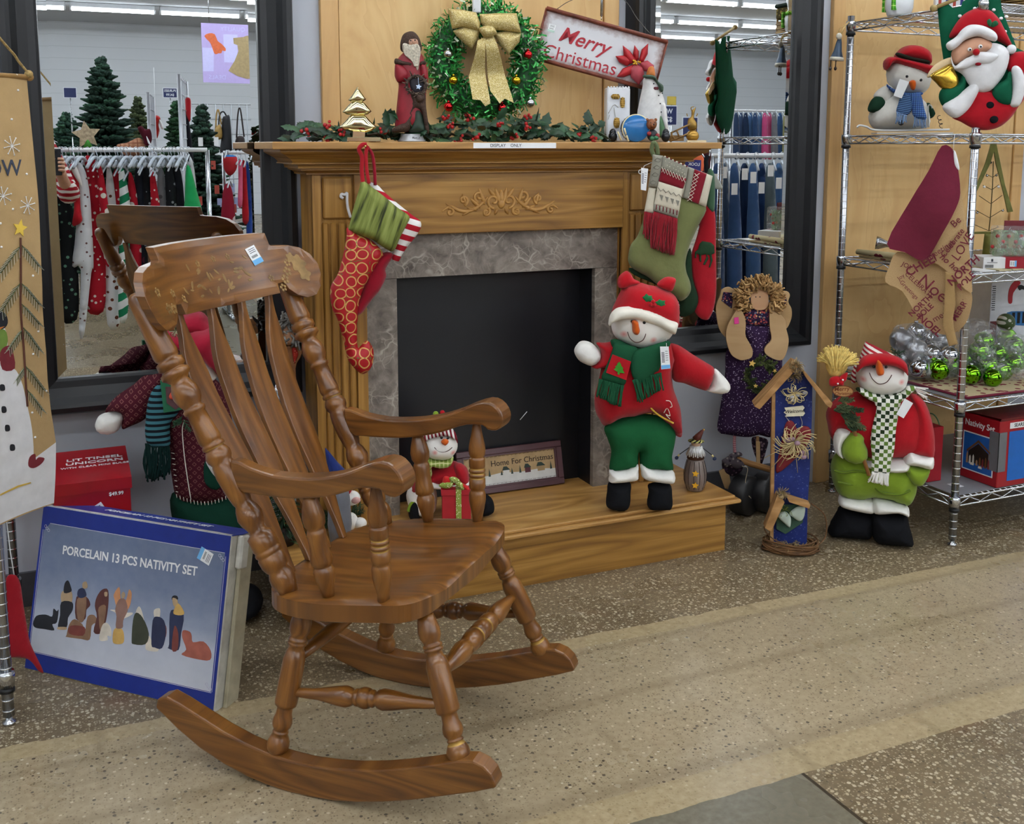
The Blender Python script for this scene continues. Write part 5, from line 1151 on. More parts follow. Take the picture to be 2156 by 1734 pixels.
# ---------------------------------------------------------------- wire shelving builder
def chrome_pole(mb,x,y,z0,z1):
    mb.lathe([(0,.0125),(1,.0125)],(x,y,z0),(x,y,z1),16)
    for i in range(int((z1-z0)/.0254)):mb.lathe([(0,.0125),(.3,.01285),(.7,.01285),(1,.0125)],(x,y,z0+.0254*i+.012),(x,y,z0+.0254*i+.015),16,1)
POLEM = [flat('b9bcc2',.2,1.0,.03),flat('e6e8ea',.25,1.0,0)]
def shelving(label,x0,x1,y0,y1,levels,ztop,liners=()):
    t = thing('wire_shelving',label,'shelf',((x0+x1)/2,(y0+y1)/2,0))
    for x in (x0,x1):
        for y in (y0,y1):
            mb = MB();chrome_pole(mb,x,y,.02,ztop);p = part(mb,'pole',POLEM,t)
            mb = MB();mb.lathe([(0,.014),(.2,.015),(.35,.007),(1,.007)],(x,y,0),(x,y,.03),16);part(mb,'foot',CHROME,p)
            for z in levels:mb = MB();mb.lathe([(0,.0165),(.8,.0185),(1,.0175)],(x,y,z-.03),(x,y,z+.006),18);mb.lathe([(0,.017),(1,.0165)],(x,y,z-.042),(x,y,z-.032),18,1);part(mb,'collar',[CHROME,BLACK],p)
    for z in levels:
        mb = MB();r = .0032
        def truss(a,b):
            a = np.array(a);b = np.array(b);L = np.linalg.norm(b-a);n = max(2,int(L/.05));d = (b-a)/L
            A = a+d*.016;B = b-d*.016
            for dz in (0.0,-.026):mb.tube([A+np.array([0,0,dz]),B+np.array([0,0,dz])],r,8)
            mb.tube([A+(B-A)*(i/n)+np.array([0,0,-.003 if i % 2 else -.023]) for i in range(n+1)],.0022,6)
        truss((x0,y0,z),(x1,y0,z));truss((x0,y1,z),(x1,y1,z));truss((x0,y0,z),(x0,y1,z));truss((x1,y0,z),(x1,y1,z))
        ny = int((x1-x0)/.026)
        for i in range(1,ny):x = x0+(x1-x0)*i/ny;mb.tube([(x,y0,z+.001),(x,y1,z+.001)],.0017,5)
        for y in (y0+.15,(y0+y1)/2,y1-.15):mb.tube([(x0,y,z-.004),(x1,y,z-.004)],.003,6)
        o = part(mb,'wire_shelf',CHROME,t)
        if z in liners:mb = MB();mb.box((x0+.02,y0+.012,z+.003),(x1-.02,y1-.012,z+.005));part(mb,'shelf_liner',flat('8d8f93',.45,0,.03),o,'grey plastic shelf liner')
    return t
shelving('chrome wire shelf standing behind the tan banner at the left edge',-1.05,-.158,2.50,3.06,(.12,.55,.98),1.25)
# red felt stocking hanging low on the left shelf
P0 = onY(20,1330,2.56);fr = Fr(P0,-15);S = thing('felt_stocking','plain red felt stocking hanging low beside the left chrome pole','stocking',P0)
one('felt',fr,k2,[(20,1115),(55,1088),(78,1120),(90,1200),(105,1290),(120,1360),(168,1462),(150,1462),(125,1430),(95,1412),(20,1410),(-10,1420),(0,1300)],.006,0,cloth('a01a26'),S)
mb = MB();a = fr.p(*k2(55,1090));mb.tube([fr.w(a[0],a[1],0),fr.w(a[0]-.005,a[1]+.06,0),fr.w(a[0]-.01,a[1]+.17,.0)],.0012,5);part(mb,'loop',PAPER,S)

# ---------------------------------------------------------------- maroon-coated snowman behind the chair
k = K(190,640,.27690);P0 = np.array([.40,2.90,0.0]);fr = Fr(P0,10)
S = thing('snowman_doll','stuffed snowman in maroon patterned coat and striped scarf behind the rocking chair','snowman doll',P0)
def diamond(g):
    u,v = g.uv();a = g.math('MULTIPLY',g.math('ADD',u,v),42.0);b = g.math('MULTIPLY',g.math('SUBTRACT',u,v),42.0)
    d = g.math('MAXIMUM',g.math('ABSOLUTE',g.math('SUBTRACT',g.math('FRACT',g.math('ADD',a,90.0)),.5)),g.math('ABSOLUTE',g.math('SUBTRACT',g.math('FRACT',g.math('ADD',b,90.0)),.5)))
    ring = g.math('MULTIPLY',g.step(d,.16),g.lt(d,.26));return g.mix(g.math('MULTIPLY',ring,.55),lin('4a1522'),lin('9a6a62'))
MAR = pattern('maroon_weave',diamond)
one('trousers',fr,k,[(620,1440),(850,1400),(1060,1440),(1150,1600),(1175,1800),(1180,1990),(640,1990),(630,1700)],.075,-.02,cloth('143c2e'),S)
mb = MB();mb.ell((-.10,.035,.03),(.055,.036,.10),fr.M());part(mb,'boot',BLACKC,S);mb = MB();mb.ell((.03,.035,.03),(.055,.036,.10),fr.M());part(mb,'boot',BLACKC,S)
one('coat',fr,k,[(560,560),(700,540),(900,550),(1010,640),(1085,900),(1155,1100),(1160,1200),(1110,1380),(1060,1470),(900,1505),(720,1500),(648,1450),(610,1250),(560,1000),(470,800),(480,650)],.085,-.01,MAR,S)
one('sleeve',fr,k,[(570,535),(480,535),(400,550),(330,610),(200,700),(130,780),(118,825),(180,815),(240,840),(242,945),(300,930),(420,870),(500,760)],.045,.02,MAR,S)
one('mitten',fr,k,[(36,930),(55,865),(90,835),(150,818),(220,822),(256,855),(235,920),(205,965),(150,987),(75,978)],.036,.02,WHITE,S,'white mitten')
one('head',fr,k,[(548,450),(600,370),(750,340),(900,390),(965,480),(960,560),(880,600),(750,610),(640,590),(565,540)],.075,.02,WHITE,S,'white head')
mb = MB();pf(mb,fr,k,[(420,205),(440,165),(540,140),(640,160),(700,205),(850,178),(965,195),(985,380),(995,570),(900,465),(790,385),(670,350),(570,420),(530,440),(470,330)],.09,.03);pf(mb,fr,k,[(640,165),(690,95),(790,55),(870,75),(925,170),(880,230),(760,230),(680,220)],.06,.0);part(mb,'hat',cloth('9c1730'),S,'crimson hat')
mb = MB();rr = random.Random(14);q = fr.p(*k(650,205),.12)
for i in range(60):
    D = np.array([rr.gauss(0,1),rr.gauss(0,1),abs(rr.gauss(0,1))]);D /= np.linalg.norm(D);A = fr.w(q[0],q[1],.115);mb.tube([A,A+(fr.ex*D[0]+fr.ez*D[1]+fr.n*D[2])*.017],.0009,4,i % 2)
part(mb,'hat_sprig',[flat('5f5b40',.8),flat('b9b496',.8)],S,'frosted hat sprig')
STS = stripes('striped_scarf','3f7580','14181f',.0155,90,.52)
one('scarf',fr,k,[(530,612),(470,660),(435,760),(420,900),(418,990),(450,1075),(598,1082),(605,960),(615,890),(660,840),(690,760),(600,690)],.018,.075,STS,S,'teal and black striped scarf')
mb = MB();fringe(mb,fr,k,(418,1060),(600,1080),(425,1330),(600,1300),.08,36,.0022,jit=.01);fringe(mb,fr,k,(418,1100),(470,1150),(440,1330),(520,1320),.06,12,.0022,jit=.01);part(mb,'scarf_fringe',cloth('0f2a28'),S)
mb = MB();mb.slab(fr.pts([(533,580),(700,578),(735,650),(790,740),(740,790),(560,822)],k,.105),.02,lambda a,b,d:(a,b,.006),lambda a,b,d:(a,b,-.006),M=fr.at(.105).M(),sm=False);mb.prism(fr.pts([(572,628),(692,630),(740,730),(650,802),(582,752)],k,.112),-.002,.002,fr.at(.112).M(),1);pf(mb,fr,k,[(598,700),(620,665),(655,660),(655,690),(635,720),(610,722)],.004,.116,2);part(mb,'birdhouse_ornament',[flat('1d6b48',.6,0,.08),flat('5b3b3f',.7,0,.08),flat('d2543c',.6)],S,'green wooden ornament with a red bird')
mb = MB()
for i in range(5):fir(mb,fr.w(*fr.p(*k(700+rr.uniform(-20,90),830+rr.uniform(-20,80)),.1),.1),fr.ex*rr.uniform(-.3,1)+fr.ez*rr.uniform(-1,.2)+fr.n*.2,.035,34,.0008,rr)
part(mb,'fir_sprig',flat('2f5a3e',.8),S,'green fir sprig')
mb = MB();line_on(mb,fr,k,[(715,880),(700,960),(715,1150),(740,1330),(765,1485)],.076,.0014)
for i in range(16):
    t = i/15;a = (655+t*400,1445+55*math.sin(t*3.1));line_on(mb,fr,k,[a,(a[0]+4,a[1]+28)],.072-.03*abs(2*t-1)**2,.001,smooth=False)
for i in range(8):line_on(mb,fr,k,[(615+i*5,1130+i*42),(640+i*4,1135+i*42)],.066,.001,smooth=False)
part(mb,'coat_stitching',CREAM,S,'cream stitching')
one('pocket_patch',fr,k,[(870,1200),(930,1180),(1000,1300),(1020,1360),(960,1410),(900,1390),(865,1330)],.006,.078,cloth('143c2e'),S,'dark green pocket');one('pocket_mitten',fr,k,[(880,1190),(960,1185),(1000,1260),(990,1330),(940,1300),(905,1250)],.018,.08,WHITE,S,'white mitten')
# ---------------------------------------------------------------- wooden doll with grey curls beside the fireplace
k = K(520,620,.10383);P0 = np.array([.618,2.985,0.188]);fr = Fr(P0,12)
S = thing('wooden_doll','brown wooden doll with grey yarn curls between chair back and fireplace','doll',P0)
DW = wood('stained_doll','5a3517','7a4c22','8e5c2c',3,14,.55,.2,.04,False)
out = fr.pts([(880,1030),(1040,1035),(1100,1110),(1118,1170),(1080,1270),(1010,1380),(985,1500),(1000,1750),(1040,2100),(1060,2600),(1040,2900),(780,2900),(700,2600),(690,2000),(700,1400),(640,1250),(640,1120),(760,1040)],k)
mb = MB();mb.slab(out,.02,lambda a,b,d:(a,b,.009),lambda a,b,d:(a,b,-.009),M=fr.M(),sm=False);part(mb,'body',DW,S,bevel=.002)
zb = min(p[1] for p in out)
for sg in (-1,1):mb = MB();c = fr.p(*k(900,3100));mb.box((c[0]+sg*.022-.012,.0125,-.008),(c[0]+sg*.022+.012,zb+.005,.008),0,fr.M());part(mb,'leg',DW,S)
mb = MB();c = fr.p(*k(900,3100));mb.box((c[0]-.06,0.0005,-.035),(c[0]+.06,.014,.035),0,fr.M());part(mb,'base',DW,S)
one('head',fr,k,[(700,700),(800,560),(950,560),(1020,700),(1020,900),(950,1010),(800,1020),(710,900)],.012,.008,flat('b98a68',.6),S)
mb = MB();rr = random.Random(31)
for i in range(230):
    t = rr.uniform(-.9,math.pi+.9);r = rr.uniform(.55,1.0);a = 860+185*r*math.cos(t);b = 760-320*r*math.sin(t) if math.sin(t) > 0 else 760+rr.uniform(0,250)
    q = fr.p(*k(a,b),.01);A = fr.w(q[0],q[1],.008+rr.uniform(-.02,.018));S_ = np.array([rr.gauss(0,1) for _ in range(3)])*.008
    mb.tube(cr([A,A+S_+fr.n*.004,A+S_*1.6+fr.ez*rr.uniform(-.01,.004)],3,False),.0031,6,rr.randint(0,1))
part(mb,'hair',[flat('8d8a85',.9,0,.2),flat('6b6863',.9,0,.2)],S,'grey yarn curls')
one('patch',fr,k,[(910,1100),(960,1070),(1010,1110),(1040,1200),(1010,1300),(960,1400),(930,1260)],.003,.011,flower_cloth('red_print','8c2318',['d8c0a0','b0402a'],120,.25),S,'red printed patch')
# ---------------------------------------------------------------- slim tinsel tree, gnome hat and little bears at the fireplace's left foot
k = K(480,600,.34608);P0 = np.array([.545,2.80,.187]);
P0 = np.array([.60,2.845,.188]);fr = Fr(P0,12);zt = fr.p(582,845)[1];xa = fr.p(590,900)[0]
S = thing('tinsel_tree','slim dark green tinsel tree with a silver finial behind the chair slats','artificial tree',fr.w(xa,0,0))
mb = MB();rr = random.Random(77)
for i in range(700):
    t = rr.random();r = .012+.055*(1-t);a = rr.uniform(0,6.283);A = fr.w(xa,t*(zt-.03),0);D = fr.ex*math.cos(a)+fr.n*math.sin(a)-fr.ez*(.35 if t > .12 else -.1);mb.tube([A,A+D*r*.6+fr.ez*.004,A+D*r],.0011,3,rr.randint(0,2) == 0)
part(mb,'branches',[flat('1f3a26',.6,0,.2),flat('35603a',.4,.3,.2)],S)
mb = MB();mb.lathe([(0,.004),(.2,.010),(.45,.012),(.6,.006),(.75,.009),(.85,.004),(1,.0008)],fr.w(xa-.008,zt-.02,0),fr.w(xa-.008,zt+.05,0),16);part(mb,'finial',flat('c9ccd2',.15,.9,.03),S,'silver finial')
mb = MB();mb.tube([fr.w(xa+.012,zt-.05,.03),fr.w(xa+.016,zt-.16,.05)],.0016,5);mb.prism(star((xa+.014,zt-.11),.009),.042,.045,fr.M());part(mb,'star_garland',GOLD,S,'gold star garland')
mb = MB();mb.lathe([(0,.03),(1,.022)],fr.w(xa,0,0),fr.w(xa,.05,0),18);part(mb,'pot',flat('2c1c14',.5),S)
P0 = np.array([.695,2.79,.188]);fr = Fr(P0,12);q = fr.p(685,943);q2 = fr.p(722,1000)
S = thing('gnome_doll','small gnome in a pointed blue hat at the foot of the left pilaster','gnome',P0)
mb = MB();b0 = fr.w(q2[0]-.012,q2[1]-.01,0);mb.lathe([(0,.030),(.15,.027),(.5,.015),(.85,.006),(1,.001)],b0,fr.w(q[0],q[1],0),18);part(mb,'hat',cloth('1f2f6b'),S,'blue pointed hat')
mb = MB();zz = b0[2]-.187;mb.lathe([(0,.026),(.3,.034),(.7,.03),(1,.022)],P0+fr.ex*(q2[0]-.012),P0+fr.ex*(q2[0]-.012)+np.array([0,0,zz+.004]),20);part(mb,'body',cloth('6d6f76'),S)
P0 = onZ(738,1122,.188);fr = Fr(P0,15);
S = thing('fir_cluster','little artificial fir branch pile on the hearth behind the seat','greenery',P0)
mb = MB()
for i in range(34):fir(mb,P0+fr.ex*rr.uniform(-.10,.05)+fr.n*rr.uniform(-.05,.01)+np.array([0,0,.016+rr.uniform(0,.03)]),fr.ex*rr.gauss(0,1)+fr.n*rr.gauss(0,.5)+np.array([0,0,abs(rr.gauss(.5,.4))]),.05,40,.0009,rr,rr.randint(0,1))
part(mb,'fir_tips',[flat('24402c',.8),flat('3c5a3a',.8)],S)
S = thing('bear_doll','small white bear doll with pink face resting on the hearth greenery','toy bear',P0+np.array([0,0,.02]))
mb = MB();c = fr.p(738,1100);c = (c[0],max(c[1],.016));h = fr.p(740,1045)
mb.ell((c[0],c[1]+.012,.02),(.022,.026,.02),fr.M());mb.ell((c[0]+.027,c[1]+.005,.022),(.02,.017,.018),fr.M());mb.ell((c[0]-.018,c[1]+.04,.02),(.018,.024,.018),fr.M());mb.ell((h[0],h[1],.012),(.026,.022,.02),fr.M());part(mb,'body',WHITE,S)
mb = MB();mb.ell((h[0]+.012,h[1]-.002,.028),(.014,.010,.008),fr.M());part(mb,'face',cloth('d9a9a4'),S,'pink face')
mb = MB();mb.lathe([(0,.02),(.4,.017),(1,.003)],fr.w(h[0]-.008,h[1]+.014,.012),fr.w(h[0]-.035,h[1]+.034,.012),14);part(mb,'hat',RED,S,'red cap')

MB.ZMIN = None
# ================================================================ ON AND AROUND THE MANTEL
ZM = 1.3115
def gloss(c,r=.18,m=1.0):return flat(c,r,m,.04)
# ---------------------------------------------------------------- holly garland
S = thing('holly_garland','artificial holly garland with red berries lying along the mantel shelf','garland',(1.1,2.93,ZM))
k = K(600,0,.32468);rr = random.Random(42)
LEAF = [flat('24442c',.45,0,.25),flat('35593a',.45,0,.25),flat('1b3322',.5,0,.2)]
def holly_leaf(mb,A,D,N,L,mi):
    D = np.array(D,float);D /= np.linalg.norm(D);W = np.cross(N,D);W /= (np.linalg.norm(W)+1e-9);N2 = np.cross(D,W)
    prof = [(0,.05),(.12,.22),(.2,.38),(.3,.28),(.42,.46),(.52,.33),(.66,.36),(.76,.2),(1,0)]
    V = [];F = [];n = len(prof)
    for t,w in prof:
        c = A+D*L*t-N2*L*.25*t*t;V += [c+W*w*L*.8-N2*w*L*.15,c+N2*.004*(1-t),c-W*w*L*.8-N2*w*L*.15]
    for i in range(n-1):a = i*3;F += [(a,a+3,a+4,a+1),(a+1,a+4,a+5,a+2)]
    mb.add(V,F,mi,True)
mb = MB();mbb = MB();stem = []
for i in range(60):
    u = 615+(1275-615)*i/59;q = onY(u,288,2.90+.03*math.sin(i*.7));q[2] = ZM+.012+.012*abs(math.sin(i*1.3));stem.append(q)
top = lambda u:np.interp(u,[610,650,690,730,800,830,900,940,990,1040,1090,1130,1170,1215,1250,1280],[278,245,262,282,256,240,270,232,248,235,250,240,262,262,250,262])
for i in range(290):
    u = rr.uniform(618,1272);q = onY(u,290,rr.uniform(2.84,2.98));hmax = max(.02,(298-top(u))*.00135*1.1);q[2] = ZM+.006+rr.random()**1.2*hmax*.75
    D = np.array([rr.gauss(0,1),rr.gauss(-.5,.6),rr.gauss(.3,.5)]);N = np.array([rr.gauss(0,.5),-.6,.8]);L = rr.uniform(.035,.055)
    D /= np.linalg.norm(D)
    if q[2]+D[2]*L < ZM+.003:D[2] = abs(D[2])*.3
    if q[1]+D[1]*L < 2.81:D[1] = abs(D[1])
    if q[2]+D[2]*L-.25*L*.8 < ZM+.002:q[2] = ZM+.03
    holly_leaf(mb,q,D,N,L,rr.randint(0,2))
part(mb,'leaves',LEAF,S)
mb = MB();mb.tube(cr(stem,2,False),.004,6);part(mb,'stem',flat('3a2c1c',.7),S)
for (u,v) in ((644,278),(687,262),(723,277),(691,294),(810,276),(940,244),(989,247),(1052,261),(1112,246),(1115,265),(1003,287),(948,265),(1250,294),(1221,280),(1085,287),(966,292)):
    q = onY(u,v,2.845)
    mbb = MB()
    for j in range(5):mbb.ell(q+np.array([rr.uniform(-.011,.011),rr.uniform(-.006,.012),rr.uniform(-.009,.009)]),rr.uniform(.0042,.0062),None,0,8,6)
    part(mbb,'berry_cluster',flat('b01c20',.3,0,.1),S,'cluster of red berries')
# ---------------------------------------------------------------- gold tree stocking holder
fr = Fr(onY(766,298,2.825),15);fr.P[2] = ZM;k = K(600,0,.32468)
S = thing('stocking_holder','shiny gold tree-shaped stocking holder at the left of the mantel','stocking holder',fr.P)
GM = gloss('e6dcae',.10)
mb = MB()
for L,d in (([(430,740),(392,785),(350,826),(385,845),(440,856),(520,860),(565,846),(596,823),(555,785),(515,742)],.0),([(465,640),(425,668),(372,726),(400,742),(470,748),(535,742),(562,722),(515,665)],.001),([(470,562),(440,610),(410,650),(435,662),(500,663),(528,645),(500,605)],.002)):pf(mb,fr,k,L,.014,d,smooth=False)
mb.prism(fr.pts([(442,850),(520,855),(518,893),(438,890)],k),-.006,.006,fr.M());part(mb,'tree',GM,S)
a = fr.p(*k(402,890));b = fr.p(*k(620,928));mb = MB();mb.box((a[0],.0005,-.03),(b[0],.012,.022),0,fr.M(),bev=.001);part(mb,'base',GM,S)
# ---------------------------------------------------------------- robed santa statue
k = K(810,40,.15576);fr = Fr(onY(868,300,2.865),17);fr.P[2] = ZM
S = thing('santa_statue','tall robed santa statue in red coat with dark fur on the mantel','figurine',fr.P)
cx = fr.p(*k(365,1600))[0];zb = .022
mb = MB();mb.lathe([(0.0005,.039),(.004,.039),(.006,.036),(.014,.032),(.022,.031)],fr.w(cx,0,0),None,30)
q = fr.p(*k(465,1600));mb.text('PEACE',.008,fr.M(cx+.012,.011,.035),1,.0003,.01);part(mb,'base',[flat('b9bbbf',.35,.3),flat('3a3a3c',.6)],S,'grey base')
z0 = lambda L:[(x,y) for x,y in L]
one('robe',fr,k,[(235,470),(300,445),(470,450),(540,560),(590,770),(560,1000),(560,1300),(600,1515),(560,1530),(360,1535),(180,1530),(135,1510),(150,1300),(180,1000),(185,870),(135,770),(150,590)],.034,0,flat('8f1f2b',.45,0,.12),S)
BF = flat('4d3c34',.8,0,.25,.2,300)
one('fur_front',fr,k,[(335,1000),(440,960),(540,1000),(560,1200),(602,1518),(555,1520),(520,1350),(490,1240),(400,1230),(370,1400),(320,1512),(110,1532),(120,1470),(280,1380),(330,1250),(360,1120)],.016,.026,BF,S,'brown fur trim')
one('underskirt',fr,k,[(395,1235),(488,1238),(530,1400),(552,1522),(440,1530),(325,1525),(370,1400)],.014,.022,flat('263a2e',.5,0,.2),S,'dark green underskirt')
mb = MB();pf(mb,fr,k,[(135,545),(170,535),(250,570),(360,588),(362,635),(250,625),(140,610)],.012,.028);pf(mb,fr,k,[(475,590),(545,560),(556,605),(480,640)],.012,.024);part(mb,'shoulder_fur',BF,S,'brown shoulder fur')
one('sleeve',fr,k,[(150,600),(280,650),(330,740),(300,830),(190,865),(140,770)],.018,.024,flat('8f1f2b',.45,0,.12),S);one('sleeve',fr,k,[(480,620),(555,630),(590,770),(570,830),(500,800)],.018,.022,flat('8f1f2b',.45,0,.12),S)
one('hood',fr,k,[(208,350),(240,225),(300,178),(380,168),(440,215),(480,290),(502,400),(470,450),(350,470),(230,440)],.026,.004,BF,S,'brown hood')
one('face',fr,k,[(315,300),(350,265),(430,270),(455,330),(440,370),(330,370)],.014,.022,flat('b98c74',.5,0,.1),S)
mb = MB();pf(mb,fr,k,[(240,350),(275,325),(340,345),(385,335),(440,330),(478,400),(472,560),(462,680),(430,705),(395,620),(340,500),(290,470),(250,450)],.016,.026,res=.003)
for i in range(22):
    a = 260+i*9.5;line_on(mb,fr,k,[(a+10,360+20*math.sin(i)),(a+12+60*(1-abs(i-11)/11),470),(370+i*4,560+10*math.sin(i*2)),(400+i*2.5,640)],.040,[.0018,.0022,.0012],0,5)
part(mb,'beard',flat('cfc6b4',.7,0,.2,.2,200),S,'long cream beard')
eyes(fr,k,[(352,290),(410,285)],.036,.0022,S);mb = MB();q = fr.p(*k(383,310),.036);mb.ell((q[0],q[1],0),(.003,.005,.004),fr.at(.036).M());part(mb,'nose',flat('b98c74',.5,0,.1),S)
mb = MB()
for i in range(90):
    t = i/90*6.283;q = fr.p(*k(428+135*math.cos(t),895+130*math.sin(t)),.045);D = fr.ex*rr.gauss(0,1)+fr.ez*rr.gauss(0,1)+fr.n*abs(rr.gauss(0,.6));mb.tube([fr.w(*q,.045),fr.w(*q,.045)+D*.006],.0016,4,i % 2)
mb.tube([fr.w(*fr.p(*k(428+130*math.cos(t),895+125*math.sin(t)),.043),.043) for t in np.linspace(0,6.283,25)[:-1]],.004,8,0,closed=True);part(mb,'twig_wreath',[flat('4a3c34',.8,0,.2),flat('6a5a4c',.8)],S,'brown twig wreath')
one('dark_backing',fr,k,[(340,800),(440,770),(530,800),(540,900),(500,980),(420,1000),(350,930)],.004,.036,flat('2a2630',.6),S);one('mitten',fr,k,[(430,1030),(500,1020),(540,1080),(480,1130),(430,1110)],.012,.042,BF,S)
mb = MB();q = fr.p(*k(458,915),.05);mb.prism(star(q,.0085,.2,.5),-.001,.0015,fr.at(.05).M());line_on(mb,fr,k,[(452,790),(456,880)],.05,.0008);part(mb,'star',gloss('aebfd6',.3),S,'silver star')
# ---------------------------------------------------------------- tinsel wreath on the wall panel
C = onY(1020,132,3.085);fr = Fr(C,12);S = thing('tinsel_wreath','green tinsel wreath with a gold glitter bow hung on the wood panel','wreath',C);k = K(600,0,.32468)
Rm = .5*(fr.p(1148,132)[0]-fr.p(893,132)[0]);rin = Rm*.46
mb = MB();V = [];F = [];MI = []
for i in range(2600):
    t = rr.uniform(0,6.283);ph = rr.uniform(0,6.283);rc = (Rm*.97+rin)/2;rw = (Rm*.97-rin)/2*rr.uniform(.35,1)
    dirr = fr.ex*math.cos(t)+fr.ez*math.sin(t);A = C+dirr*(rc+rw*math.cos(ph))+fr.n*(rw*.8*math.sin(ph)+.015)
    D = dirr*math.cos(ph)+fr.n*math.sin(ph)*.9+np.array([rr.gauss(0,.8) for _ in range(3)]);D /= np.linalg.norm(D);L = rr.uniform(.018,.034);B = np.cross(D,[rr.gauss(0,1) for _ in range(3)]);B /= np.linalg.norm(B);N = np.cross(D,B);w = rr.uniform(.0018,.0032)
    o = len(V);
    for s_,c_ in ((0,0),(.5,.30),(1,-.1)):p = A+D*L*s_+N*L*c_;V += [p-B*w,p+B*w]
    F += [(o,o+1,o+3,o+2),(o+2,o+3,o+5,o+4)];m = 0 if rr.random() < .5 else (1 if rr.random() < .75 else 2);MI += [m,m]
for L0 in range(0,len(V),6):
    for j in range(6):
        p = V[L0+j]
        if p[1] > 3.145:V[L0+j] = np.array([p[0],3.145,p[2]])
mb.add(V,F,MI,False);mb.tube([C+(fr.ex*math.cos(t)+fr.ez*math.sin(t))*(Rm+rin)*.49+fr.n*.01 for t in np.linspace(0,6.283,41)[:-1]],(Rm-rin)*.33,10,3,closed=True)
part(mb,'tinsel',[flat('2a8a3e',.28,.35,.1),flat('4fb85c',.25,.35,.1),flat('dbe8cc',.25,.4,.05),flat('164a22',.6)],S)
def glitter_mat():
    g = G('gold_glitter',.4,.35,.5);n = g.vor(g.obj(),900,out='Color');x = g.xyz(n)[0];g.col(g.ramp(x,[(0,'937d3c'),(.5,'bda762'),(.85,'d8c88e'),(1,'fff8d8')]));g.bump(x,.5,.001);return g.m
GLIT = glitter_mat()
mb = MB();pf(mb,fr,k,[(1055,55),(1140,62),(1240,80),(1268,150),(1262,205),(1150,175),(1085,190)],.018,.085,smooth=False);pf(mb,fr,k,[(1090,200),(1160,170),(1268,195),(1250,260),(1215,322),(1165,285),(1110,230)],.016,.078,smooth=False)
pf(mb,fr,k,[(1262,92),(1380,85),(1502,86),(1532,215),(1430,200),(1360,195),(1300,190),(1270,150)],.018,.085,smooth=False);pf(mb,fr,k,[(1345,215),(1440,200),(1530,218),(1520,272),(1448,357),(1400,300)],.016,.078,smooth=False)
pf(mb,fr,k,[(1262,180),(1340,165),(1375,215),(1350,232),(1300,245),(1270,215)],.018,.098);part(mb,'bow',GLIT,S,'gold glitter bow')
for L in ([(1245,265),(1292,240),(1300,450),(1328,672),(1295,690),(1262,650),(1212,645),(1196,500),(1225,380)],[(1290,245),(1348,225),(1400,380),(1445,530),(1478,668),(1420,640),(1388,672),(1330,590),(1312,420)]):
    mb = MB();o = fr.pts(L,k,.085);mb.slab(o,.012,lambda a,b,d:(a,b,.012*math.sin(b*38)+.0006),lambda a,b,d:(a,b,.012*math.sin(b*38)-.0006),M=fr.at(.085).M());part(mb,'bow_tail',GLIT,S,'gold ribbon tail')
for (a,b,c_) in ((1058,350,'c9ced6'),(1590,668,'c9ced6'),(1575,355,'c8262a'),(1060,692,'c8262a'),(1408,698,'c8262a'),(1092,520,'c9a92c'),(1500,522,'c9a92c')):
    mb = MB();q = fr.p(*k(a,b),.065);mb.ell((q[0],q[1],0),.0145,fr.at(.065).M());mb.lathe([(0,.004),(1,.004)],fr.w(q[0],q[1]+.013,.065),fr.w(q[0],q[1]+.018,.065),10);part(mb,'bauble',gloss(c_,.12),S)
mb = MB();q = fr.p(*k(1245,40),.05);mb.box((q[0]-.014,q[1]-.02,-.006),(q[0]+.012,q[1]+.08,.004),0,fr.at(.05).M(),bev=.003);mb.box((q[0]-.012,q[1]+.07,-.075),(q[0]+.012,q[1]+.08,.004),0,fr.at(.05).M(),bev=.002);part(mb,'wall_hook',[flat('d9dade',.4)],cat='hook',label='white plastic wall hook carrying the tinsel wreath')
# ---------------------------------------------------------------- hanging Merry Christmas sign
k = K(1100,0,.30612);P0 = onY(1264,100,3.0);fr = Fr(P0,18)
S = thing('christmas_sign','tilted white and rust metal sign reading Merry Christmas above the mantel','sign',P0)
tl = np.array(fr.p(*k(140,50)));trr = np.array(fr.p(*k(970,282)));bl = np.array(fr.p(*k(102,405)));ang = math.degrees(math.atan2(trr[1]-tl[1],trr[0]-tl[0]));ww = np.linalg.norm(trr-tl);hh = np.linalg.norm(bl-tl)
M = fr.M(*((tl+trr)/2+(bl-tl)/2),0,ang)
def sign_mat():
    g = G('distressed_white',.5,0,.3);u,v = g.uv();n = g.noise(g.vec(u,v),70,4);e = g.math('MINIMUM',g.math('SUBTRACT',ww/2,g.math('ABSOLUTE',u)),g.math('SUBTRACT',hh/2,g.math('ABSOLUTE',v)))
    f = g.math('SUBTRACT',1.0,g.math('DIVIDE',g.math('ADD',e,g.math('MULTIPLY',g.math('SUBTRACT',n,.5),.03)),.03),clamp=True)
    g.col(g.mix(f,lin('d2d2d6'),lin('7a4634')));return g.m
RUST = flat('7a3d2c',.5,.1,.25)
mb = MB();mb.prism([(-ww/2+.003,-hh/2+.003),(ww/2-.003,-hh/2+.003),(ww/2-.003,hh/2-.003),(-ww/2+.003,hh/2-.003)],-.004,.003,M);part(mb,'panel',[sign_mat()],S)
mb = MB()
for s_ in (-1,1):mb.tube([M[:3,:3] @ np.array([x,s_*(hh/2-.001),.006])+M[:3,3] for x in (-ww/2,0,ww/2)],.0065,10)
for s_ in (-1,1):mb.tube([M[:3,:3] @ np.array([s_*ww/2,y,.004])+M[:3,3] for y in (-hh/2,hh/2)],.0035,8)
part(mb,'rim',RUST,S,'rusty rolled rim')
CR_ = flat('a81c2c',.5,0,.05)
q1 = fr.p(*k(420,285));q2 = fr.p(*k(395,415))
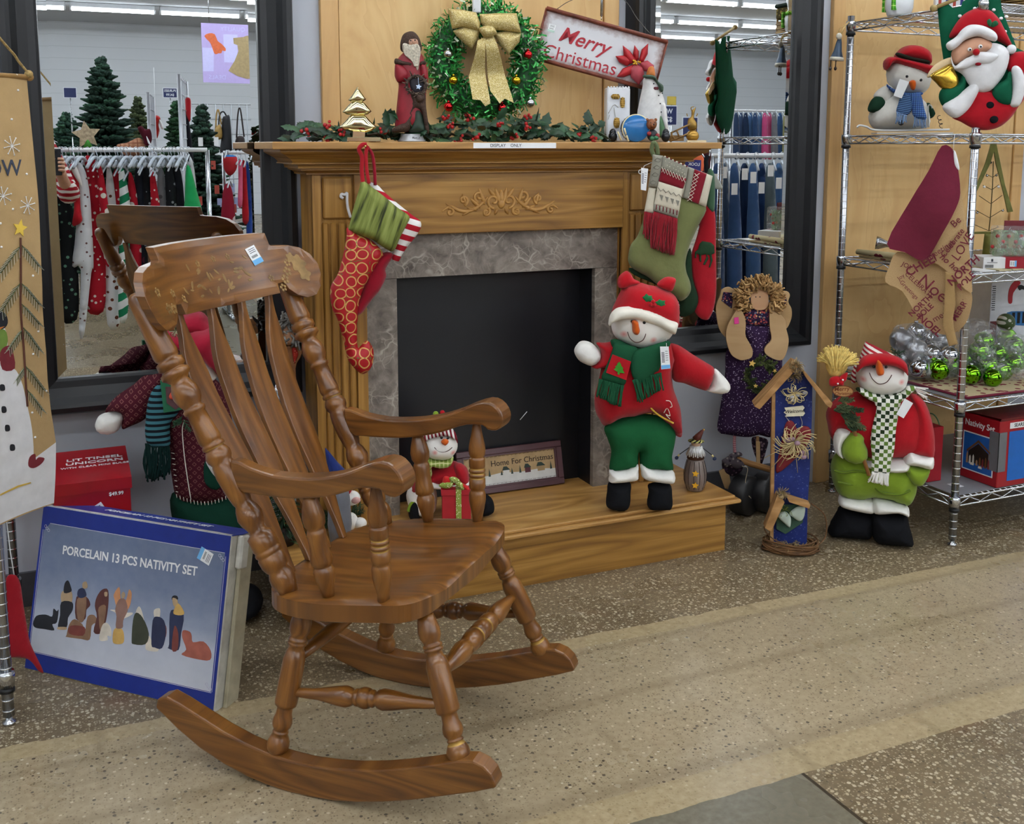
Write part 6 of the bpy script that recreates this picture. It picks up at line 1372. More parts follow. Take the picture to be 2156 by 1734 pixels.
mb = MB();mb.text('Merry',.066,fr.M(q1[0],q1[1],.0035,ang-2),0,.0008,.009,.34,sx=1.0);mb.text('Christmas',.058,fr.M(q2[0],q2[1],.0035,ang),0,.0008,-.002,sx=1.02);part(mb,'lettering',CR_,S,'red words Merry Christmas')
c = fr.p(*k(785,425),.02);mb = MB()
PET = [([(785,400),(700,380),(640,385),(665,430),(720,455)],),([(790,420),(740,350),(690,312),(695,380),(740,440)],),([(800,420),(820,340),(865,298),(862,370),(830,430)],),([(770,440),(690,470),(648,528),(700,530),(750,510)],),([(780,430),(735,470),(745,530),(800,585),(840,530),(830,460)],),([(800,430),(860,415),(905,450),(900,500),(840,490)],),([(775,420),(760,370),(770,310),(800,350),(800,410)],)]
for i,(L,) in enumerate(PET):pf(mb,fr,k,L,.007,.012+.002*(i % 3),smooth=False,mi=0 if i not in (4,5) else 2)
for i in range(9):mb.ell((c[0]+rr.uniform(-.012,.012),c[1]+rr.uniform(-.010,.010),0),.0035,fr.at(.024).M(),1,8,6)
part(mb,'poinsettia',[flat('a81a22',.35,.2,.15),flat('d9a62c',.4,.3),flat('a8404a',.4,.2,.15)],S,'red metal poinsettia')
mb = MB();price_tag(mb,fr.M(*fr.p(*k(200,195)),.0035,ang),.022,.024);part(mb,'price_sticker',[PAPER,flat('bcd8cc',.7),INK],S)
mb = MB();a = fr.w(*fr.p(*k(238,62)),0);top_ = fr.w(*fr.p(*k(538,-70)),0);b = fr.w(*fr.p(*k(890,245)),0);mb.tube(cr([a,fr.w(*fr.p(*k(330,5)),0),top_],5,False),.0011,5);mb.tube(cr([top_,fr.w(*fr.p(*k(700,0)),0),fr.w(*fr.p(*k(790,130)),0),b],5,False),.0011,5);part(mb,'hanging_wire',flat('55504a',.4,.7),S)
S2 = thing('sign_holder','chrome hanging rod with a ring above the tilted Merry Christmas sign','hanging rod',top_)
mb = MB();bb = fr.w(*fr.p(*k(538,115)),.012);e = fr.w(*fr.p(*k(540,0)),.012);e2 = e+np.array([0,0,.2]);mb.tube([bb,e,e2],.0042,12);mb.tube([bb,bb-np.array([0,0,.012])],.0015,6);part(mb,'rod',CHROME,S2)
mb = MB();qq = fr.p(*k(455,-4));mb.tube([fr.w(qq[0]+.016*math.cos(t),qq[1]+.010+.012*math.sin(t),.012) for t in np.linspace(0,6.283,25)[:-1]],.002,6,closed=True);mb.tube([fr.w(qq[0]+.014,qq[1]+.012,.012),fr.w(qq[0]+.03,qq[1]+.014,.012)],.002,6);part(mb,'ring',flat('d6d8da',.3,.6),S2)
mb = MB();mb.tube([e2,e2+np.array([0,.16,.02])],.0042,8);part(mb,'wall_bracket',CHROME,S2)
# ---------------------------------------------------------------- white vase with gold pine cones
fr = Fr(onY(1303,299,2.93),18);fr.P[2] = ZM;WP = flat('dcdee2',.25,0,.02)
S = thing('pinecone_vase','square white ceramic vase with raised gold pine cones','vase',fr.P)
f0 = fr.p(*k(578,980));f1 = fr.p(*k(737,980));zt = fr.p(*k(650,592))[1]
mb = MB();mb.box((f0[0],.0005,-.05),(f1[0],zt-.004,0),0,fr.M(),bev=.004)
for i in range(8):t = (i+.5)/8;mb.ell((f0[0]+(f1[0]-f0[0])*t,zt-.004,-.004),(.0036,.004,.004),fr.M(),0,10,6)
part(mb,'body',WP,S)
for (a,b,w,h,ro) in ((640,664,36,20,12),(688,705,20,42,10),(648,845,26,42,5)):
    mb = MB();q = fr.p(*k(a,b));mb.puff([(q[0]+w*.00041*math.cos(t),q[1]+h*.00041*math.sin(t)) for t in np.linspace(0,6.283,20)[:-1]],.006,fr.M(),.003)
    for i in range(5):
        for j in range(-1,2):mb.ell((q[0]+j*w*.00022,q[1]+(i-2)*h*.00016,.0045),(.0028,.0018,.003),fr.M(),1,8,5)
    part(mb,'pine_cone',[flat('a8813a',.4,.5,.2),flat('caa653',.35,.6,.2)],S,'raised gold pine cone')
mb = MB()
for L in ([(590,780),(630,720),(660,740)],[(630,740),(640,800),(660,830)],[(650,680),(668,670),(700,690)],[(590,820),(600,790)]):line_on(mb,fr,k,L,.0015,.0012)
part(mb,'relief_twigs',flat('b9b7b0',.35),S)
# ---------------------------------------------------------------- tall white snow figure looking up
fr = Fr(onY(1375,299,2.91),20);fr.P[2] = ZM
S = thing('carved_snowman','tall white carved snowman with an upturned orange nose on the mantel','figurine',fr.P)
one('body',fr,k,[(838,535),(905,535),(945,590),(960,640),(985,720),(1000,860),(1000,975),(800,975),(790,800),(800,720),(825,600)],.03,0,flat('d9d8d6',.6,0,.06,.3,60),S)
one('nose',fr,k,[(852,520),(865,470),(885,455),(905,465),(912,522),(880,530)],.014,.006,flat('c9773a',.5,0,.12),S,'upturned orange nose')
one('scarf',fr,k,[(835,515),(905,520),(935,560),(968,590),(965,632),(945,625),(930,585),(900,545),(835,535)],.012,.02,flat('3c5242',.6,0,.15),S,'dark green band')
one('arm',fr,k,[(950,720),(985,720),(1000,880),(985,900),(965,850),(950,790)],.010,.022,flat('d9d8d6',.6,0,.06),S)
one('skirt_panel',fr,k,[(950,795),(975,860),(978,935),(945,940),(940,860)],.006,.027,flat('4f7550',.6,0,.12),S,'green panel')
mb = MB();
for (a,b) in ((903,575),(908,550),(937,656),(948,712),(955,770),(962,640)):q = fr.p(*k(a,b),.028);mb.ell((q[0],q[1],0),.0024,fr.at(.028).M(),0,8,6)
q = fr.p(*k(920,607),.026);mb.ell((q[0]-.003,q[1],0),(.006,.005,.004),fr.at(.026).M(),1);mb.ell((q[0]+.003,q[1],0),(.005,.005,.004),fr.at(.026).M(),1);part(mb,'face_dots',[BLACK,flat('5d1f2a',.5)],S,'black eyes and maroon mouth')
# ---------------------------------------------------------------- bear with a blue drum
fr = Fr(onY(1345,299,2.845),20);fr.P[2] = ZM
S = thing('drummer_bear','small painted bear figurine with a big blue drum at the mantel edge','figurine',fr.P)
mb = MB();q = fr.p(*k(775,885));r = .5*(fr.p(*k(870,885))[0]-fr.p(*k(690,885))[0]);mb.lathe([(0,r*.97),(.03,r),(.97,r),(1,r*.97)],fr.w(q[0],r+.001,-.035),fr.w(q[0],r+.001,.02),32,{0:0});part(mb,'drum',flat('2a6fae',.2,0,.05),S,'glossy blue drum')
mb = MB();mb.tube([fr.w(q[0]+(r+.001)*math.cos(t),r+.001+(r+.001)*math.sin(t)*.98,.016) for t in np.linspace(.5,3.9,24)],.0028,8)
for i in range(14):t = .5+i*.25;mb.tube([fr.w(q[0]+(r+.0015)*math.cos(t),r+.001+(r+.0015)*math.sin(t)*.98,.018),fr.w(q[0]+(r+.0015)*math.cos(t+.12),r+.001+(r+.0015)*math.sin(t+.12)*.98,-.02)],.001,5,1)
part(mb,'drum_rim',[flat('d9cfa8',.5),flat('4a3a2a',.6)],S,'cream drum rim and cords')
mb = MB();h = fr.p(*k(888,855),.02);mb.ell((h[0],h[1],0),(.0165,.0175,.016),fr.at(.02).M());mb.ell((h[0]+.002,h[1]-.004,.014),(.008,.007,.007),fr.at(.02).M())
for s_ in (-1,1):mb.ell((h[0]+s_*.013,h[1]+.014,-.002),(.005,.005,.003),fr.at(.02).M())
part(mb,'head',flat('8a5230',.35,0,.12),S,'brown bear head')
mb = MB();mb.ell((h[0]+.003,h[1]-.001,.021),(.0028,.002,.002),fr.at(.02).M());
for s_ in (-1,1):mb.ell((h[0]+s_*.006+.001,h[1]+.005,.0145),.0016,fr.at(.02).M())
part(mb,'face_dots',BLACK,S)
mb = MB();c = fr.p(*k(895,930),.02);mb.ell((c[0],max(c[1],.019),-.002),(.017,.0185,.014),fr.at(.02).M(),0);mb.ell((c[0]-.013,c[1]+.005,.012),(.007,.007,.006),fr.at(.02).M(),1);mb.ell((c[0]+.013,c[1]-.002,.012),(.007,.008,.006),fr.at(.02).M(),1);mb.ell((c[0]-.004,max(c[1]-.010,.009),.016),(.008,.007,.006),fr.at(.02).M(),2);mb.ell((c[0]+.009,max(c[1]-.008,.009),.014),(.008,.007,.006),fr.at(.02).M(),2);part(mb,'body',[flat('20242a',.4),flat('8f2a2e',.4),flat('2f6a48',.4)],S,'painted jacket')
mb = MB()
for L in ([(700,880),(712,925)],[(715,930),(730,972)],[(655,905),(680,965)]):line_on(mb,fr,k,L,.02,.003,smooth=False)
part(mb,'drum_stick',flat('d9cba0',.5),S)
for (a,b,nm,lb) in ((622,935,'toy_boot','small glossy black figurine boot left of the blue drum'),(985,938,'toy_boot','small glossy black figurine boot right of the bear drummer')):
    mb = MB();q = fr.p(*k(a,b),-.02);mb.ell((q[0],.017,0),(.014,.0165,.013),fr.at(-.02).M());mb.ell((q[0],.028,-.002),(.011,.014,.011),fr.at(-.02).M());part(mb,nm,flat('1d1e22',.2,0,.03),cat='figurine',label=lb)
# ---------------------------------------------------------------- brass reindeer and barrow ornament
fr = Fr(onY(1450,299,2.87),22);fr.P[2] = ZM;BR = flat('9a7a3c',.3,.7,.15)
S = thing('reindeer_barrow','brass reindeer with a tiny wheelbarrow at the right end of the mantel','ornament',fr.P)
mb = MB();q = fr.p(*k(1170,900));mb.ell((q[0],.020,0),(.021,.019,.018),fr.M());part(mb,'pot',flat('b38a3e',.25,.6,.15),S)
mb = MB();n0 = fr.p(*k(1165,860));pf(mb,fr,k,[(1135,870),(1140,820),(1160,800),(1165,760),(1190,740),(1185,770),(1180,810),(1200,850),(1195,890),(1150,895)],.008,.0)
for L in ([(1165,765),(1160,740),(1180,733)],[(1175,760),(1190,738)],[(1135,800),(1130,780)],[(1195,800),(1205,780)]):line_on(mb,fr,k,L,0,.0015)
part(mb,'reindeer',BR,S)
mb = MB()
for L in ([(1020,915),(1180,840)],[(1015,972),(1195,895)],[(1020,915),(1050,965)],[(1060,895),(1080,945)],[(1015,965),(1030,905)]):line_on(mb,fr,k,L,.006,.003,smooth=False)
mb.box((fr.p(*k(1030,0))[0],.004,-.012),(fr.p(*k(1130,0))[0],.022,.004),0,fr.M(),bev=.001);part(mb,'barrow',flat('8a6a3c',.5,.2,.2),S)
mb = MB();a = fr.p(*k(1118,978));b = fr.p(*k(1246,963));fq = fr.at(.035);mb.box((a[0],0.0005,.02),(b[0],.006,.04),0,fr.M());part(mb,'cream_block',flat('d9cba4',.6),S)

# ---------------------------------------------------------------- left pair of stockings
k = K(600,450,.28832);fr = Fr(onY(760,300,2.765),10)
def ring_mat():
    def fn(g):
        u,v = g.uv();w = g.node('ShaderNodeVectorMath',operation='ADD');nz = g.node('ShaderNodeTexNoise');g.put(nz.inputs['Vector'],g.vec(u,v));nz.inputs['Scale'].default_value = 18
        s2 = g.node('ShaderNodeVectorMath',operation='SCALE');g.put(s2.inputs[0],nz.outputs['Color']);s2.inputs['Scale'].default_value = .012;g.put(w.inputs[0],g.vec(g.math('MULTIPLY',u,1.0),v));g.put(w.inputs[1],s2.outputs[0])
        d = g.vor(w.outputs[0],30,rnd=.25);ring = g.math('MULTIPLY',g.step(d,.37),g.lt(d,.46));gr = g.lt(g.vor(w.outputs[0],30,'DISTANCE_TO_EDGE',rnd=.25),.03);grm = g.math('MULTIPLY',gr,g.step(g.noise(g.vec(u,v),90,2),.58))
        return g.mix(grm,g.mix(ring,lin('a5141c'),lin('c9a05a')),lin('4f6a2a'))
    return pattern('ringed_red_silk',fn,.45,.4)
RINGS = ring_mat();VELVET = cloth('8e1426');CANDY = stripes('candy_cuff','a81a2a','e6e2e0',.031,72,.5)
def green_cord():
    def fn(g):
        u,v = g.uv();t = g.math('ADD',g.math('MULTIPLY',u,.93*70),g.math('MULTIPLY',v,-.33*70));n = g.noise(g.vec(g.math('MULTIPLY',t,.6),g.math('MULTIPLY',v,4.0)),1.6,3);return g.ramp(n,[(.34,'2c3316'),(.45,'6a7432'),(.62,'85904a'),(.75,'9aa25c')])
    return pattern('green_corduroy',fn,.7,.3)
S = thing('christmas_stocking','crimson velvet stocking with a candy-striped cuff behind the green-cuffed one','stocking',fr.w(0,-.1,-.03))
one('leg',fr,k,[(730,280),(790,300),(735,400),(738,460),(690,560),(640,620),(595,680),(560,725),(520,740),(500,700),(560,560),(600,420),(660,330)],.02,-.022,VELVET,S)
kt = K(600,0,.32468)
one('cuff',fr,kt,[(548,1190),(600,1200),(640,1240),(720,1310),(820,1390),(875,1430),(882,1470),(850,1530),(800,1590),(760,1650),(735,1695),(695,1680),(705,1600),(640,1400)],.022,-.02,CANDY,S,'red and white striped furry cuff')
mb = MB();line_on(mb,fr,kt,[(525,945),(565,1000),(580,1100),(585,1200)],-.012,.005);part(mb,'loop',VELVET,S)
S = thing('christmas_stocking','red stocking with gold rings, green ribbed cuff and curled toe','stocking',fr.w(0,-.1,0))
one('leg',fr,k,[(458,100),(560,160),(640,200),(718,285),(690,340),(640,420),(590,510),(560,580),(535,680),(530,800),(525,900),(535,980),(555,960),(600,925),(640,975),(648,1040),(635,1110),(600,1155),(560,1168),(510,1130),(470,1080),(445,1020),(430,930),(405,840),(380,760),(345,690),(330,600),(338,520),(390,430),(430,280),(450,160)],.024,.0,RINGS,S,dm=.028)
one('cuff',fr,kt,[(500,1172),(560,1210),(640,1270),(730,1345),(806,1402),(790,1455),(750,1530),(705,1625),(650,1610),(560,1550),(470,1520),(415,1490),(420,1450),(450,1330),(480,1230)],.027,.006,green_cord(),S,'ribbed green cuff',dm=.02)
mb = MB();line_on(mb,fr,kt,[(505,1190),(498,1100),(500,1020),(480,970),(500,940),(530,935)],.004,.0065);line_on(mb,fr,kt,[(545,1190),(530,1100),(525,1000),(535,945)],.004,.0055);part(mb,'loop',cloth('a51a24'),S)
mb = MB();q = fr.p(*kt(522,948),.01);mb.ell((q[0],q[1],0),.0035,fr.at(.01).M(),0,8,6);part(mb,'loop_pin',gloss('d8c06a',.2),S)
S = thing('stocking_hook','white cane-shaped hook on the mantel pilaster beside the green cuff','hook',fr.w(-.05,-.14,-.1));f2 = Fr(onY(730,420,2.918),5)
mb = MB();line_on(mb,f2,kt,[(378,1285),(362,1275),(368,1258),(388,1262),(402,1252),(402,1300),(408,1350),(425,1410)],0,.0042);part(mb,'cane',flat('dcdcde',.4),S)

# ---------------------------------------------------------------- right group of stockings
k = K(1300,320,.21914);fr = Fr(onY(1390,320,2.77),22)
S = thing('christmas_stocking','red felt stocking with a green moose hanging rightmost from the mantel','stocking',fr.w(.1,-.2,-.04))
DG = cloth('27402a')
one('leg',fr,k,[(850,510),(930,560),(945,750),(945,900),(950,1300),(930,1480),(900,1565),(862,1612),(790,1592),(740,1515),(772,1400),(740,1280),(712,1150),(712,980),(760,820)],.012,-.03,cloth('9c1420'),S)
one('moose',fr,k,[(790,880),(815,855),(900,870),(930,900),(935,970),(905,985),(915,1040),(890,1110),(878,1105),(895,1050),(885,990),(860,985),(875,1020),(840,1085),(822,1080),(855,1010),(850,980),(805,990),(805,1055),(790,1050),(785,985),(760,975),(755,1020),(742,1015),(745,960),(775,935)],.003,-.016,DG,S,'dark green moose',smooth=False)
one('cuff',fr,k,[(870,170),(930,215),(930,560),(860,520),(855,350)],.012,-.026,cloth('3f5e46'),S,'grey-green cuff');one('cuff_flap',fr,k,[(890,180),(940,220),(1010,345),(925,340)],.003,-.03,cloth('8d8f86'),S)
mb = MB();line_on(mb,fr,k,[(860,190),(850,90),(865,30)],-.03,.007);part(mb,'loop',BLACKC,S);mb = MB();line_on(mb,fr,k,[(812,18),(840,50),(880,40),(888,-20)],-.03,.003);part(mb,'hook',gloss('b9bcc2',.2),S)
S = thing('christmas_stocking','dark green stocking half hidden behind the olive felt stocking','stocking',fr.w(.02,-.3,-.02))
one('leg',fr,k,[(700,920),(720,1200),(775,1400),(750,1510),(700,1560),(640,1582),(580,1560),(590,1440),(400,1290),(160,1180),(118,1110),(300,1150),(600,1100)],.012,-.016,cloth('1f3322'),S)
S = thing('christmas_stocking','olive felt stocking wearing a knitted scarf with red fringe','stocking',fr.w(-.05,-.2,0))
OLI = cloth('71774a')
one('leg',fr,k,[(330,320),(300,430),(265,580),(200,790),(130,890),(104,1000),(108,1060),(140,1112),(220,1160),(300,1205),(390,1280),(480,1345),(560,1390),(605,1430),(672,1390),(706,1320),(695,1240),(662,1150),(655,1050),(685,920),(730,810),(780,700),(850,520),(640,400)],.022,.0,OLI,S,dm=.035)
KC = cloth('cfc8b4',None,.95,500);KG = cloth('8f8d80',None,.95,500);KR = cloth('7c1826',None,.95,500)
def knit(name,L,d,mat,lab=None,depth=.006):return one(name,fr,k,L,depth,d,mat,S,lab,smooth=False,back=.5)
knit('cuff',[(345,20),(440,40),(680,140),(915,230),(850,528),(780,500),(640,445),(420,380),(295,335)],.016,KC,'cream knitted cuff',.010)
knit('cuff_stripe',[(680,140),(740,165),(690,455),(630,440)],.026,KG,'grey stripe',.004);knit('cuff_stripe',[(738,163),(858,210),(780,500),(676,460)],.026,KR,'wine red stripe',.004)
knit('scarf_tail',[(340,22),(440,35),(420,180),(380,340),(300,330),(330,150)],.030,KG,'grey scarf end',.006);knit('scarf_tail',[(300,340),(370,350),(355,590),(258,570)],.026,KC,None,.005)
kn = [([(440,38),(682,140),(660,262),(425,155)],KG,'grey knitted band'),([(425,152),(662,258),(628,358),(396,282)],KR,'wine red knitted band'),([(396,280),(628,352),(592,575),(352,505)],KC,'cream knitted band with trees'),([(352,500),(592,570),(576,638),(345,562)],KG,'striped knitted band')]
for L,m,lb in kn:knit('scarf_band',L,.034,m,lb,.006)
mb = MB()
def zig(pts,mi=0,d=.042,r=.0011):line_on(mb,fr,k,pts,d,r,mi,5,smooth=False)
for a0,b0,a1,b1,n in ((425,185,650,285,4),):
    for s_ in (-1,1):zig([(a0+(a1-a0)*i/(2*n),b0+(b1-b0)*i/(2*n)-18+s_*26*(1 if i % 2 else -1)) for i in range(2*n+1)])
for s_ in (-1,1):zig([(765-i*10.5+s_*24*(1 if i % 2 else -1),205+i*38) for i in range(8)],0,.032)
zig([(390+i*25,345+i*8+(22 if i % 2 else -5)) for i in range(10)],1)
for i in range(4):o = fr.pts([(405+i*52,408+i*17),(440+i*52,418+i*17),(425+i*52,468+i*17)],k,.041);mb.prism(o,0,.001,fr.at(.041).M(),1)
for i in range(7):zig([(376+i*33,505+i*9),(372+i*33,552+i*9)],2,.042,.0016)
for i in range(12):zig([(452+i*19,40+i*8.5),(462+i*19,46+i*8.5)],i % 2*2,.042,.0022)
for i in range(14):q = fr.p(*k(460+i*14+(i % 3)*4,85+i*7+(i % 2)*35),.041);mb.ell((q[0],q[1],0),.0014,fr.at(.041).M(),0,6,5)
for (a,b) in ((395,60),(385,130),(370,200),(350,275)):zig([(a-40,b+20),(a-10,b-5),(a+25,b+15),(a+5,b+35),(a-20,b+30),(a-40,b+20)],1,.037)
part(mb,'knit_stitches',[flat('e4dccb',.9,0,0),flat('77746a',.9,0,0),flat('6a1420',.9,0,0)],S)
mb = MB();fringe(mb,fr,k,(352,570),(576,640),(310,910),(555,985),.036,46,.0021,jit=.006);fringe(mb,fr,k,(258,570),(350,592),(248,790),(360,880),.028,16,.0021,jit=.006);part(mb,'scarf_fringe',cloth('8e1a26'),S,'dark red fringe')
mb = MB();line_on(mb,fr,k,[(352,40),(330,-20),(345,-90),(375,-60),(390,30)],.02,.007);part(mb,'loop',cloth('5f6a48'),S)
boxtag('price_tag',fr,k,[(228,150),(295,160),(275,372),(224,362)],.03,S,'white hang tag',printed=True,mats=[PAPER,PAPER,INK])
mb = MB();q = fr.p(*k(222,190),.03);mb.tube([fr.w(q[0]+.006*math.cos(t),q[1]+.006*math.sin(t),.03) for t in np.linspace(0,6.28,15)[:-1]],.0014,5,closed=True);line_on(mb,fr,k,[(250,155),(262,130),(330,100)],.03,.0008);part(mb,'tag_ring',flat('dcdcdc',.4),S)
f2 = Fr(onY(1455,350,2.985),20);S = thing('tag_reflection','mirror reflection of an orange LOOK tag, modelled as a card beyond the stocking cuffs','tag',f2.P)  # stands in for a tag's mirror image: solid card, lettering reversed
one('tag_card',f2,k,[(690,75),(745,60),(770,25),(810,25),(835,75),(825,180),(780,190),(700,150)],.001,0,flat('d9673a',.6,0,.03),S,smooth=False)
mb = MB();mb.prism(f2.pts([(640,70),(805,78),(800,188),(735,185),(650,130)],k,.002),0,.0008,f2.at(.002).M(),0);mb.prism(f2.pts([(642,68),(660,70),(660,95),(642,92)],k,.003),0,.0008,f2.at(.003).M(),1);q = f2.p(*k(735,118),.003);mb.text('LOOK',.014,f2.at(.003).M(q[0],q[1],0,-3),1,.0003,.02,mirror=True);part(mb,'blue_label',[flat('2b2f78',.6),PAPER],S,'blue label with the mirrored word LOOK')

MB.ZMIN = .1885
# ================================================================ ON THE HEARTH
k = K(820,820,.18553);fr = Fr(onZ(945,1086,.187),18);fr.P[2] = .188
S = thing('snowman_doll','small stuffed snowman in a striped hat hugging a red gift on the hearth','snowman doll',fr.P)
one('leg',fr,k,[(190,1200),(240,1090),(330,1080),(400,1200),(420,1400),(300,1420),(230,1350)],.035,.0,WHITE,S,'white leg');one('leg',fr,k,[(420,1080),(520,1120),(540,1250),(500,1400),(380,1410)],.035,.005,WHITE,S,'white leg')
one('boot',fr,k,[(215,1400),(230,1290),(290,1230),(340,1300),(340,1475),(250,1480)],.035,.012,BLACKC,S);one('boot',fr,k,[(1040,1230),(1110,1200),(1165,1240),(1190,1320),(1180,1380),(1100,1420),(1020,1400)],.035,.012,BLACKC,S)
mb = MB();line_on(mb,fr,k,[(215,1380),(245,1300),(310,1250)],.03,.006);part(mb,'boot_trim',LIME,S,'lime boot trim')
one('coat',fr,k,[(470,870),(560,830),(700,815),(800,840),(880,890),(910,1030),(840,1090),(660,1110),(480,1060),(290,1150),(240,1110),(320,980)],.06,.0,cloth('a51722'),S)
one('coat_hem',fr,k,[(450,1010),(560,1050),(700,1050),(880,1020),(900,1070),(700,1110),(500,1110),(440,1060)],.03,.035,WHITE,S,'white fur hem')
one('sleeve',fr,k,[(740,850),(830,850),(890,930),(900,1060),(820,1070),(740,990)],.035,.03,cloth('a51722'),S)
FM = face_mat('plush_face_c',face_spots(fr,k,[(510,650,.010),(715,665,.010)],.03))
one('head',fr,k,[(368,600),(420,500),(570,460),(700,490),(768,590),(762,690),(690,770),(570,785),(450,760),(385,690)],.06,.03,FM,S,'white head with pink cheeks')
one('hat',fr,k,[(355,600),(370,520),(450,440),(530,330),(620,270),(700,420),(755,500),(775,610),(740,560),(660,510),(560,515),(450,545),(400,580)],.06,.035,stripes('stripe_cap','e6e2e0','7d1a2a',.011,12),S,'wine and white striped hat')
mb = MB();q = fr.p(*k(525,275),.03);mb.ell((q[0],q[1],0),.0085,fr.at(.03).M());part(mb,'pompom',LIME,S,'lime pompom');mb = MB();q = fr.p(*k(600,262),.02);mb.ell((q[0],q[1],0),.008,fr.at(.02).M());part(mb,'pompom',RED,S,'red pompom')
one('nose',fr,k,[(585,590),(615,560),(665,570),(670,600),(640,630),(605,620)],.016,.095,ORANGE,S,'orange nose');eyes(fr,k,[(590,545),(662,550)],.094,.0042,S)
mb = MB();line_on(mb,fr,k,[(510,655),(550,695),(610,708),(670,690),(712,655)],.090,.0012);part(mb,'smile',flat('4a2a20',.8),S)
one('scarf',fr,k,[(415,770),(480,780),(600,790),(722,755),(705,840),(650,875),(560,882),(480,870),(485,960),(450,1010),(420,940)],.03,.05,plaid('green_plaid','93a352','6c7f33','d6d5a2',.012),S,'green plaid scarf')
B = thing('gift_box','small red gift box with a dotted green ribbon held by the little snowman','gift box',fr.w(*fr.p(*k(760,1430),.05),.05))
a = fr.p(*k(600,1430),.09);b = fr.p(*k(925,1430),.09);c = fr.p(*k(600,1205),.09);REDB = flat('a8202a',.55,0,.05)
mb = MB();zb = max(.001,min(a[1],b[1]));mb.box((a[0],.001,.03),(b[0],c[1],.09),0,fr.M(),bev=.001);part(mb,'box',REDB,B);mb = MB();mb.box((a[0]-.003,c[1]+.0005,.027),(b[0]+.003,c[1]+.018,.093),0,fr.M(),bev=.001);part(mb,'lid',REDB,B)
mb = MB();r0 = fr.p(*k(785,1205),.094)[0];mb.box((r0-.008,.001,.0905),(r0+.008,c[1]+.019,.0945),0,fr.M());mb.box((r0-.008,c[1]+.018,.03),(r0+.008,c[1]+.0195,.0945),0,fr.M())
for L in ([(560,1090),(620,1120),(700,1110),(720,1060),(660,1040),(590,1060)],[(680,1000),(740,990),(800,1030),(770,1060),(700,1050)],[(740,1050),(800,1040),(845,1090),(840,1140),(790,1120)]):pf(mb,fr,k,L,.006,.09)
part(mb,'ribbon',dots('dotted_ribbon','8b9a48','e6e8c0',190,.28),B,'green dotted ribbon')
mb = MB()
for L in ([(600,1070),(620,985),(690,1000),(700,1060),(650,1095)],[(800,1050),(870,1080),(905,1120),(895,1155),(830,1110)]):pf(mb,fr,k,L,.008,.085)
part(mb,'red_ribbon',cloth('c42a28'),B,'red ribbon')
# ---------------------------------------------------------------- framed Home For Christmas picture
P0 = onZ(1186,1017,.187);bl_ = onZ(965,1048,.187);fr = None
d = P0-bl_;az = math.degrees(math.atan2(-d[1],d[0]));W_ = np.linalg.norm(d[:2])
fr = Fr(bl_+np.array([0,0,.001]),az,14);
for _ in range(1):tr_ = fr.p(1174,926);
Hh = tr_[1];Wd = tr_[0]
S = thing('framed_picture','wide plum-framed picture reading Home For Christmas on the hearth','picture',fr.P+np.array([.2,0,0]));M = fr.M()
PL = wood('plum_frame','3b2226','4f3034','5d3b40',3,10,.4,.1,.02,False);b_ = .020
mb = MB()
for lo,hi in (((0,0,0),(W_,b_,.014)),((0,Hh-b_,0),(W_,Hh,.014)),((0,b_,0),(b_,Hh-b_,.014)),((W_-b_,b_,0),(W_,Hh-b_,.014))):mb.box(lo,hi,0,M,bev=.002)
for lo,hi in (((b_,b_,0),(W_-b_,b_+.005,.010)),((b_,Hh-b_-.005,0),(W_-b_,Hh-b_,.010)),((b_,b_,0),(b_+.005,Hh-b_,.010)),((W_-b_-.005,b_,0),(W_-b_,Hh-b_,.010))):mb.box(lo,hi,0,M)
part(mb,'frame',PL,S)
mb = MB();x0,x1,y0,y1 = b_+.005,W_-b_-.005,b_+.005,Hh-b_-.005;hp = (y1-y0)
mb.prism([(x0,y0),(x1,y0),(x1,y1),(x0,y1)],.001,.003,M,0)
mb.prism([(x0,y0),(x1,y0),(x1,y0+hp*.30),(x1-.06,y0+hp*.36),(x1-.12,y0+hp*.33),(x1-.2,y0+hp*.38),(x0+.08,y0+hp*.33),(x0,y0+hp*.36)],.003,.0034,M,1)
for i in range(9):
    xx = x0+.02+(x1-x0-.04)*i/8+.006*math.sin(i*5);h = hp*(.16+.06*(i % 3));mb.prism([(xx-.004,y0+hp*.3),(xx+.004,y0+hp*.3),(xx,y0+hp*.3+h)],.0034,.0038,M,2)
for (f,w,mi) in ((.42,.022,1),(.66,.02,4),(.8,.026,5)):
    xx = x0+(x1-x0)*f;mb.prism([(xx,y0+hp*.28),(xx+w,y0+hp*.28),(xx+w,y0+hp*.45),(xx,y0+hp*.45)],.0034,.0040,M,mi);mb.prism([(xx-.003,y0+hp*.45),(xx+w+.003,y0+hp*.45),(xx+w*.6,y0+hp*.58),(xx+w*.1,y0+hp*.58)],.0034,.0041,M,2)
for i in range(70):
    t = i/70;xx = x0+(x1-x0)*t;mb.prism([(xx,y1-.004+.002*math.sin(i*2)),(xx+.003,y1-.003),(xx+.001,y1-.001)],.003,.0036,M,3);mb.prism([(xx,y0+.003+.002*math.sin(i*2)),(xx+.003,y0+.002),(xx+.001,y0+.005)],.0034,.004,M,3)
mb.text('Home For Christmas',.026,fr.M((x0+x1)/2+.045,y0+hp*.72,.0034),3,.0003,.004);part(mb,'printed_picture',[flat('b3966b',.6,0,.08),flat('d6d5cf',.6,0,.05),flat('33423c',.7),flat('3a2a20',.7),flat('5a2f38',.7),flat('a58a62',.7)],S,'snowy village print')

MB.ZMIN = None
# ================================================================ RIGHT CHROME SHELF AND ITS GOODS
LV = (.158,.476,.893,1.335,1.735)
shelving('tall chrome wire shelf full of holiday goods at the right side',2.643,3.86,2.452,3.037,LV,1.76,(.158,.476))
Z4,Z3,Z2,Z5 = LV[1]+.006,LV[2]+.0035,LV[3]+.0035,LV[0]+.006
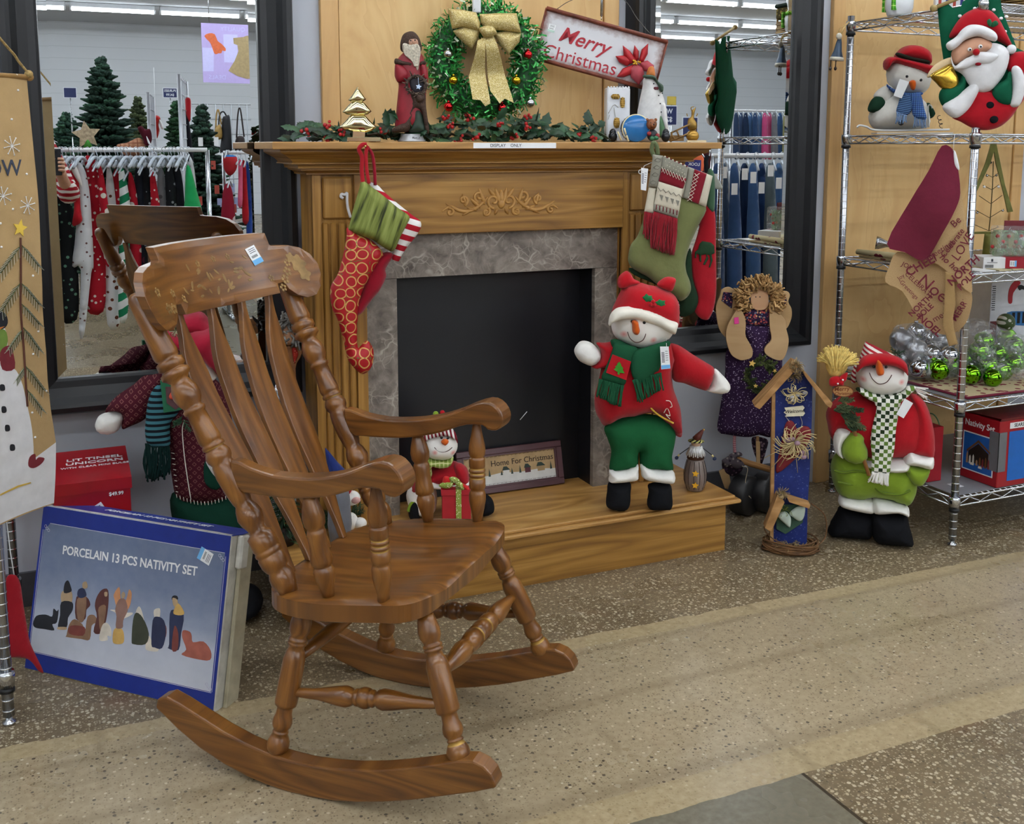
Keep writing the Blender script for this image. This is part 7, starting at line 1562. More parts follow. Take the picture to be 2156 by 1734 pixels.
# ---------------------------------------------------------------- plush snowman in a red hat
k = K(1640,0,.28843);fr = Fr(onY(1905,272,2.90),30);fr.P[2] = Z2+.008
S = thing('snowman_doll','white plush snowman in a red felt hat and blue scarf on the shelf','snowman doll',fr.P)
PW = cloth('dddad2')
one('body',fr,k,[(655,850),(680,780),(760,700),(870,670),(1000,690),(1070,750),(1098,840),(1092,925),(1000,942),(850,945),(710,942),(665,905)],.075,0,PW,S)
one('arm',fr,k,[(690,705),(730,650),(800,620),(850,660),(835,720),(790,780),(740,760)],.032,.02,PW,S)
one('mitten',fr,k,[(648,795),(665,745),(695,710),(740,700),(775,735),(772,780),(725,816),(665,818)],.028,.035,cloth('1c3a2a'),S,'dark green mitten');one('mitten',fr,k,[(1060,770),(1095,750),(1125,790),(1140,830),(1115,862),(1080,850)],.024,.02,cloth('1c3a2a'),S,'dark green mitten')
one('head',fr,k,[(785,545),(800,470),(900,430),(1030,470),(1105,560),(1092,640),(1030,690),(920,695),(840,655),(795,600)],.07,.02,PW,S)
one('hat_brim',fr,k,[(765,460),(785,425),(830,415),(950,435),(1070,465),(1127,490),(1112,535),(1085,545),(1000,520),(900,490),(835,462),(795,505),(775,510)],.05,.05,RED,S);one('hat_crown',fr,k,[(850,430),(870,370),(930,335),(1010,332),(1080,365),(1107,415),(1092,480),(980,460)],.065,.025,RED,S)
one('hat_band',fr,k,[(868,383),(980,418),(1092,442),(1086,466),(975,445),(860,410)],.012,.085,cloth('28261e'),S,'dark hat band')
one('nose',fr,k,[(950,600),(970,585),(995,590),(1000,620),(990,655),(970,655),(957,630)],.014,.09,ORANGE,S,'orange nose');eyes(fr,k,[(935,557),(1036,584)],.088,.0055,S)
mb = MB();q = fr.p(*k(892,895),.07);mb.ell((q[0],q[1],0),(.010,.010,.006),fr.at(.07).M());part(mb,'button',BLACK,S)
BP_ = plaid('blue_plaid','5f86bd','27408a','1a2a5c',.014)
mb = MB();pf(mb,fr,k,[(788,612),(830,645),(930,675),(1040,672),(1038,695),(930,705),(840,680),(795,640)],.02,.065);pf(mb,fr,k,[(960,690),(1030,680),(1060,790),(1075,870),(985,850),(970,770)],.008,.085,back=.5);part(mb,'scarf',BP_,S,'blue plaid scarf')
one('scarf_tail',fr,k,[(895,700),(960,690),(978,780),(935,840),(860,825),(870,760)],.008,.08,stripes('blue_stripe','6c93c4','22315e',.006,80),S,'blue striped scarf end')
mb = MB();fringe(mb,fr,k,(860,815),(935,840),(850,895),(930,900),.085,14,.0016);fringe(mb,fr,k,(985,840),(1075,870),(985,925),(1075,930),.085,14,.0016);part(mb,'scarf_fringe',cloth('7f9cc4'),S,'blue fringe')
boxtag('price_tag',fr,k,[(882,575),(950,597),(896,718),(836,698)],.105,S,'plain white tag',printed=False)
T = thing('toy_sled','white wooden sled under the plush snowman with the red hat','sled',fr.P-np.array([0,0,.008]))
mb = MB()
for d in (-.03,.05):line_on(mb,fr,k,[(570,930),(590,915),(640,925),(700,948),(900,952),(1245,945)],d,.004)
a = fr.p(*k(690,948));b = fr.p(*k(1240,948));mb.box((a[0],-.004,-.035),(b[0],.0,.055),0,fr.M());part(mb,'runner_board',flat('d9d9d8',.5,0,.03),T)
mb = MB();line_on(mb,fr,k,[(1095,930),(1090,780),(1110,770),(1120,790)],.06,.0022);part(mb,'pull_rod',flat('d0cfc8',.5),T)
mb = MB();q = fr.p(*k(1165,870),.05)
for i in range(40):t = i/40*18;mb.tube([fr.w(q[0]+.0003*i+.006*math.cos(t),q[1]-.001*i+.012+.004*math.sin(t),.05),fr.w(q[0]+.0003*(i+1)+.006*math.cos(t+.45),q[1]-.001*(i+1)+.012+.004*math.sin(t+.45),.05)],.0011,4)
part(mb,'wire_coil',flat('2a2a2c',.5,.5),T)
# ---------------------------------------------------------------- santa hanging
fr = Fr(onY(2070,140,2.445),36)
S = thing('santa_hanging','large felt santa wall hanging in red and green hooked on the shelf corner','wall hanging',fr.P)
FG = cloth('12573d');FR = cloth('ad1522');FWH = cloth('e4e4e6')
one('backing',fr,k,[(1155,30),(1230,22),(1270,60),(1330,50),(1340,12),(1420,-30),(1612,-60),(1625,60),(1690,230),(1735,350),(1850,400),(1860,500),(1800,640),(1752,768),(1698,850),(1620,918),(1520,948),(1420,935),(1330,888),(1240,838),(1180,745),(1170,690),(1250,600),(1200,430),(1185,330),(1170,200)],.005,-.010,FG,S,'green felt backing',smooth=False)
mb = MB()
for (a,b) in ((1321,117),(1365,150),(1520,45),(1568,72),(1622,134),(1660,122),(1430,62),(1650,230)):q = fr.p(*k(a,b),-.003);mb.ell((q[0],q[1],0),(.006,.005,.003),fr.at(-.003).M(),0,8,6)
part(mb,'snow_dots',PAPER,S)
one('hat',fr,k,[(1245,275),(1280,190),(1350,105),(1440,62),(1530,70),(1600,130),(1650,220),(1705,335),(1690,345),(1600,300),(1500,240),(1350,260)],.026,.0,FR,S,back=.1)
one('red_coat',fr,k,[(1400,640),(1560,660),(1680,700),(1789,640),(1790,720),(1750,775),(1700,850),(1620,920),(1520,950),(1420,937),(1330,890),(1262,850),(1350,780)],.028,.0,FR,S,back=.1)
one('sleeve',fr,k,[(1690,400),(1770,375),(1850,400),(1870,500),(1800,560),(1700,540),(1655,480)],.022,-.002,FR,S,back=.1)
one('face',fr,k,[(1258,390),(1300,340),(1380,285),(1460,268),(1552,310),(1545,370),(1400,410),(1290,475)],.026,.008,flat('d3a083',.8,0,.05),S,back=.1)
one('beard',fr,k,[(1255,405),(1285,480),(1350,430),(1440,400),(1520,375),(1550,315),(1640,335),(1682,400),(1655,520),(1600,605),(1540,662),(1460,672),(1390,622),(1340,545),(1275,500)],.022,.018,FWH,S,'white felt beard',back=.1)
one('moustache',fr,k,[(1280,500),(1330,450),(1420,400),(1480,378),(1580,390),(1600,418),(1540,462),(1450,470),(1370,500),(1310,508)],.012,.038,FWH,S,back=.1)
one('hat_brim',fr,k,[(1222,345),(1228,312),(1290,270),(1340,212),(1400,180),(1490,188),(1570,228),(1596,270),(1580,302),(1530,292),(1450,266),(1360,292),(1300,345),(1250,370)],.020,.026,FWH,S,'white hat brim',back=.1)
mb = MB();q = fr.p(*k(1440,380),.055);mb.ell((q[0],q[1],0),.0105,fr.at(.055).M());part(mb,'nose',RED,S,'round red nose');mb = MB();q = fr.p(*k(1455,468),.05);mb.ell((q[0],q[1],0),(.009,.005,.004),fr.at(.05).M());part(mb,'mouth',cloth('8a1020'),S)
for (a,b) in ((1392,361),(1470,339)):
    mb = MB();q = fr.p(*k(a,b),.036);mb.ell((q[0],q[1],0),(.0062,.0062,.004),fr.at(.036).M(),0);mb.ell((q[0]+.001,q[1]-.001,.0035),(.003,.003,.002),fr.at(.036).M(),1);part(mb,'eye',[PAPER,BLACK],S)
mb = MB();q = fr.p(*k(1696,360),.01);mb.ell((q[0],q[1],0),.0145,fr.at(.01).M());part(mb,'pompom',FWH,S,'white pompom')
one('mitten_arm',fr,k,[(1168,690),(1200,640),(1310,600),(1338,545),(1366,565),(1362,640),(1320,720),(1210,775),(1175,740)],.022,.006,FG,S,'green mitten and sleeve',back=.1)
one('sleeve_cuff',fr,k,[(1195,772),(1300,700),(1420,605),(1462,640),(1440,705),(1380,800),(1300,860),(1235,838)],.020,.022,FWH,S,'white cuff',back=.1);one('mitten',fr,k,[(1650,580),(1670,535),(1692,525),(1702,600),(1692,760),(1600,752),(1556,680),(1590,620)],.020,.018,FG,S,'green mitten',back=.1)
one('sleeve_cuff',fr,k,[(1698,505),(1740,480),(1782,530),(1800,640),(1755,768),(1680,770),(1702,650)],.020,.018,FWH,S,'white cuff',back=.1)
one('hand_cloth',fr,k,[(1080,560),(1120,490),(1190,440),(1260,420),(1265,475),(1180,520),(1120,560)],.006,.004,cloth('d6bd95'),S,back=.1);one('gold_bell',fr,k,[(1105,550),(1180,500),(1255,465),(1290,520),(1312,580),(1300,635),(1250,662),(1190,648),(1150,610)],.018,.014,flat('cfa93f',.2,.8,.2,.5,25),S,'shiny gold bell',back=.1)
for (a,b) in ((1540,768),(1570,872)):mb = MB();q = fr.p(*k(a,b),.026);mb.ell((q[0],q[1],0),(.0125,.0115,.006),fr.at(.026).M());part(mb,'button',BLACKC,S)
for L in ([(1520,150),(1540,138),(1555,165),(1545,195),(1525,180)],[(1555,165),(1585,150),(1602,175),(1575,195),(1550,195)]):one('holly_leaf',fr,k,L,.004,.028,GREEN,S)
S2 = thing('dowel_rod','wooden dowel with round ends carrying the felt santa at the shelf corner','dowel',fr.w(*fr.p(*k(1130,55))))
mb = MB();a = fr.w(*fr.p(*k(1130,60)),-.002);b = fr.w(*fr.p(*k(1640,-150)),-.03);mb.tube([a,b],.006,10);mb.ell(a,.011);mb.ell(b,.011);part(mb,'rod',flat('a08a58',.6),S2)
# ---------------------------------------------------------------- bell figure hanging from the corner post
fr = Fr(onY(1758,100,2.985),30)
S = thing('bell_ornament','dark blue and white hanging bell figure with little feet on the shelf post','ornament',fr.P)
q = fr.p(*k(420,440));t = fr.p(*k(445,270));mb = MB();mb.lathe([(0,.024),(.12,.022),(.4,.014),(.75,.010),(1,.005)],fr.w(q[0],q[1],0),fr.w(t[0],t[1],0),20);part(mb,'bell',flat('2e3f52',.3,.3,.15),S)
mb = MB();mb.lathe([(0,.0245),(1,.0235)],fr.w(q[0],q[1]-.001,0),fr.w(q[0]+.001,q[1]+.010,0),20);part(mb,'white_trim',flat('cfcabb',.5,0,.1),S,'white trim');mb = MB();mb.ell(fr.w(t[0]-.004,t[1]+.002,.006),(.011,.009,.012));part(mb,'beard',flat('cfcabb',.5,0,.1),S,'white beard')
mb = MB()
for (a,b) in ((375,500),(412,500)):w = fr.p(*k(a,b));mb.ell((w[0],w[1],0),(.005,.007,.006),fr.M());mb.tube([fr.w(w[0],w[1],0),fr.w(w[0]+.001,q[1]+.002,0)],.002,6)
part(mb,'foot',flat('2a1d18',.4),S);mb = MB();mb.tube(cr([fr.w(t[0],t[1],0),fr.w(t[0]+.012,t[1]+.03,.004),(2.627,3.03,1.737),(2.65,3.02,1.742)],5,False),.003,6);line_on(mb,fr,k,[(440,262),(440,215),(490,180)],.004,.002);part(mb,'ribbon',flat('b79a63',.6,0,.1),S)
# ---------------------------------------------------------------- hanging burlap and wine-red cloth
fr = Fr(onY(1960,500,2.52),48);kk = lambda a,b:(a,b)
def burlap():
    def fn(g):
        u,v = g.uv();q = g.vec(u,v);n = g.noise(q,600,2);c = g.ramp(n,[(.35,'a5855c'),(.65,'c4a67a')])
        return c
    return pattern('burlap',fn)
BU = burlap();WINE = cloth('6f2236',None,.9,700)
S = thing('cloth_stocking','wine-red and printed burlap holiday cloth hanging from the shelf on a string','hanging cloth',fr.P)
mb = MB()
def fold(L,d0,dep,res=.02,mi=0):
    o = cr(fr.pts(L,None,d0),3);wv = lambda a,b:.010*math.sin(a*26+b*9)+.006*math.sin(b*21-a*8)
    mb.slab(o,res,lambda a,b,d:(a,b,wv(a,b)+dep),lambda a,b,d:(a,b,wv(a,b)-dep),mi,M=fr.at(d0).M());return wv
fold([(1890,530),(1947,545),(1975,553),(2010,583),(2045,613),(2043,655),(2027,688),(1995,706),(1955,692),(1930,662),(1900,612),(1865,593),(1872,562)],0,.004)
fold([(2021,400),(2034,468),(2040,520),(2046,590),(2044,615),(2010,586),(1975,556),(1945,548),(1985,488),(2008,440)],.022,.003)
part(mb,'burlap',BU,S,'tan burlap printed with red words');mb = MB()
fold([(1983,307),(2007,316),(2016,350),(2022,405),(2012,440),(1985,490),(1947,548),(1905,531),(1868,512),(1915,425),(1955,360)],.028,.004);part(mb,'wine_cloth',WINE,S,'wine-red cloth')
mb = MB();REDI = 0
def word(t,u,v,px,rot,d,bold=.0,shear=0):
    q = fr.p(u,v,d);mb.text(t,px*.00128,fr.M(q[0],q[1],d,rot),0,.0003,bold,shear)
for (t,u,v,s_,r,bo) in (('CHEER',1944,556,30,34,.02),('Noel',1968,610,44,-38,.0),('CELEBRATE',1935,600,17,-42,.0),('JOY',1910,560,16,-25,.01),('NORTH',1938,643,20,48,.02),('POLE',1948,655,20,48,.02),('NOEL',1957,685,26,-40,.02),('Greetings',1914,610,15,-45,0),('merry',1985,662,22,35,.0),('Joy',1897,583,14,40,.0),('MERRY',2023,650,22,62,.01)):word(t,u,v,s_,r,.018,bo,.0)
for (t,u,v,s_,r,bo) in (('Celebrate',2005,512,20,58,.01),('Greetings',1978,528,20,38,.0),('LOVE',2027,520,30,62,.0),('NORTH',2028,570,26,48,.02),('POLE',2034,592,22,52,.02),('Be',2012,468,24,50,.0),('ho ho',1999,553,22,-40,.01)):word(t,u,v,s_,r,.038,bo,.15)
part(mb,'printed_words',flat('6e2434',.9,0,.05),S,'dark red printed holiday words')
mb = MB()
for L in ([(1990,572),(2008,576),(2012,640),(2002,690),(1984,690),(1988,640)],[(2005,640),(2008,690),(2017,724),(1998,729),(1987,690),(1995,650)]):pf(mb,fr,None,L,.003,.03,smooth=False)
part(mb,'strap',cloth('a98a5c'),S,'beige hanging straps')
mb = MB();mb.tube([fr.w(*fr.p(2007,318,.03),.03),fr.w(*fr.p(2009,292,.03),.03),fr.w(*fr.p(2010,281,.03),.0)],.0007,4);part(mb,'string',PAPER,S);one('white_tag',fr,None,[(2008,318),(2013,322),(2020,352),(2018,358),(2010,345)],.001,.022,PAPER,S)
# ---------------------------------------------------------------- third level: placemats, serving pieces, metal tree, boxes
MATP = dots('flowered_mat','c2b48c','6d2430',30,.35)
S = part(MB().box((2.69,2.60,Z3),(3.02,3.0,Z3+.008),0,None,.002),'placemat',[MATP],cat='placemat',label='flowered cream placemat lying on the third shelf behind the hanging cloth')
mb = MB();rl = onY(1800,536,2.83)
mb.lathe([(0,.010),(.5,.012),(1,.010)],(2.675,2.99,Z3+.021),(2.715,2.58,Z3+.021),16);part(mb,'rolled_edge',MATP,S)
SV = gloss('a9abae',.22)
S = thing('serving_bell','small silver bell-shaped serving piece on the third shelf near the post','serving piece',(2.70,2.9,Z3+.035))
mb = MB();mb.lathe([(0,.024),(.15,.022),(.5,.012),(1,.007)],(2.705,2.93,Z3+.058),(2.755,2.88,Z3+.050),20);part(mb,'bell_cup',SV,S);mb = MB();mb.tube([(2.755,2.88,Z3+.05),(2.79,2.85,Z3+.045),(2.85,2.80,Z3+.042)],[.006,.005,.009],10);part(mb,'handle',SV,S)
S = thing('metal_tree','olive green metal tree outline on a cone base on the third shelf','ornament',(2.96,2.72,Z3));fr = Fr((2.96,2.72,Z3),40);k = K(1960,250,.17883);OLG = flat('6f6f35',.5,.2,.12)
mb = MB()
for L in ([(705,270),(760,270),(745,360),(700,520),(530,870),(500,860),(640,520),(690,350)],[(735,360),(765,270),(790,400),(870,780),(965,1090),(900,1100),(850,870),(760,520)],[(500,1330),(750,1325),(750,1350),(500,1355)]):mb.prism(fr.pts(L,k),-.008,.008,fr.M())
part(mb,'outline',OLG,S,bevel=.001)
mb = MB();line_on(mb,fr,k,[(735,500),(725,800),(700,1160),(682,1320)],0,.0018,smooth=False)
for (a,b,c,d) in ((728,690,650,650),(728,690,790,640),(718,835,610,780),(718,835,800,775),(706,1000,565,905),(706,1000,840,900),(690,1165,520,1070),(690,1165,860,1060),(682,1318,500,1240),(682,1318,800,1270)):line_on(mb,fr,k,[(a,b),(c,d)],0,.0012,smooth=False)
part(mb,'wire_branches',flat('4c4426',.5,.3),S)
mb = MB()
for (a,b,mi) in ((628,800,0),(797,800,0),(545,1105,1),(845,1080,1),(660,670,1),(770,665,1),(705,515,2),(775,515,3)):q = fr.p(*k(a,b));mb.ell((q[0],q[1],0),.0045,fr.M(),mi,10,8)
part(mb,'tiny_balls',[PAPER,SV,BLACK,RED],S,'tiny hanging balls')
q0 = fr.p(*k(680,1350));mb = MB();mb.lathe([(0,.026),(.9,.019),(1,.018)],fr.w(q0[0],0.0005,0),fr.w(q0[0],q0[1],0),4);part(mb,'base',OLG,S)
# red and white box with holly pack
P0 = onY(2120,566,2.50);P0[2] = Z3;fr = Fr((P0[0]-.06,2.52,Z3),26)
S = thing('flat_box','flat red and white boxed item with a barcode on the third shelf','box',fr.P)
mb = MB();a = fr.p(2070,560);b = fr.p(2118,533);mb.box((a[0],.001,-.10),(a[0]+.20,.040,0),0,fr.M(),bev=.001);part(mb,'carton',flat('e3e3e4',.5,0,.03),S)
mb = MB();mb.box((b[0],.0005,-.101),(a[0]+.201,.0405,.0006),0,fr.M());part(mb,'red_end',flat('9c1a2a',.45,0,.05),S,'dark red box end')
mb = MB()
for i in range(10):mb.box((a[0]+.006+.0028*i,.006,.0004),(a[0]+.0075+.0028*i,.016,.0010),0,fr.M())
mb.box((a[0]+.025,.026,.0004),(a[0]+.031,.035,.001),0,fr.M());mb.box((a[0]+.012,.022,.0004),(a[0]+.045,.0235,.001),0,fr.M());part(mb,'barcode',INK,S)
mb = MB();price_tag(mb,fr.M(b[0]+.025,.02,.0008,90),.02,.022);part(mb,'price_sticker',[PAPER,SKYB,INK],S)
def clear_mat(name,c=(.95,.97,1,1),al=.16,rough=.08):
    g = G(name,rough,0,.8);g.col(c);n = g.noise(g.obj(),22,4,.65,1.5);h = g.noise(g.obj(),40,3,.6,2.0);g.put(g.b.inputs['Alpha'],g.math('ADD',al,g.math('MULTIPLY',g.ramp(n,[(.52,(0,0,0,1)),(.66,(1,1,1,1))]),.34)));g.bump(h,.9,.02);return g.m
CLEAR = clear_mat('crinkled_film')
S = thing('holly_candle_pack','clear pack of green holly glasses with a red card on the third shelf','packaged glasses',fr.w(.1,.041,-.05))
k = K(1960,250,.17883)
for (u,w_) in ((2104,.02),(2128,.026),(2154,.026)):
    q = fr.p(u,530,-.04);c = fr.w(q[0],.0415,-.05);mb = MB();mb.lathe([(0,w_*.8),(.05,w_*.95),(1,w_)],c,c+np.array([0,0,.085]),18);o = part(mb,'glass',clear_mat('holly_glass_%d' % u,(.3,.5,.28,1),.45),S,'green holly printed glass')
    mb = MB()
    for j in range(4):t = .8+j*.9;mb.ell(c+np.array([w_*math.cos(-t),w_*math.sin(-t),.03+.018*(j % 3)]),.0065,None,0,8,6)
    part(mb,'berries',flat('b3262a',.4,0,.1),o,'red berries')
mb = MB();q = fr.p(2120,472,-.04);mb.box((q[0]-.005,q[1]-.03,-.05),(q[0]+.10,q[1]+.012,-.046),0,fr.M());part(mb,'red_card',flat('6e1c26',.5,0,.1),S);mb = MB();z1 = q[1];mb.box((q[0]-.035,.042,-.085),(q[0]+.10,z1-.005,-.012),0,fr.M(),bev=.006);part(mb,'clear_wrap',CLEAR,S,'clear plastic wrap')
part(MB().box((2.80,2.47,Z3),(3.3,2.80,Z3+.004),0),'placemat',[dots('mat_b','c5bb98','5b6340',26,.3)],cat='placemat',label='pale placemat under the flat red and white box')
part(MB().box((2.72,2.475,Z3+.0002),(2.79,2.56,Z3+.003),0),'price_card',[PAPER],cat='card',label='white paper card lying at the third shelf corner')
# ---------------------------------------------------------------- fourth level: bags of baubles, placemat, boxed snowman
SILM = [gloss('b9bcc2',.32),gloss('c9ccd2',.08)];GRNM = [gloss('6fae1f',.08),gloss('7cb82e',.30)]
def baubles(label,spots,mats,name,col,group):
    pr_ = None
    for i,(u,v,yy,r,m) in enumerate(spots):
        c = onY(u,v,yy);mb = MB();mb.ell((0,0,0),r,None,0,22,14)
        if c[2]-r < Z4:c[2] = Z4+r
        o = part(mb,name,mats[m],cat='bauble',group=group,label=label,at=(0,0,0));o.location = tuple(c)
        d = MB();d.lathe([(0,r*.22),(1,r*.2)],(0,0,r*.95),(0,0,r*1.15),10);p = part(d,'bauble_cap',SILM[1],o)
baubles('silver bauble in the clear bag on the fourth shelf',[(1897,715,2.80,.040,0),(1930,738,2.745,.040,0),(1928,698,2.86,.036,1),(1962,745,2.70,.034,1),(1935,775,2.70,.034,1),(1905,755,2.80,.034,0),(1960,712,2.83,.036,1),(1990,718,2.76,.036,0),(1998,748,2.66,.033,1),(1898,770,2.86,.034,1),(1990,695,2.88,.034,0),(1950,770,2.76,.034,0)],SILM,'silver_bauble',0,'silver baubles')
baubles('lime green bauble in the clear bag on the fourth shelf',[(1976,778,2.66,.036,0),(2005,772,2.74,.034,0),(2044,788,2.60,.034,0),(2080,772,2.62,.037,0),(2110,780,2.62,.036,0),(2062,740,2.66,.037,0),(2072,718,2.72,.036,0),(2100,745,2.70,.036,0),(2135,765,2.64,.036,0),(2135,728,2.72,.036,0),(2040,755,2.70,.036,0),(2155,750,2.70,.036,0),(2090,795,2.56,.032,0),(2120,710,2.78,.035,1)],GRNM,'green_bauble',0,'lime green baubles')
def bag(label,pts,fr,depth):
    mb = MB();o = cr(fr.pts(pts,None),3);rr = random.Random(3)
    wr = lambda a,b:.012*math.sin(a*60+b*40)+.010*math.sin(b*70-a*35)+.008*math.sin(a*110)
    mb.slab(o,.014,lambda a,b,d:(a,b,depth*min(1,d/.05)**.5+wr(a,b)*min(1,d/.03)),lambda a,b,d:(a,b,-depth*min(1,d/.05)**.5),M=fr.M(),share=True);mb.v[-1][:,2] = np.maximum(mb.v[-1][:,2],Z4+.0075);part(mb,'clear_bag',CLEAR,cat='bag',label=label)
bag('crinkled clear bag holding silver baubles on the fourth shelf',[(1880,690),(1920,680),(1990,680),(2018,700),(2015,790),(1960,800),(1895,785),(1878,740)],Fr(onY(1940,790,2.76),38),.10)
bag('crinkled clear bag holding lime green baubles on the fourth shelf',[(2020,690),(2050,668),(2110,690),(2175,720),(2175,790),(2100,808),(2030,800),(1975,795),(1960,765),(2010,740)],Fr(onY(2080,800,2.66),38),.10)
part(MB().box((2.70,2.465,Z4),(3.20,2.74,Z4+.006),0,None,.002),'placemat',[dots('mat_c','c8b791','7a2a36',34,.33)],cat='placemat',label='cream and wine placemat under the bags of baubles');mb = MB();mb.tube([(2.68,2.85,Z4+.006),(2.685,2.462,Z4+.006),(3.2,2.458,Z4+.006)],.005,8);part(mb,'wine_cloth_edge',[WINE],cat='cloth',label='wine-red cloth edging along the fourth shelf corner')
fr = Fr((3.10,2.84,Z4),12);S = thing('snowman_gift_box','white box printed with a snowman in a red and blue scarf, fourth shelf back','box',fr.P)
mb = MB();a = fr.p(2082,700);mb.box((a[0],.001,-.12),(a[0]+.30,.37,0),0,fr.M(),bev=.001);part(mb,'carton',flat('d8dade',.5,0,.04),S)
mb = MB();k = K(1640,450,.25956)
def fl(L,mi):mb.prism(cr(fr.pts(L,k,.0),3),.0005,.0012+.0003*mi,fr.M(),mi)
fl([(1860,720),(1860,640),(1880,580),(1920,540),(1960,560),(1900,640),(1890,720)],0);fl([(1850,800),(1988,790),(2100,800),(2100,900),(1860,890)],1);fl([(1935,590),(1960,575),(1990,590),(2000,620),(1970,610),(1950,620)],2)
for i in range(6):xx = fr.p(*k(1900+i*42,840))[0];mb.box((xx-.006,fr.p(*k(1900,888))[1],.001),(xx+.006,fr.p(*k(1900,800))[1],.0022),2,fr.M())
for i in range(12):mb.box((a[0]+.003+.002*(i % 2),.30-.008*i,.0004),(a[0]+.018,.303-.008*i,.001),2,fr.M())
mb.box((a[0]+.002,.09,.0004),(a[0]+.03,.17,.001),3,fr.M());part(mb,'printed_front',[flat('a8202a',.5),flat('2e6fa8',.5),BLACK,flat('6e2a2c',.6,0,.2)],S,'printed snowman picture')
fr = Fr((2.96,2.80,Z4),20);mb = MB();c = onY(2118,678,2.72);mb.ell((0,0,0),.032,None,0,20,12);o = part(mb,'patterned_ball',[dots('ball_print','4a5a36','d6d6cc',60,.38,.3)],cat='bauble',label='green and white patterned ball behind the lime baubles',at=(0,0,0));o.location = tuple(c)
# ---------------------------------------------------------------- bottom level: nativity carton, red gift bag
fr = Fr((2.838,2.462,Z5),0);S = thing('nativity_carton','red and blue Nativity Set carton on the bottom shelf','box',fr.P);RC = flat('a01822',.35,0,.04)
mb = MB();mb.box((2.838,2.462,Z5),(3.22,2.622,Z5+.228),0,None,.002);part(mb,'carton',RC,S)
L2 = np.array([[0,0,-1,2.8375],[-1,0,0,2.622],[0,1,0,Z5],[0,0,0,1.0]])   # left face: a runs towards the room
mb = MB();mb.text('Nativity Set',.030,shift(L2,.078,.196),0,.0004,.012,sx=.88);mb.prism([(.012,.030),(.142,.030),(.142,.165),(.012,.165)],0,.0006,L2,0);mb.prism([(.016,.034),(.138,.034),(.138,.161),(.016,.161)],.0006,.0009,L2,1)
mb.prism([(.03,.10),(.078,.145),(.128,.115),(.128,.108),(.078,.135),(.032,.093)],.0009,.0014,L2,2);mb.prism([(.038,.098),(.078,.132),(.122,.107),(.122,.06),(.038,.06)],.0009,.0012,L2,3)
for i,(a,h,mi) in enumerate(((.034,.04,4),(.046,.03,5),(.06,.035,5),(.075,.02,4),(.088,.032,2),(.1,.03,6),(.112,.038,2),(.124,.034,6))):mb.prism([(a-.004,.055),(a+.004,.055),(a+.003,.055+h*.8),(a,.055+h),(a-.003,.055+h*.8)],.0012,.0018,L2,mi)
for (a,b) in ((.055,.052),(.09,.048)):mb.prism([(a-.008,b),(a+.008,b),(a+.006,b+.008),(a-.006,b+.008)],.0012,.0019,L2,5)
part(mb,'printed_side',[PAPER,flat('1f5fb0',.4,0,.06),flat('6b4524',.6,0,.15),flat('231810',.6),flat('b08a6a',.6),flat('ddd8cc',.6),flat('7a2f30',.6)],S,'printed stable picture and words Nativity Set')
f2 = Fr((2.838,2.4615,Z5),0);mb = MB();mb.box((.045,.02,0),(.38,.19,.0008),0,f2.M());mb.box((.045,.20,0),(.13,.22,.001),1,f2.M());mb.text('SEARS',.017,f2.M(.087,.21,.001),2,.0003,.02);part(mb,'printed_front',[flat('1a68c0',.35,0,.04),PAPER,INK],S,'blue front with a SEARS sticker')
mb = MB();mb.box((2.8365,2.4605,Z5+.055),(2.872,2.462,Z5+.19));mb.box((2.8365,2.4605,Z5+.055),(2.838,2.50,Z5+.19));part(mb,'grey_tape',flat('6d6f73',.4,0,.05),S,'grey tape over the corner')
mb = MB();zz = Z5+.228;mb.add([(2.838,2.462,zz),(3.22,2.462,zz),(3.22,2.46,zz+.012),(2.838,2.457,zz+.010),(2.838,2.622,zz+.003),(3.22,2.622,zz+.003)],[(0,1,2,3),(3,2,5,4)],0,False);part(mb,'lid_flap',flat('6e1a20',.4,0,.06),S)
S = thing('red_gift_bag','plain red upright gift bag with a green handle behind the tall snowman','gift bag',(2.70,2.64,Z5))
mb = MB();mb.box((2.672,2.60,Z5),(2.735,2.80,Z5+.19),0,None,.002);part(mb,'bag',flat('a51c28',.5,0,.04),S);mb = MB();mb.tube([(2.738,2.66+.04*math.cos(t),Z5+.165+.055*math.sin(t)) for t in np.linspace(0,6.28,30)[:-1]],.0025,6,closed=True);part(mb,'handle',flat('5c7a52',.5),S)
part(MB().box((2.72,2.52,Z5),(2.755,2.56,Z5+.001),0),'paper_scrap',[PAPER],cat='paper',label='small white paper scrap on the bottom shelf liner')
# ---------------------------------------------------------------- top level: white ceramic snowman pot and lidded basket
ZT = LV[4]+.0035;c = onY(1893,18,2.86);c[2] = ZT
S = thing('ceramic_pot','glossy white ceramic pot with a bright green bow on the top shelf','pot',c)
mb = MB();mb.lathe([(0.0005,.036),(.01,.04),(.03,.046),(.055,.047),(.08,.038),(.09,.032),(.10,.034),(.13,.040),(.16,.034),(.18,.018)],c,None,28);part(mb,'pot',flat('e6e9ec',.12,0,.02),S);mb = MB();mb.lathe([(0,.0475),(1,.0405)],c+np.array([0,0,.066]),c+np.array([0,0,.082]),28)
for t in (2.2,3.6):p = c+np.array([.048*math.cos(t),.048*math.sin(t),.05]);mb.box(p-np.array([.008,.004,.03]),p+np.array([.008,.004,.03]),0)
part(mb,'green_bow',plaid('lime_plaid','5fb52e','2e7a1c','cfe88a',.02),S,'lime green bow')
S = thing('wicker_basket','wicker basket with a dark green cloth on the top shelf seen in the right mirror','basket',(2.95,2.56,ZT))
mb = MB();bx0,bx1,by0,by1 = 2.90,3.16,2.475,2.68
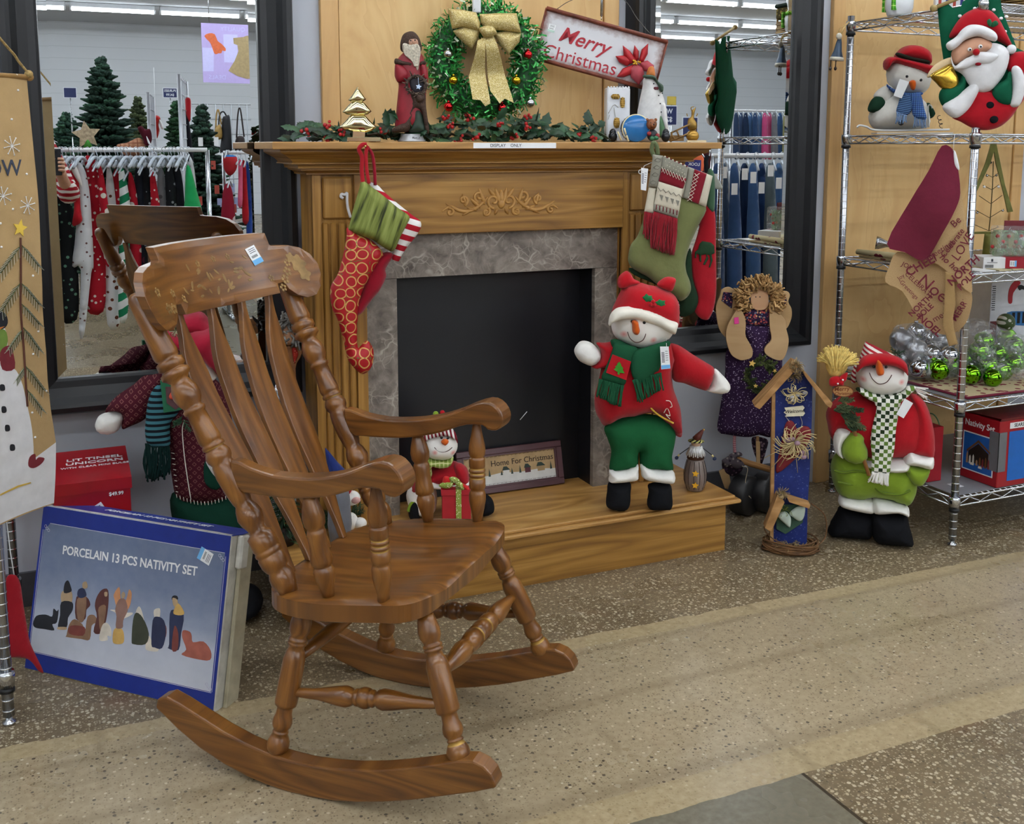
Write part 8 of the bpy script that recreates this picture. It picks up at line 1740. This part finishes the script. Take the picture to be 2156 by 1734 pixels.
for j in range(11):
    z = ZT+.004+j*.0085;e = .004*(j % 2);mb.tube([(bx0-e,by0,z),(bx1,by0-e,z),(bx1+e,by1,z),(bx0,by1+e,z)],.0048,7,closed=True)
for i in range(12):t = bx0+(bx1-bx0)*i/11;mb.tube([(t,by0,ZT+.001),(t,by0,ZT+.13)],.004,6);mb.tube([(t,by1,ZT+.001),(t,by1,ZT+.13)],.004,6)
part(mb,'weave',flat('9a7a48',.6,0,.2),S);mb = MB();mb.box((bx0-.006,by0-.008,ZT+.10),(bx1+.006,by1+.008,ZT+.15),0,None,.006);part(mb,'patterned_band',dots('leaf_band','4a3f22','8f7c44',60,.4),S);mb = MB();mb.box((bx0-.012,by0-.014,ZT+.148),(bx1+.012,by1+.014,ZT+.165),0,None,.006);part(mb,'cloth_edge',cloth('1c2a24'),S)
fr = Fr((2.98,2.90,ZT),30);S = thing('snack_bag','white packet with red and blue print on the top shelf behind the pot','packet',fr.P);mb = MB();mb.box((-.06,.001,-.03),(.06,.13,0),0,fr.M(),bev=.003);part(mb,'packet',PAPER,S);mb = MB()
for i,mi in enumerate((0,1,0,1)):mb.box((-.05+i*.025,.01,.0002),(-.04+i*.025,.11,.001),mi,fr.M())
part(mb,'print',[flat('b8483a',.5),flat('3a3f8a',.5)],S)

# ================================================================ THE SHOP BEHIND THE CAMERA (seen in the mirrors)
def V_(u,v,yv):return mirr(onY(u,v,yv))
def Fm(u,v,yv):return Fr(V_(u,v,yv),180)
class FrM(Fr):
    def p(s,u,v,d=0.0):
        yv = 2*YM-(s.P[1]+d);q = mirr(onY(u,v,yv))-s.P;return (q @ s.ex,q @ s.ez)
def FM_(u,v,yv):return FrM(V_(u,v,yv),180)
HANG = flat('c3ccd6',.2,0,.03,.6)
def tall_rack(label,u0,u1,vb,yv,h=None,col='e2e4e6',post=True):
    a,b = V_(u0,vb,yv),V_(u1,vb,yv);z = a[2];b[2] = z;S = thing('garment_rack',label,'clothes rack',((a[0]+b[0])/2,a[1],0));m = flat(col,.3,.3,.02)
    mb = MB();mb.tube([a,b],.014,10);part(mb,'rail',m,S)
    for p in (a,b):
        mb = MB();mb.tube([(p[0],p[1],.02),(p[0],p[1],z)],.014,10);part(mb,'post',CHROME,S);mb = MB();mb.tube([(p[0],p[1]-.28,.016),(p[0],p[1]+.28,.016)],.016,8);part(mb,'foot',CHROME,S)
    return z
def garment(label,L,yv,mat,zb,cat='garment',depth=.03,name='hanging_garment',group=None,extra=(),neck=None):
    u = sum(p[0] for p in L)/len(L);fr = FM_(u,L[0][1],yv);S = thing(name,label,cat,fr.P,group)
    o = cr(fr.pts(L),3);mb = MB();mb.puff(o,depth,fr.M(),.03,dm=.05);part(mb,'fabric',mat,S)
    for (L2,m2,lb,d) in extra:mb = MB();mb.puff(cr(fr.pts(L2),3),depth*.7,fr.M(0,0,d),.03,dm=.05);part(mb,'trim',m2,S,lb)
    tu = neck or min(L,key=lambda p:p[1]);t = fr.p(tu[0],tu[1]);zt = zb-fr.P[2];mb = MB()
    hw = .05 if cat == 'jeans' else .11;mb.tube([fr.w(t[0]-hw*.3,t[1]-.02,-hw*.9),fr.w(t[0],t[1]+.03,0),fr.w(t[0]+hw*.3,t[1]-.02,hw*.9)],.006,6);mb.tube(cr([fr.w(t[0],t[1]+.03,0),fr.w(t[0],zt-.03,0),fr.w(t[0]+.012,zt+.008,0),fr.w(t[0],zt+.018,0),fr.w(t[0]-.012,zt+.008,0)],4,False),.0024,5);part(mb,'hanger',HANG,S)
    return S
YR = 6.85
zb = tall_rack('long white-railed rack of holiday pajamas behind the photographer',-60,436,316,YR)
PR = dots('red_print','a01624','d8cfc4',30,.24);PWH = dots('white_print','d3d5d8','6a4a4a',28,.18);BLK = dots('black_print','14161a','8a8f94',24,.20);BLG = dots('black_green_print','15181a','5f8a74',24,.22);PRF = dots('red_faces','a81828','d9d2c8',18,.34);GST = stripes('green_stripe','1c7a52','dfe4e2',.085,62);GST2 = stripes('green_stripe_b','1c7a52','dfe4e2',.075,90);REI = dots('reindeer_print','d4d5d6','6a3a26',20,.26);GRY = dots('grey_print','85878c','5c5e63',20,.3);NAVY = dots('navy_print','1e222c','5a2a3a',12,.32)
gl = [
 ('white speckled pajama sleeve at the far left of the pajama rack',[(92,360),(104,365),(112,420),(116,520),(114,568),(103,572),(92,560)],PWH,-.05),
 ('red pajama set behind the white one at the rack left end',[(96,335),(112,340),(122,420),(128,570),(132,660),(112,662),(100,560)],PR,.02),
 ('black starry pajamas with green prints on the rack',[(118,400),(135,380),(150,420),(160,520),(166,600),(162,672),(128,670),(122,560)],BLG,-.03),
 ('red santa-style top with white collar on the rack',[(146,352),(158,350),(166,380),(170,440),(173,465),(158,475),(152,470),(156,430)],cloth('b51a26'),-.10),
 ('white snowy printed pajamas on the rack',[(158,350),(176,352),(188,400),(194,480),(197,560),(192,575),(178,700),(166,698),(170,568),(152,560),(160,480)],PWH,-.06),
 ('red pajamas printed with snowflakes on the rack',[(178,336),(196,333),(208,360),(218,460),(223,570),(218,655),(180,650),(184,560),(190,440)],PR,0.0),
 ('red pajamas printed with white faces on the rack',[(206,352),(216,360),(228,430),(236,500),(238,550),(222,556),(212,470)],PRF,-.07),
 ('white pajama trousers with reindeer prints on the rack',[(224,360),(236,365),(246,450),(250,560),(252,680),(226,682),(222,560)],REI,.03),
 ('green and white diagonally striped pajamas on the rack',[(250,358),(260,356),(270,400),(274,440),(272,560),(268,668),(250,668),(250,560),(252,430)],GST,-.04),
 ('dark red top with a white collar on the rack',[(238,365),(250,362),(258,430),(262,540),(240,545),(236,440)],PR,.06),
 ('slim red printed top between striped and dark clothes',[(270,372),(280,372),(292,440),(298,560),(278,566),(272,470)],PRF,.0),
 ('navy printed top with long white tags on the rack',[(284,360),(300,356),(312,420),(318,560),(296,570),(288,470)],NAVY,.03),
 ('dark patterned dress among tagged tops on the rack',[(302,360),(314,360),(322,440),(324,580),(306,585),(304,470)],BLK,-.02),
 ('bright red shiny printed top on the rack',[(316,365),(324,363),(332,400),(340,460),(342,540),(322,545),(318,440)],PR,-.05),
 ('grey printed sweatshirt on the rack',[(332,362),(345,362),(350,430),(354,560),(338,565),(332,450)],GRY,.02),
 ('black and white printed top on the rack',[(348,358),(362,352),(372,420),(376,560),(354,565),(350,440)],BLK,-.03),
 ('plain black top beside the bright green one on the rack',[(364,356),(378,352),(388,420),(392,560),(372,565),(368,440)],cloth('17181d'),-.01),
 ('bright green plain top at the right end of the rack',[(392,352),(402,356),(414,400),(426,446),(424,470),(388,470),(389,420)],cloth('1f9a55'),-.08),
 ('white and red sleeve behind the bright green top',[(398,336),(406,342),(412,380),(416,440),(408,500),(400,440)],PWH,.05),
]
for lb,L,m,dy in gl:
    ex = ()
    if 'santa' in lb:ex = (([(148,350),(160,350),(170,375),(172,392),(163,380),(152,362)],cloth('e4e2de'),'white collar',.03),)
    garment(lb,L,YR+dy,m,zb,extra=ex)
mb = MB();S = None
ug = [128,140,150,166,172,186,200,214,222,232,244,256,266,276,288,296,306,318,328,338,346,356,368,376,384]
first_h = None
for i,u in enumerate(ug):
    fr = FM_(u,342+(i*7) % 14,YR+(.06 if i % 2 else -.05));zt = zb-fr.P[2]
    if first_h is None:
        first_h = thing('clear_hanger','clear plastic hanger crowded on the pajama rack rail','hanger',fr.P,'clear hangers on the pajama rack');h0 = fr.P
        mb = MB();mb.tube(cr([fr.w(-.05,-.03,-.09),fr.w(-.02,.015,-.04),fr.w(0,.03,0),fr.w(.02,.015,.04),fr.w(.05,-.03,.09)],3,False),.011,6);part(mb,'bar',flat('b9c2cc',.25,0,.04,.6),first_h);mb = MB();mb.tube(cr([fr.w(0,.03,0),fr.w(0,zt-.02,0),fr.w(.012,zt+.006,0),fr.w(0,zt+.018,0),fr.w(-.012,zt+.006,0)],4,False),.0026,5);part(mb,'hook',CHROME,first_h)
    else:copy_thing(first_h,fr.P-h0+np.array([0,0,h0[2]-fr.P[2]]))
# goods lying on top of the rack rail
fr = FM_(183,283,7.05);S = thing('straw_star','pale straw star tree topper standing above the pajama rack','star',fr.P);mb = MB();q = fr.p(182,284);mb.slab(star(q,.088,.12,.5),.03,lambda a,b,d:(a,b,.004+.35*d),lambda a,b,d:(a,b,-.004-.35*d),M=fr.M());part(mb,'star',flat('b3a184',.8,0,.2,.2,60),S);mb = MB();q2 = fr.p(185,303);mb.lathe([(0,.028),(1,.004)],fr.w(q2[0],q2[1]-.02,0),fr.w(q2[0],q2[1]+.035,0),14);part(mb,'green_cone',flat('3c8a2c',.6),S);mb = MB();mb.tube([fr.w(q2[0],q2[1]-.02,0),fr.w(q2[0],zb-fr.P[2]-.01,-.0)],.004,6);part(mb,'stem',flat('6a5a40',.6),S)
fr = FM_(300,295,7.0);S = thing('plush_horn','tan and maroon cloth piece lying across the pajama rack rail','plush',fr.P)
one('tan_cloth',fr,None,[(245,306),(268,300),(290,290),(302,296),(306,308),(300,322),(280,330),(262,326)],.04,0,plaid('tan_plaid','a4765a','8c5c44','7a4a36',.05),S);one('maroon_cloth',fr,None,[(290,270),(298,265),(306,272),(316,272),(320,290),(316,304),(306,306),(300,290)],.03,.02,cloth('4a1420'),S);one('white_flap',fr,None,[(308,286),(314,296),(318,306),(312,302)],.008,.05,PAPER,S)
# grid panels
def grid_panel(label,u0,u1,v0,v1,yv,dx):
    a = V_(u0,v0,yv);b = V_(u1,v0,yv+dx);zt = a[2];z0 = .05;S = thing('grid_panel',label,'wire grid',(a[0],a[1],0));mb = MB();n = 5
    A = np.array([a[0],a[1],0]);B = np.array([b[0],b[1],0]);up_ = np.array([0,0,1.0])
    for i in range(n+1):p = A+(B-A)*i/n;mb.tube([p+up_*z0,p+up_*zt],.005,5)
    for j in range(int((zt-z0)/.1)+1):mb.tube([A+up_*(z0+j*.1),B+up_*(z0+j*.1)],.0045,5)
    for p in (A,B):mb.tube([p,p+up_*zt],.012,8)
    part(mb,'wire_mesh',flat('a8aab0',.3,.6,.03),S);mb = MB();mb.box((min(A[0],B[0])-.02,min(A[1],B[1])-.1,0),(max(A[0],B[0])+.02,max(A[1],B[1])+.1,.03));part(mb,'base',CHROME,S)
grid_panel('tall silver wire grid panel standing past the pajama rack end',376,392,156,330,7.35,.8);grid_panel('narrow silver wire grid panel behind the pajama rack middle',311,322,194,330,7.5,.6)
# artificial trees
def xtree(label,u,v,yv,wpx,dark,light,seed,ornaments=0,z0=0.0):
    top_ = V_(u,v,yv);Hh = top_[2]-.02;P = np.array([top_[0],top_[1],0]);R0 = 1.9*wpx/2207*math.hypot(top_[0],yv);rr = random.Random(seed)
    S = thing('artificial_tree',label,'christmas tree',P);mb = MB();V = []
    n = int(210*Hh)
    for i in range(n):
        t = (i+rr.random())/n;z = .25+(Hh-.28)*t**.92;R = (R0*(1-t)**.9+.05)*(1 if i % 3 else .7);a = i*2.399+rr.gauss(0,.3);D = np.array([math.cos(a),math.sin(a),0]);up_ = .1+.7*t
        A = P+np.array([0,0,z]);e = A+D*R*rr.uniform(.6,1.1)+np.array([0,0,R*up_*.5])
        m = rr.randint(0,2)
        for s_ in (0,1,-1):
            B0 = A+(e-A)*(.45 if s_ else .1);E = e if not s_ else B0+(e-A)*.42+np.cross(D,[0,0,1])*s_*R*.26
            mb.tube([B0,(B0+E)/2+np.array([0,0,.01]),E],[.018,.022,.006],5,m)
    part(mb,'branches',[flat(dark,.8,0,.3,.2,60),flat(light,.8,0,.3,.2,60),flat(dark,.8,0,.3,.2,90)],S)
    mb = MB();mb.tube([P+np.array([0,0,.03]),P+np.array([0,0,Hh])],[.022,.006],8);part(mb,'trunk',flat('3a2c20',.8),S);mb = MB()
    for i in range(4):a = i*math.pi/2+.4;mb.tube([P+np.array([0,0,.10]),P+np.array([.25*math.cos(a),.25*math.sin(a),.012])],.012,6)
    part(mb,'stand',flat('1f3a2a',.6),S)
    if ornaments:
        mb = MB()
        for i in range(ornaments):t = rr.uniform(.15,.85);a = rr.uniform(0,6.28);R = R0*(1-t)**.85+.05;c = P+np.array([R*math.cos(a),R*math.sin(a),.25+(Hh-.28)*t]);mb.box(c-np.array([.018,.006,.035]),c+np.array([.018,.006,.035]),rr.randint(0,3))
        part(mb,'hanging_tag',[PAPER,SKYB,flat('a8483a',.6),flat('9aa3c9',.6)],S,kind='stuff')
xtree('tallest dark blue-green artificial tree behind the pajama rack',213,114,9.4,66,'22392f','31513f',1);xtree('bushy green artificial tree left of the tallest one',138,232,11.6,52,'284438','3d5f4a',2);xtree('olive green slim artificial tree right of the tallest one',289,200,12.6,34,'34402a','4a5638',3);xtree('dark green artificial tree just left of the grid panel',372,208,10.1,36,'1f3a26','2f5636',4);xtree('artificial tree hung with tags right of the pajama rack',424,216,9.0,42,'22352c','334f40',5,60);xtree('small brownish artificial tree near the purses',541,258,10.5,22,'33382c','4a4a38',6)
# things among the trees and on the far wall
fr = FM_(327,262,8.2);S = thing('red_parrot_toy','red toy bird hanging in front of the trees','toy bird',fr.P);one('body',fr,None,[(322,246),(332,243),(338,250),(334,262),(336,276),(330,292),(325,280),(324,265)],.05,0,cloth('b02622'),S);one('wing',fr,None,[(334,250),(340,256),(345,268),(341,272),(336,262)],.02,.03,PAPER,S);mb = MB();q = fr.p(328,244);mb.tube([fr.w(q[0],q[1],0),fr.w(q[0],q[1]+.35,0)],.002,4);part(mb,'string',PAPER,S)
fr = FM_(390,230,8.0);S = thing('dark_coat','long dark navy coat with a red scarf hanging past the grid panel','coat',fr.P);one('coat',fr,None,[(386,232),(394,236),(402,280),(408,340),(414,420),(416,460),(392,470),(388,400),(384,300)],.06,0,cloth('15171f'),S);one('scarf',fr,None,[(390,208),(401,208),(402,236),(400,256),(394,250),(390,235)],.03,.03,cloth('a31a24'),S);mb = MB();q = fr.p(394,210);mb.tube([fr.w(q[0],q[1],0),fr.w(q[0],q[1]+.03,0)],.004,5);part(mb,'hook',CHROME,S)
def price_sign(label,u0,v0,u1,v1,yv,lines,col='26305e',border='dfe3ea',post=None):
    fr = FM_((u0+u1)/2,(v0+v1)/2,yv);a = fr.p(u0,v1);b = fr.p(u1,v0);x0,x1 = sorted((a[0],b[0]));y0,y1 = a[1],b[1];S = thing('price_sign',label,'sign',fr.P);mb = MB();mb.box((x0,y0,-.006),(x1,y1,.0),1,fr.M());m = (x1-x0)*.05;mb.box((x0+m,y0+m,0),(x1-m,y1-m,.002),0,fr.M())
    n = len(lines)
    for i,t in enumerate(lines):
        hh = (y1-y0)*.8/n;yy = y1-(y1-y0)*.1-hh*(i+.5)
        if t:mb.text(t,hh*.85,fr.M((x0+x1)/2,yy,.002),1,.001,.02);V = mb.v[-1];w_ = np.ptp(V[:,0]);lim = (x1-x0)*.8
        if t and w_ > lim:cxx = V[:,0].mean();V[:,0] = cxx+(V[:,0]-cxx)*lim/w_
    part(mb,'board',[flat(col,.5,0,.03),flat(border,.5,0,.02)],S);mb = MB()
    if post is not None:mb.tube([fr.w((x0+x1)/2,y0,-.004),fr.w((x0+x1)/2,post-fr.P[2],-.004)],.006,6);part(mb,'post',CHROME,S)
price_sign('navy price sign on a thin post left of the tallest tree',134,184,161,206,10.2,['',''],post=0.0);price_sign('navy PURSES price sign above the purse display',343,185,373,206,10.2,['PURSES','$4.99'],post=0.0)
# purse display grid with bags
a = V_(385,218,11.0);b = V_(600,218,11.0);S = thing('purse_grid','silver wire display grid holding purses by the far wall','wire grid',((a[0]+b[0])/2,a[1],0));mb = MB()
for i in range(14):x = a[0]+(b[0]-a[0])*i/13;mb.tube([(x,a[1],0),(x,a[1],a[2])],.006,5)
for j in range(12):z = a[2]-.15*j;mb.tube([(a[0],a[1],z),(b[0],a[1],z)],.006,5)
part(mb,'wire_mesh',flat('a9adb3',.3,.6,.03),S)
for i,(lb,L,hd,c_) in enumerate((('black tote bag with long straps on the purse grid',[(468,250),(476,244),(484,246),(488,300),(486,320),(464,322),(466,290)],[(460,290),(462,245),(470,235),(478,246)],'15161c'),('dark brown purse with thin straps on the purse grid',[(497,290),(512,287),(516,300),(514,322),(496,322)],[(498,290),(501,240),(506,230),(514,288)],'2c1f1e'),('tan purse hanging behind the black tote',[(452,272),(464,262),(468,290),(454,292)],[(454,272),(456,240),(460,232),(466,262)],'a88648'))):
    fr = FM_(L[0][0],L[0][1],10.85);S = thing('purse',lb,'purse',fr.P);one('bag',fr,None,L,.05,0,flat(c_,.5,0,.1),S);mb = MB();line_on(mb,fr,None,hd,0,.008);part(mb,'strap',flat(c_,.5,0,.1),S)
# the lilac hanging poster
fr = FM_(490,110,14.0);S = thing('hanging_poster','lilac hanging poster showing an orange glove and a khaki romper','poster',fr.P);a = fr.p(423,48);b = fr.p(428,173);w_ = fr.p(556,178);x0 = a[0];x1 = w_[0]-.55
mb = MB();mb.prism([(x0,a[1]),(x1,a[1]-.0),(x1,w_[1]),(b[0],b[1])],-.01,.0,fr.M());mb.prism(fr.pts([(426,100),(450,101),(450,150),(428,150)]),0,.002,fr.M(),1);mb.prism(fr.pts([(470,72),(500,73),(500,132),(472,131)]),0,.002,fr.M(),1)
mb.prism(cr(fr.pts([(430,76),(440,70),(452,72),(458,86),(466,92),(475,102),(474,108),(468,106),(466,112),(460,112),(456,114),(451,112),(446,98),(441,88)]),2),0,.004,fr.M(),2)
mb.prism(fr.pts([(491,80),(512,78),(520,75),(532,78),(533,165),(520,166),(500,160),(481,149),(494,128),(502,108),(500,95),(492,92)]),0,.004,fr.M(),3);mb.prism(fr.pts([(533,78),(548,84),(556,110),(552,168),(533,166)]),0,.004,fr.M(),3)
for t,(u,v) in (('QUALITY',(490,62)),('DEALS',(458,163))):q = fr.p(u,v);mb.text(t,.075,fr.M(q[0],q[1],.003),1,.001,.0)
part(mb,'poster',[flat('b9a9e0',.6,0,.02),flat('c9c6f2',.6,0,.02),flat('d3663a',.6,0,.08),flat('a8936a',.7,0,.1)],S);mb = MB()
for xx in (x0-.1,x1+.1):mb.tube([fr.w(xx,a[1]-.02,-.005),fr.w(xx,ZC-fr.P[2],-.005)],.004,5)
part(mb,'hanging_wire',CHROME,S)
# second, smaller rack
Y2 = 8.2;zb = tall_rack('short clothes rack further back beside the mantel end',470,560,321,Y2)
for lb,L,m,dy in (('small blue and red printed bib at the short rack end',[(470,330),(478,326),(496,328),(500,340),(497,358),(484,370),(472,356)],stripes('bib','2a6fb0','a8282e',.5,90,.72),-.12),('crimson top with white print on the short rack',[(472,392),(484,388),(492,420),(494,478),(468,476),(467,430)],dots('crimson_print','8c1c30','d6c6c6',8,.25),-.02),('pink top sleeve on the short rack',[(502,340),(510,342),(511,380),(510,432),(501,432),(502,380)],cloth('d8607f'),-.06),('red long top beside the pink one on the short rack',[(510,342),(517,345),(521,400),(524,464),(511,466),(510,400)],cloth('b01a24'),-.01),('blue long top on the short rack',[(518,345),(524,350),(530,420),(531,496),(520,498),(519,420)],cloth('26489a'),.02),('black and white patterned top on the short rack',[(532,330),(542,334),(545,380),(543,440),(534,445),(531,390)],BLK,-.04),('green and red holiday top at the short rack right end',[(541,340),(552,345),(556,400),(552,450),(544,452),(541,400)],PR,.05)):garment(lb,L,Y2+dy,m,zb)
# jeans rack seen in the right mirror
YJ = 4.75;zb = tall_rack('rack of blue jeans seen in the right mirror',1500,1690,328,YJ)
JN = [cloth(c) for c in ('2c4468','46566a','34507a','1f2f4a','3a5a86','27406a','56646a','4d7099')]
tops = [1508,1522,1545,1566,1584,1602,1620,1638,1655]
for i,u in enumerate(tops):
    j = i % 8;w = 11;L = [(u-6,352),(u+8,350),(u+w+2,420),(u+w+6,520),(u+w+4,640+(i % 3)*8),(u-w,645+(i % 2)*10),(u-w-2,520),(u-w+2,420)]
    S = garment(('%s jeans hanging %s on the jeans rack' % (('dark blue','grey-green','mid blue','navy','light blue','deep blue','grey','pale washed','dark denim')[i],('at the left end','second','third','fourth','in the middle','sixth','seventh','eighth','at the right end')[i])),L,YJ+(.05 if i % 2 else -.05),JN[j],zb,'jeans',.03,'jeans')
    fr = FM_(u,375,YJ-.12);mb = MB();q = fr.p(u+2,378);dz = .05*math.sin(i*2.3);mb.box((q[0]-.018,q[1]-.03+dz,-.002),(q[0]+.018,q[1]+.03+dz,.002),0,fr.M());part(mb,'price_tag',PAPER,S,'white price tag')
price_sign('navy price sign with a large W beyond the mantel ornaments',1392,222,1426,264,6.5,['W','$2'],post=0.0);price_sign('yellow sign card above the navy price sign',1405,203,1424,221,6.6,[''],'c9b04a','b79f42',post=0.0);price_sign('navy price sign behind the brass reindeer',1436,246,1470,290,6.9,['$',''],post=0.0)
YF = 10.5;zb = tall_rack('far low rack of blue and pink clothes in the right mirror',1540,1680,232,YF)
for i,(u,c_) in enumerate(((1550,'2a3a55'),(1560,'3d5070'),(1570,'22304a'),(1580,'4a6a92'),(1590,'2c4468'),(1600,'5a7aa0'),(1610,'b84a78'),(1620,'c4567f'),(1630,'6a6a70'),(1642,'3a5a86'),(1654,'8a8a60'))):garment(('%s garment on the far low rack, %s from its left' % (('dark blue','slate blue','navy','sky blue','denim blue','pale blue','deep pink','bright pink','grey','mid blue','olive')[i],('first','second','third','fourth','fifth','sixth','seventh','eighth','ninth','tenth','eleventh')[i])),[(u-4,242),(u+4,241),(u+7,280),(u+7,330),(u-6,330),(u-6,280)],YF+(.04 if i % 2 else -.04),cloth(c_),zb)
# the photographer: striped sleeve, hand and phone
PERS = thing('person','person in a red and white striped sweater holding up a phone, seen in the mirror','person',(-.26,-.38,0))
def skin_body(name,verts,edges,radii,mat,parent,sub=2,label=None):
    me = bpy.data.meshes.new(name);org = ORG[parent.name];me.from_pydata([tuple(np.array(v)-org) for v in verts],edges,[]);o = bpy.data.objects.new(name,me);COL.objects.link(o);o.parent = parent
    m = o.modifiers.new('skin','SKIN');m.use_smooth_shade = True
    for i,r in enumerate(radii):d = me.skin_vertices[0].data[i];d.radius = (r,r) if np.isscalar(r) else r;d.use_root = (i == 0)
    s_ = o.modifiers.new('sub','SUBSURF');s_.levels = sub;s_.render_levels = sub;me.materials.append(mat)
    if label:o['label'] = label
    return finish(o,org)
px_,py_ = -.26,-.38
SKIN = flat('c99a80',.55,0,.05)
J = [(px_,py_,.94),(px_,py_,1.12),(px_,py_-.01,1.36),(px_,py_,1.48),(px_,py_+.02,1.58),(px_,py_+.01,1.69),(px_+.17,py_,1.40),(px_+.345,py_+.12,1.00),(px_+.30,py_+.31,1.13),(px_+.29,py_+.36,1.17),(px_-.17,py_,1.40),(px_-.21,py_,1.13),(px_-.20,py_+.10,.90),(px_+.09,py_,.88),(px_+.10,py_+.01,.48),(px_+.10,py_-.01,.09),(px_+.11,py_+.12,.04),(px_-.09,py_,.88),(px_-.10,py_+.01,.48),(px_-.10,py_-.01,.09),(px_-.11,py_+.12,.04)]
E_ = [(0,1),(1,2),(2,3),(3,4),(4,5),(2,6),(6,7),(7,8),(8,9),(2,10),(10,11),(11,12),(0,13),(13,14),(14,15),(15,16),(0,17),(17,18),(18,19),(19,20)]
Rd = [(.13,.09),(.12,.085),(.14,.09),.055,.085,.085,.06,.042,.03,.034,.06,.042,.035,.085,.055,.04,.035,.085,.055,.04,.035]
skin_body('body',J,E_,Rd,SKIN,PERS)
hx,hy,hz = px_+.29,py_+.36,1.17
for i,(dx,dz,L) in enumerate(((.018,.055,.03),(.022,.035,.034),(.022,.015,.032),(.018,-.005,.026))):
    mb = MB();mb.tube(cr([(hx+.005,hy,hz+dz-.01),(hx+dx,hy+.012,hz+dz),(hx+dx-.008,hy+.03,hz+dz+.004),(hx-.006,hy+.036,hz+dz+.006)],4,False),[.0095,.0095,.0085,.007],10);part(mb,'finger',SKIN,PERS)
mb = MB();mb.tube(cr([(hx-.005,hy,hz),(hx-.03,hy+.005,hz+.03),(hx-.025,hy+.022,hz+.065)],4,False),[.012,.011,.008],10);part(mb,'thumb',SKIN,PERS)
SWE = stripes('striped_sweater','9c1c28','dcd6d2',.055,0)
def sweater():
    def fn(g):
        p = g.obj();x,y,z = g.xyz(p);t = g.math('ADD',g.math('MULTIPLY',z,26.0),g.math('MULTIPLY',g.noise(p,6,2),1.6));return g.mix(g.lt(g.math('FRACT',g.math('ADD',t,50.0)),.45),lin('9c1c28'),lin('dcd6d2'))
    return pattern('striped_knit',fn)
skin_body('sweater',[J[0],J[1],J[2],(px_,py_,1.44),J[6],J[7],(px_+.312,py_+.26,1.10),J[10],J[11],(px_-.20,py_+.08,.94)],[(0,1),(1,2),(2,3),(2,4),(4,5),(5,6),(2,7),(7,8),(8,9)],[(.15,.10),(.15,.10),(.16,.105),.07,.075,.065,.05,.075,.06,.048],sweater(),PERS,label='red and white striped sweater')
skin_body('trousers',[(px_,py_,.96),J[13],J[14],(px_+.10,py_-.01,.13),J[17],J[18],(px_-.10,py_-.01,.13)],[(0,1),(1,2),(2,3),(0,4),(4,5),(5,6)],[.14,.10,.07,.06,.10,.07,.06],cloth('20242c'),PERS,label='dark trousers')
mb = MB();mb.ell((px_,py_-.015,1.69),(.098,.105,.115));part(mb,'hair',flat('5a4630',.7,0,.2),PERS,'brown hair')
PH = thing('phone','dark phone held upright by the person in the striped sweater','phone',(hx-.005,hy+.018,hz));mb = MB();mb.box((hx-.026,hy+.014,hz-.03),(hx+.012,hy+.023,hz+.115),0,None,.003);part(mb,'case',flat('23242a',.3),PH);mb = MB();mb.ell((hx-.018,hy+.0235,hz+.10),(.005,.002,.005));part(mb,'lens',BLACK,PH)
